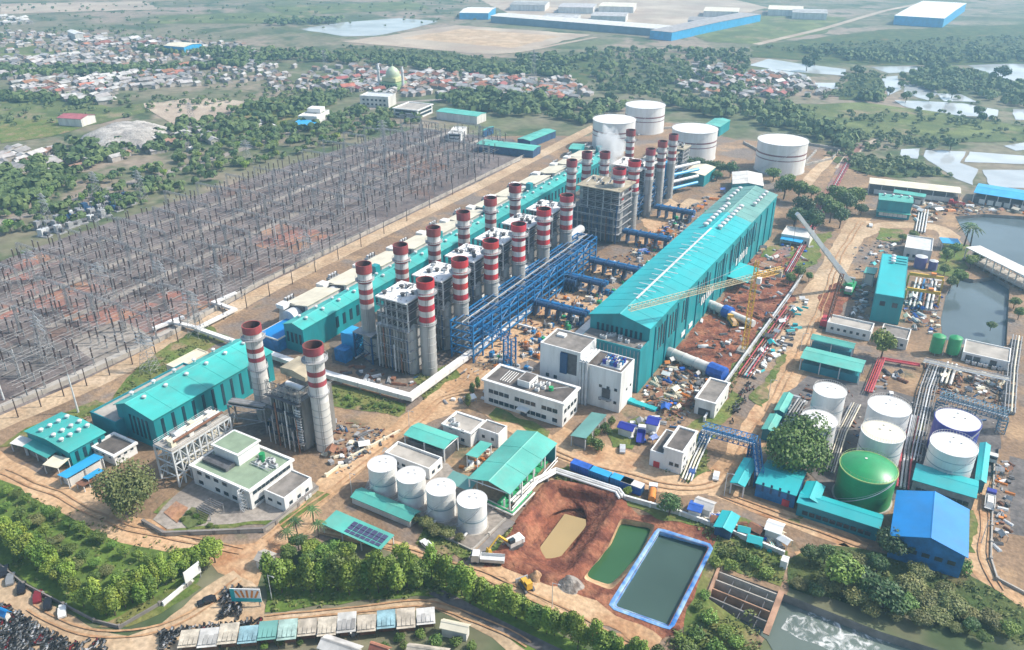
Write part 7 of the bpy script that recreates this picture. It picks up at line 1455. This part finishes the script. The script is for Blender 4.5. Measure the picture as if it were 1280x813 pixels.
# motorbikes
def bike_mesh(m): 
    mb = MB().mat(0)
    for y in (-.62, .62): mb.tube((-.05, y, .3), (.05, y, .3), .3, 8)
    mb.mat(1).prof([(-.8, .55), (-.1, .45), (.35, .5), (.6, .95), (.45, 1.0), (.25, .7), (-.1, .72), (-.75, .8)], 'x', -.14, .14).mat(0).bar((-.35, .5, 1.02), (.35, .5, 1.02), .05).prof([(-.75, .8), (-.05, .74), (-.05, .82), (-.7, .9)], 'x', -.13, .13)
    return mb.mesh('motorbike', [TYRE, m])
BM = {k: bike_mesh(CP[k]) for k in ('black', 'maroon', 'grey', 'silver')}; BMW = ['black'] * 5 + ['grey'] * 6 + ['silver', 'maroon']
def bikes(poly, n, where, seed, gap=.75):
    r_ = random.Random(seed)
    for q in scatter(poly, n, seed, gap): k = r_.choice(BMW); o = link('motorbike', BM[k], None, q + Vector((0, 0, .1)), r_.choice((.3, .5, .2, 2.9, -.9)) + r_.uniform(-.15, .15)); o.scale = (1.25,) * 3; tag(o, '%s motorbike parked in the %s' % (k, where), 'motorbike', 'motorbikes in the ' + where)
bikes([(2, 758), (24, 770), (50, 786), (82, 803), (88, 816), (60, 816), (40, 800), (20, 788), (2, 776)], 120, 'crowd at the left corner', 41)
bikes([(2, 782), (16, 792), (36, 806), (40, 818), (2, 818)], 50, 'second row at the left corner', 42)
bikes([(202, 792), (222, 790), (220, 800), (204, 816)], 22, 'group left of the stalls', 43)
bikes([(278, 738), (300, 736), (304, 772), (276, 772)], 34, 'group beside the billboard', 44)
bikes([(225, 788), (330, 777), (328, 780), (226, 792)], 30, 'row behind the stalls', 45)
bikes([(90, 806), (130, 803), (135, 816), (95, 818)], 14, 'edge of the dirt road', 46)
bikes([(1290, 0)] * 0 or [(905, 520), (935, 480), (942, 486), (915, 530)], 24, 'strip beside the construction road', 47)
# ================================================================ stalls, boards, gate
cols = [('worn cream', M('worn_cream_sheet', (.46, .41, .33), .8, .3, .5)), ('pale grey', WHH), ('worn cream', M('worn_cream_sheet')), ('light blue', M('pale_blue_sheet', (.22, .36, .4), .7, .3, .4)), ('teal', TEALOLD), ('pale green', M('pale_green_sheet', (.3, .42, .38), .7, .3, .4)), ('sand-coloured', M('sand_sheet', (.42, .37, .3), .8, .3, .4)), ('worn cream', M('worn_cream_sheet')), ('dull white', WHH), ('sand-coloured', M('sand_sheet')), ('light blue', M('pale_blue_sheet')), ('sand-coloured', M('sand_sheet')), ('grey', WHH)]
_s0, _s1 = G(236, 797, 3), G(532, 769, 3); _sa = math.atan2(_s1.y - _s0.y, _s1.x - _s0.x); _sw = (_s1 - _s0).length / 12 - .12
for k, (cn, m) in enumerate(cols):
    f = k / 12; px = 236 + 296 * f; py = 797 - 28 * f + (2 if k % 2 else 0)
    q = G(px, py, 3); o = thing('roadside_stall', '%s stall roof, %s from the left in the row by the dirt road' % (cn, ORD[k]), 'stall', (q.x, q.y, 0), _sa, 'row of roadside stalls'); w_ = _sw; l_ = 4.6 + (k % 3) * .5; h_ = 2.7 + .2 * (k % 3)
    MB().prof([(-l_ / 2, h_ - .3), (l_ / 2, h_ + .25), (l_ / 2, h_ + .33), (-l_ / 2, h_ - .22)], 'x', -w_ / 2, w_ / 2).build('roof', m, o)
    for x in (-w_ / 2 + .2, w_ / 2 - .2):
        for y in (-l_ / 2 + .2, l_ / 2 - .2): link('post', boxmesh('post', .12, .12, h_ - .25, BARK), o, (x, y, 0))
    MB().cbox(0, l_ * .1, w_ - .8, l_ * .6, 0, 1.1).build('counter', RUST, o)
    for i in range(4): link('roof_sheet', boxmesh('roof_sheet', w_ * .21, l_ * .8, .05, m), o, (-w_ / 2 + w_ * (.14 + i * .24), 0, h_ + .06 + .03 * (i % 2)))
def hut(label, p0, p1, p2, h, wall, roof, rise=.8, axis='x'): return gable('hut', label, 'hut', p0, p1, p2, None, h, axis, rise, .4, wall, roof, snap=1)
hut('cream-roofed hut standing alone right of the stalls', (583, 792), (550, 785), (588, 780), 3, WHITED, CREAM)
hut('broad pale beige roof at the bottom edge', (545, 822), (495, 815), (575, 812), 4, WHITED, M('sand_sheet'))
hut('pale grey roof at the bottom edge left of the beige one', (440, 822), (392, 812), (458, 806), 4, WHITED, WHH)
hut('small clay roof between the two bottom edge roofs', (482, 818), (460, 812), (490, 808), 3.5, WHITED, TERRA)
hut('bright blue roofed stall among motorbikes at the left edge', (8, 772), (-12, 764), (10, 762), 3, WHITED, BLUER)
hut('brown hut beside the gate trees', (332, 706), (318, 700), (345, 692), 3, WHITED, CONC)
t = thing('billboard', 'orange, white and teal billboard beside the gate', 'billboard', tuple(G(310, 758)), .5)
MB().box(-3.6, 3.6, -.1, .1, 1.6, 5.6).build('board', WHITE, t); MB().box(-3.62, 3.62, -.16, -.1, 1.6, 2.7).build('teal_strip', TEALB, t); MB().box(-3.62, -2.6, -.17, -.1, 2.7, 5.6).build('teal_edge', TEALB, t)
for i in range(5): a = -.7 + i * .35; MB().poly([(-.18, 0), (.18, 0), (.02, 0.1), (-.02, .1)], 0, .01) if 0 else link('orange_ray', boxmesh('orange_ray', .5, .05, 2.3, ORANGE), t, (-1.4 + i * .9, -.13, 2.9)).__setattr__('rotation_euler', (0, a * .6, 0))
for x in (-3, 3): link('leg', boxmesh('leg', .25, .25, 1.6, STEEL), t, (x, 0, 0))
t = thing('white_board', 'blank white signboard beside the plantation corner', 'signboard', tuple(G(243, 728)), math.pi / 2); MB().box(-2.4, 2.4, -.08, .08, 1.5, 5).build('board', WHITE, t)
for x in (-2, 2): link('leg', boxmesh('leg', .2, .2, 1.5, STEEL), t, (x, 0, 0))
t = thing('white_sign_wall', 'low white sign wall on the grass beside the gate', 'sign wall', tuple(G(223, 742)), math.pi / 2 + .05); MB().box(-4.6, 4.6, -.25, .25, 0, 1.3).build('wall', WHITE, t); MB().box(-4.8, 4.8, -.4, .4, 0, .25).build('plinth', CONC, t)
def wall_run(name, label, pts, h, th, mat, cat='wall', coping=None):
    P = [G(*p) for p in pts]; t = thing(name, label, cat, tuple(P[0]))
    for i, (a, b) in enumerate(zip(P[:-1], P[1:])):
        d = b - a; m = (a + b) / 2 - P[0]; ang = math.atan2(d.y, d.x); link('panel', boxmesh('panel', d.length, th, h, mat), t, (m.x, m.y, .001 * i), ang)
        if coping: link('coping', boxmesh('coping', d.length, th + .25, .18, coping), t, (m.x, m.y, h + .001 * i), ang)
        n = max(1, int(d.length / 6))
        for k in range(n): q = a + d * (k / n) - P[0]; link('pier', boxmesh('pier', th + .3, th + .3, h + .25, coping or mat), t, (q.x, q.y, 0), ang)
    return t
wall_run('garden_wall', 'low grey wall round the control building garden', [(180, 655), (206, 670), (330, 665), (345, 655), (398, 612)], 1.2, .5, CONC, coping=CONCD)
wall_run('boundary_wall', 'pale boundary wall running beside the lined pond', [(776, 624), (850, 645), (905, 665), (980, 696)], 1.6, .35, WHITED, coping=WHITE)
wall_run('yard_fence_wall', 'long concrete wall along the construction yard', [(880, 528), (905, 484), (945, 428), (1000, 352)], 1.8, .4, CONC, coping=STEELL)
wall_run('plantation_wall', 'low dark wall between plantation and parked cars', [(-10, 700), (30, 732), (80, 758), (118, 778), (150, 786), (200, 757), (240, 730)], 1.0, .3, CONCD)
wall_run('switchyard_fence', 'pale fence wall along the switchyard side of the road', [(-20, 524), (100, 474), (200, 428), (330, 354), (450, 297), (600, 224), (668, 190)], 1.8, .3, CONC)
wall_run('east_kerb_wall', 'low kerb wall bounding the east yard', [(1243, 565), (1240, 640), (1238, 700), (1246, 725), (1290, 748)], .8, .4, CONC)
wall_run('bund_wall', 'bund wall below the white tanks', [(545, 668), (590, 690), (632, 650)], .8, .4, CONC)
wall_run('drain_wall', 'low pink-grey drain wall beside the nearest chimney road', [(408, 596), (440, 572), (500, 540)], .9, .5, CREAM)
for k, q in enumerate([[(745, 170), (850, 160), (850, 172)], [(930, 180), (990, 212), (1040, 200), (1050, 188), (1000, 180)], [(1000, 212), (1020, 190)]]): wall_run('tank_bund', '%s bund wall round the huge white tanks' % ORD[k], q, 1.6, .8, CONC)
# garden before the control building
sheet('garden_lawn', [(225, 650), (240, 635), (262, 640), (258, 655), (235, 662)], MEADOW, .12, .4, 2); sheet('garden_red_paving', [(205, 642), (220, 628), (236, 636), (222, 655)], GRAVR, .12, .2, 2)
for k, p in enumerate([(228, 648), (236, 640), (250, 652), (246, 644), (262, 655), (270, 658)]): tpx('bush', p[0], p[1], 9, 'clipped garden bush before the control building', 'garden bushes', 'bush')
t = thing('garden_pergola', 'dark slatted pergola in the control building garden', 'pergola', tuple(G(264, 642)), 0)
for i in range(8): link('slat', boxmesh('slat', 5.5, .35, .15, STEELD), t, (0, -2.4 + i * .68, 2.5))
for x in (-2.5, 2.5):
    for y in (-2.3, 2.3): link('post', boxmesh('post', .2, .2, 2.5, STEEL), t, (x, y, 0))
# weir at the head of the canal
t = thing('weir', 'rusty concrete weir channels between pond and canal', 'weir', tuple(G(897, 713))); o = G(897, 713)
for k, (a, b) in enumerate([((899, 716), (974, 745)), ((895, 726), (970, 755)), ((889, 736), (965, 767)), ((885, 746), (960, 779))]):
    A, B = G(*a) - o, G(*b) - o; d = B - A; ang = math.atan2(d.y, d.x); link('channel_wall', boxmesh('channel_wall', d.length, .35, 3.5, (CONC, CONC, M('rust_concrete', (.34, .2, .13), .9, .25, .3), CONCD)[k]), t, tuple((A + B) / 2 + Vector((0, 0, -3.2))), ang)
    for i in range(3): q = A + d * (.2 + .28 * i); link('stop_log', boxmesh('stop_log', .18, 3.2, .25, STEELD), t, (q.x + 1, q.y - 1.6, -.4), ang)
A, B = G(977, 741) - o, G(957, 795) - o; d = B - A; link('footbridge', boxmesh('footbridge', d.length, 1.4, .35, M('rust_concrete')), t, tuple((A + B) / 2 + Vector((0, 0, .3))), math.atan2(d.y, d.x))
A, B = G(898, 712) - o, G(884, 748) - o; d = B - A; link('head_wall', boxmesh('head_wall', d.length, .7, 4, M('rust_concrete')), t, tuple((A + B) / 2 + Vector((0, 0, -3.4))), math.atan2(d.y, d.x))
foam = bpy.data.materials.new('foam'); foam.use_nodes = True; N = foam.node_tree.nodes; L_ = foam.node_tree.links; b = N['Principled BSDF']; b.inputs['Base Color'].default_value = (.8, .82, .8, 1); b.inputs['Roughness'].default_value = .9
n1 = N.new('ShaderNodeTexNoise'); n1.inputs['Scale'].default_value = .35; n1.inputs['Detail'].default_value = 7; n1.inputs['Distortion'].default_value = 1.6; ge = N.new('ShaderNodeNewGeometry'); L_.new(ge.outputs['Position'], n1.inputs['Vector']); mr = N.new('ShaderNodeMapRange'); mr.inputs[1].default_value = .44; mr.inputs[2].default_value = .8; L_.new(n1.outputs['Fac'], mr.inputs[0]); L_.new(mr.outputs[0], b.inputs['Alpha'])
tag(link('foam', sheet_mesh('foam', frac([G(*p, -2.2) for p in [(985, 764), (1010, 757), (1045, 768), (1075, 782), (1120, 800), (1090, 815), (1040, 812), (1000, 800), (975, 785)]], 1, 3), [], foam, -2.24)), 'white foam on the churning canal water', 'foam', None, 'stuff')
# intake bridges
def pier_bridge(label, a, b, wd, h, roof):
    A, B = G(*a, h), G(*b, h); t = thing('intake_bridge', label, 'bridge', (A.x, A.y, 0)); d = B - A; ang = math.atan2(d.y, d.x); link('deck', boxmesh('deck', d.length, wd, .6, CONC), t, (d.x / 2, d.y / 2, 1.2), ang); link('roof', boxmesh('roof', d.length, wd, .4, roof), t, (d.x / 2, d.y / 2, h), ang); n = int(d.length / 4); nr = Vector((-d.y, d.x, 0)).normalized()
    for i in range(n + 1):
        for s_ in (-1, 1): q = d * (i / n) + nr * (s_ * wd * .42); link('post', boxmesh('post', .4, .4, h - 1.8, WHITED), t, (q.x, q.y, 1.8), ang); link('pile', boxmesh('pile', .9, .9, 4.6, CONCD), t, (q.x, q.y, -3.4), ang)
    return t
pier_bridge('white-roofed intake bridge on piles between the two basins', (1216, 309), (1300, 350), 8, 6.5, WHITED)
# ================================================================ construction yard and clutter
t = thing('wrapped_duct', 'large white duct with blue wrapped end near the grey store', 'duct', tuple(G(834, 447)), 0); e = G(906, 470, 2) - t.location; e.z = 0
def wrapped(t, e, r):
    d = e.normalized(); p1 = e * .74; MB().tube((0, 0, r + .4), (p1.x, p1.y, r + .4), r, 18).build('duct', WHITED, t, smooth=True); MB().tube((p1.x, p1.y, r + .4), (e.x, e.y, r + .4), r * 1.35, 10).build('blue_wrap', TARP, t)
    for f in (.1, .3, .5, .7): q = e * f; link('saddle', boxmesh('saddle', 1, r * 2.2, r, STEEL), t, (q.x, q.y, 0), math.atan2(d.y, d.x)); MB().tube(tuple(q + Vector((0, 0, r + .4))), tuple(q + d * .4 + Vector((0, 0, r + .4))), r * 1.08, 18).build('flange', STEELL, t)
wrapped(t, e, 2.0)
t = thing('wrapped_duct', 'long white duct with blue wrap in its middle near the hall canopy', 'duct', tuple(G(880, 384)), 0); e = G(914, 393, 2) - t.location; e.z = 0; wrapped(t, e, 1.9); MB().tube((e.x, e.y, 2), (e.x * 1.8, e.y * 1.8, 2), 1.5, 14).build('duct', WHITED, t, smooth=True)
for k, (px, py, cl_, m, rz) in enumerate([(727, 590, 'bright blue', TARP, 1.25), (750, 599, 'dark blue', BSTEEL, 1.25), (777, 608, 'steel blue', BSTEEL, 1.25), (790, 613, 'faded blue', TARP, 1.25)]):
    o = thing('container', '%s container, %s in the row above the soil pit' % (cl_, ORD[k]), 'container', tuple(G(px, py)), R(-2)); MB().cbox(0, 0, 6.4, 2.6, .15, 2.7).build('box', m, o); MB().cbox(0, 0, 6.5, 2.7, 2.7, 2.85).build('roof', (TARP, SKYB, SKYB, WHITED)[k], o)
    for i in range(9): link('rib', boxmesh('rib', .12, .1, 2.4, m), o, (-2.9 + i * .72, -1.34, .2))
    MB().cbox(3.26, 0, .06, 2.3, .3, 2.5).build('door', BSTEELD, o)
def crate(label, q, m, s, group, seed):
    r_ = random.Random(seed); o = thing('crate', label, 'crate', tuple(q), r_.uniform(0, 3), group); MB().cbox(0, 0, 2.2 * s, 1.6 * s, .12, 1.3 * s).build('box', m, o); MB().cbox(0, 0, 2.3 * s, 1.7 * s, 1.3 * s, 1.38 * s).build('lid', m, o)
    for i in (-1, 1): link('runner', boxmesh('runner', .2, 1.6 * s, .12, BARK), o, (i * .8 * s, 0, 0))
def tent(label, q, m, s, group, seed):
    r_ = random.Random(seed); o = thing('tarp_tent', label, 'tent', tuple(q), r_.uniform(0, 3), group); w_, l_ = 3.8 * s, 4.6 * s
    for s_ in (-1, 1): MB().prof([(0, 2.8), (s_ * w_ / 2, 1.9), (s_ * w_ / 2, 1.96), (0, 2.87)][::s_], 'y', -l_ / 2, l_ / 2).build('sheet', m, o)
    for x in (-1, 1):
        for y in (-1, 1): link('pole', boxmesh('pole', .1, .1, 1.9, STEEL), o, (x * w_ * .46, y * l_ * .46, 0))
def pipes(label, q, m, s, group, seed):
    r_ = random.Random(seed); o = thing('pipe_stack', label, 'pipe stack', tuple(q), r_.uniform(0, 3), group)
    for i in range(3): MB().tube((-.7 * s + i * .7 * s, -2.5 * s, .33 * s), (-.7 * s + i * .7 * s, 2.5 * s, .33 * s), .32 * s, 8).build('pipe', m, o, smooth=True)
    for i in range(2): MB().tube((-.35 * s + i * .7 * s, -2.5 * s, .88 * s), (-.35 * s + i * .7 * s, 2.5 * s, .88 * s), .32 * s, 8).build('pipe', m, o, smooth=True)
def plates(label, q, m, s, group, seed):
    r_ = random.Random(seed); o = thing('panel_pile', label, 'panel pile', tuple(q), r_.uniform(0, 3), group)
    for i in range(4): link('panel', boxmesh('panel', 2.6 * s, 1.5 * s, .16, m), o, (r_.uniform(-.3, .3), r_.uniform(-.3, .3), .05 + i * .2), r_.uniform(-.2, .2))
CC = {'white': WHITE, 'blue': TARP, 'orange': ORANGE, 'rusty': RUST, 'grey': STEEL, 'pale': STEELL, 'teal': TEALB, 'dark': STEELD, 'cream': CREAM}
KF = [('crate', crate)] * 4 + [('stack of pipes', pipes)] * 4 + [('tarpaulin tent', tent), ('pile of panels', plates), ('pile of panels', plates)]
def clutter(poly, n, where, seed, wts=None, smin=.8, smax=1.6, gap=1.0):
    r_ = random.Random(seed)
    for q in scatter(poly, int(n * 1.3), seed, gap):
        k = r_.choice(wts or list(CC)); nm, f = r_.choice(KF); f('%s %s in the %s' % (k, nm, where), q, CC[k], r_.uniform(smin, smax) * .52, '%s %ss in the %s' % (k, nm.split(' ')[0] if nm.startswith('crate') else nm, where), r_.randint(0, 9999))
clutter([(805, 488), (840, 450), (885, 470), (900, 486), (870, 500), (840, 520), (800, 512)], 80, 'crowded yard before the huge hall', 61, ['white', 'rusty', 'rusty', 'grey', 'dark', 'dark', 'blue', 'cream', 'orange'])
clutter([(850, 420), (880, 378), (920, 372), (945, 310), (985, 300), (1000, 330), (975, 395), (930, 440), (900, 455)], 55, 'red soil construction yard', 62, ['white', 'rusty', 'rusty', 'grey', 'dark', 'dark'])
clutter([(925, 470), (960, 420), (1000, 370), (1012, 376), (985, 440), (940, 480)], 70, 'strip along the construction wall', 63, ['white', 'grey', 'rusty', 'dark', 'pale', 'teal'])
clutter([(1130, 375), (1160, 345), (1178, 350), (1172, 420), (1140, 415), (1130, 400)], 60, 'water plant yard', 64, ['white', 'pale', 'rusty', 'blue', 'grey', 'cream'])
clutter([(1060, 405), (1078, 350), (1086, 352), (1080, 400)], 22, 'transformer strip beside the tall teal building', 65, ['grey', 'white', 'dark'])
clutter([(855, 630), (905, 645), (925, 650), (960, 660), (985, 680), (960, 690), (870, 650)], 34, 'squatter yard above the boundary wall', 66, ['white', 'teal', 'blue', 'rusty', 'cream'], 1.0, 2.0)
clutter([(1155, 455), (1262, 475), (1255, 500), (1160, 485)], 40, 'pipe yard above the deep blue tank', 67, ['white', 'cream', 'grey', 'dark', 'rusty'])
clutter([(1000, 480), (1015, 490), (985, 560), (965, 545)], 16, 'strip left of the white tanks', 68, ['grey', 'pale', 'rusty'])
clutter([(1085, 490), (1102, 465), (1135, 470), (1120, 495)], 16, 'corner between red pipes and tanks', 69, ['white', 'grey', 'rusty', 'dark'])
clutter([(1245, 575), (1265, 580), (1262, 665), (1245, 700), (1242, 640)], 32, 'scrap strip beside the east road', 70, ['rusty', 'dark', 'white', 'orange', 'grey'], .6, 1.1)
clutter([(780, 535), (815, 520), (840, 530), (820, 560), (790, 560)], 18, 'fenced compound left of the cubic office', 71, ['white', 'blue', 'grey', 'pale'])
clutter([(1140, 252), (1215, 250), (1290, 262), (1290, 268), (1200, 266), (1160, 280), (1140, 275)], 46, 'wharf yard', 72, ['white', 'orange', 'rusty', 'grey', 'cream'], 1, 2)
clutter([(540, 510), (620, 500), (640, 465), (600, 500), (560, 500)], 10, 'verge beside the white office', 73, ['grey', 'white'])
clutter([(400, 520), (450, 545), (500, 540), (470, 560), (420, 590), (395, 560)], 24, 'yard beside the nearest chimney', 74, ['rusty', 'grey', 'dark', 'cream', 'white'])
clutter([(420, 470), (440, 455), (520, 480), (500, 490)], 18, 'strip below the nearest boiler', 75, ['grey', 'dark', 'pale', 'rusty'])
clutter([(575, 585), (600, 560), (618, 570), (595, 592)], 14, 'valve corner beside the teal open shed', 76, ['orange', 'cream', 'white', 'rusty'], .8, 1.3)
clutter([(1075, 325), (1110, 300), (1120, 310), (1090, 340)], 18, 'yard behind the tall teal box building', 77, ['dark', 'grey', 'teal', 'white'])
clutter([(890, 240), (910, 240), (860, 275), (800, 330), (780, 330), (850, 270)], 40, 'strip behind the huge hall', 78, ['dark', 'rusty', 'grey', 'orange', 'blue'], 1, 2)
clutter([(955, 300), (1000, 285), (1020, 300), (1005, 340), (960, 340)], 24, 'yard beside the crane boom', 79, ['white', 'grey', 'rusty', 'blue'])
for k, (p0, p1, p2, m, n_) in enumerate([((700 + 240, 0), 0, 0, 0, 0)][:0]): pass
hut('bright teal-roofed shack in the squatter yard', (915, 666), (892, 658), (925, 646), 3, BSTEELD, TEALB, .6, 'y'); hut('pale-roofed shack with blue sheet in the squatter yard', (888, 640), (866, 632), (895, 628), 3, WHITED, WHH); hut('blue sheet shack in the squatter yard', (876, 642), (860, 637), (880, 630), 3.1, WHITED, TARP, .4)
hut('white-roofed shack beside the canal road', (975, 668), (955, 662), (982, 655), 3, WHITED, WHITE)
hut('blue and white shelter in the fenced compound', (790, 540), (772, 534), (796, 532), 3, WHITED, BLUT); hut('small blue-roofed kiosk above the fenced compound', (822, 533), (808, 529), (826, 523), 3.2, WHITE, BLUT)
wall_run('teal_trough', 'bright teal trough beside the lower white block', [(788, 503), (820, 514)], .9, 2.2, TEALB, 'trough')
# gravel pile
for px, py, r_, m, lb in ((713, 732, 16, CONC, 'grey gravel heap between soil pit and green pond'), (670, 722, 10, DIRT, 'small sand heap at the near rim of the soil pit')):
    s = r_ / PXM(px, py); lp = [G(px, py) + Vector((s * math.cos(a * .2618) * (1 + .2 * math.sin(a)), s * math.sin(a * .2618), 0)) for a in range(24)]; cc = sum(lp, Vector()) / 24
    tag(link('gravel_heap', loft('gravel_heap', [lp] + [[p.lerp(cc, f) + Vector((0, 0, z)) for p in lp] for f, z in ((.3, .9), (.6, 1.7), (.85, 2.1))], terrain('heap_' + lb[:4], [((.3, .27, .24) if m is CONC else (.4, .25, .14), .3, 0, 0), ((.18, .15, .13), .5, .56, .08)], bump=1), .5)), lb, 'heap')
# rubble
r_ = random.Random(14); mb = MB()
for poly, n in (([(838, 450), (900, 380), (985, 300), (1000, 335), (955, 430), (905, 480)], 200), ([(800, 490), (838, 450), (905, 480), (840, 540)], 300), ([(560, 480), (720, 352), (860, 262), (850, 280), (740, 380), (640, 462)], 450), ([(420, 470), (520, 486), (672, 378), (840, 240), (700, 230), (440, 440)], 500), ([(1130, 375), (1178, 350), (1172, 420), (1130, 400)], 220), ([(1000, 480), (1150, 505), (1250, 525), (1150, 600), (985, 560)], 220), ([(1155, 455), (1262, 475), (1255, 510), (1160, 490)], 260), ([(1066, 310), (1115, 295), (1086, 400), (1068, 400)], 90), ([(400, 520), (500, 540), (420, 600)], 160), ([(870, 640), (985, 690), (900, 660)], 160), ([(1140, 250), (1290, 262), (1200, 270)], 160)):
    for q in scatter(poly, n, n + 3):
        if inside(q, PIT) or inside(q, GPOND) or inside(q, DPOND): continue
        s = r_.uniform(.15, .55); a = r_.random() * 3; c, s_ = math.cos(a) * s, math.sin(a) * s; l_ = r_.choice((1, 1, 2.6)); z = s * r_.uniform(.4, 1.2); mb.mat(r_.choice((0, 0, 0, 1, 2, 2, 4, 5))); mb.poly([(q.x + c * l_ - s_ * .5, q.y + s_ * l_ + c * .5), (q.x - c * l_ - s_ * .6, q.y - s_ * l_ + c * .6), (q.x - c * l_ + s_ * .5, q.y - s_ * l_ - c * .5), (q.x + c * l_ + s_ * .5, q.y + s_ * l_ - c * .5)], 0, .1 + z)
tag(mb.build('rubble', [RUST, CONC, STEELD, WHITED, BSTEELD, STEEL]), 'loose rubble and scrap strewn over the work yards', 'rubble', None, 'stuff')
# weeds
r_ = random.Random(12); mb = MB()
for poly, n in (([(380, 480), (512, 505), (500, 520), (380, 500)], 160), ([(520, 470), (575, 460), (530, 500)], 70), ([(175, 455), (285, 415), (200, 470), (140, 500)], 160), ([(0, 560), (150, 500), (150, 510), (30, 560)], 130), ([(860, 650), (985, 695), (975, 735), (900, 706), (890, 680)], 260), ([(840, 790), (945, 760), (950, 830), (830, 835)], 260), ([(985, 700), (1180, 705), (1300, 770), (1300, 810), (985, 735)], 380), ([(330, 725), (540, 720), (640, 760), (545, 745), (335, 765)], 240), ([(880, 525), (960, 400), (968, 405), (915, 490)], 120), ([(530, 660), (600, 690), (592, 705), (520, 680)], 60), ([(960, 340), (1005, 300), (1020, 340), (980, 360)], 70), ([(690, 590), (770, 612), (700, 606)], 60), ([(820, 590), (880, 560), (890, 590)], 70), ([(0, 600), (260, 700), (150, 785), (0, 700)], 300), ([(600, 700), (640, 660), (660, 650)], 40), ([(800, 500), (870, 480), (840, 540)], 60)):
    for q in scatter(poly, n, n):
        s = r_.uniform(.25, .9)
        for _ in range(5): d = Vector((r_.gauss(0, 1), r_.gauss(0, 1), abs(r_.gauss(0, 1)))).normalized(); p = q + Vector((d.x * s, d.y * s, .2 + d.z * s * .6)); t1 = d.orthogonal().normalized() * s * .6; t2 = d.cross(t1); mb.face([p - t1, p - t2 * .6, p + t1, p + t2 * .6])
tag(mb.build('weeds', M('weed_leaf', (.08, .12, .03), .8, .4, .3, col2=(.19, .2, .06))), 'tufts of weeds on verges and banks', 'weeds', None, 'stuff')
# lamp posts
for k, (px, py) in enumerate([(701, 520), (512, 540), (620, 560), (690, 760), (440, 620), (340, 750), (905, 620), (960, 500), (1000, 440), (1240, 610), (1226, 680)]):
    o = thing('lamp_post', 'grey lamp post, %s from the left in the plant' % ORD[sorted([701, 512, 620, 690, 440, 340, 905, 960, 1000, 1240, 1226]).index(px)], 'lamp post', tuple(G(px, py)), 0, 'lamp posts'); MB().tube((0, 0, 0), (0, 0, 8), .12, 6, .07).build('pole', STEELL, o); MB().bar((0, 0, 7.9), (1.6, 0, 8.2), .09).build('arm', STEELL, o); link('lamp_head', boxmesh('lamp_head', .7, .25, .15, STEEL), o, (1.7, 0, 8.1))
# ---------------------------------------------------------------- steam
st = bpy.data.materials.new('steam'); st.use_nodes = True; N = st.node_tree.nodes; L_ = st.node_tree.links; N.remove(N['Principled BSDF']); pv = N.new('ShaderNodeVolumePrincipled'); pv.inputs['Color'].default_value = (.95, .96, .97, 1); pv.inputs['Anisotropy'].default_value = .2
ge = N.new('ShaderNodeNewGeometry'); n1 = N.new('ShaderNodeTexNoise'); n1.inputs['Scale'].default_value = .16; n1.inputs['Detail'].default_value = 4; L_.new(ge.outputs['Position'], n1.inputs['Vector']); mr = N.new('ShaderNodeMapRange'); mr.inputs[1].default_value = .42; mr.inputs[2].default_value = .62; mr.inputs[3].default_value = 0; mr.inputs[4].default_value = .3; L_.new(n1.outputs['Fac'], mr.inputs[0]); L_.new(mr.outputs[0], pv.inputs['Density']); L_.new(pv.outputs[0], N['Material Output'].inputs['Volume'])
import bmesh
bm = bmesh.new(); bmesh.ops.create_icosphere(bm, subdivisions=4, radius=1); A, B = G(774, 197, 28), G(757, 178, 38)
for v in bm.verts:
    n_ = v.co.copy(); d = noise.noise(n_ * 1.7) * .35 + noise.noise(n_ * 4) * .15; v.co = n_ * (1 + d); v.co = Vector((v.co.x * 7, v.co.y * 8, v.co.z * 9)); v.co = v.co + (A + B) / 2 + (B - A) * (v.co.z / 22)
me = bpy.data.meshes.new('steam'); bm.to_mesh(me); bm.free(); me.materials.append(st); tag(link('steam', me), 'white steam rising among the far slim chimneys', 'steam', None, 'stuff')
# ---------------------------------------------------------------- haze
hz = bpy.data.materials.new('haze'); hz.use_nodes = True; N = hz.node_tree.nodes; N.remove(N['Principled BSDF']); pv = N.new('ShaderNodeVolumePrincipled'); pv.inputs['Color'].default_value = (.44, .74, 1, 1); pv.inputs['Density'].default_value = .00028; pv.inputs['Anisotropy'].default_value = .35; hz.node_tree.links.new(pv.outputs[0], N['Material Output'].inputs['Volume'])
tag(MB().box(-9500, 9500, -6500, 12500, -8, 156).build('haze', hz), 'thin pale daylight haze over the plain', 'haze', None, 'stuff')
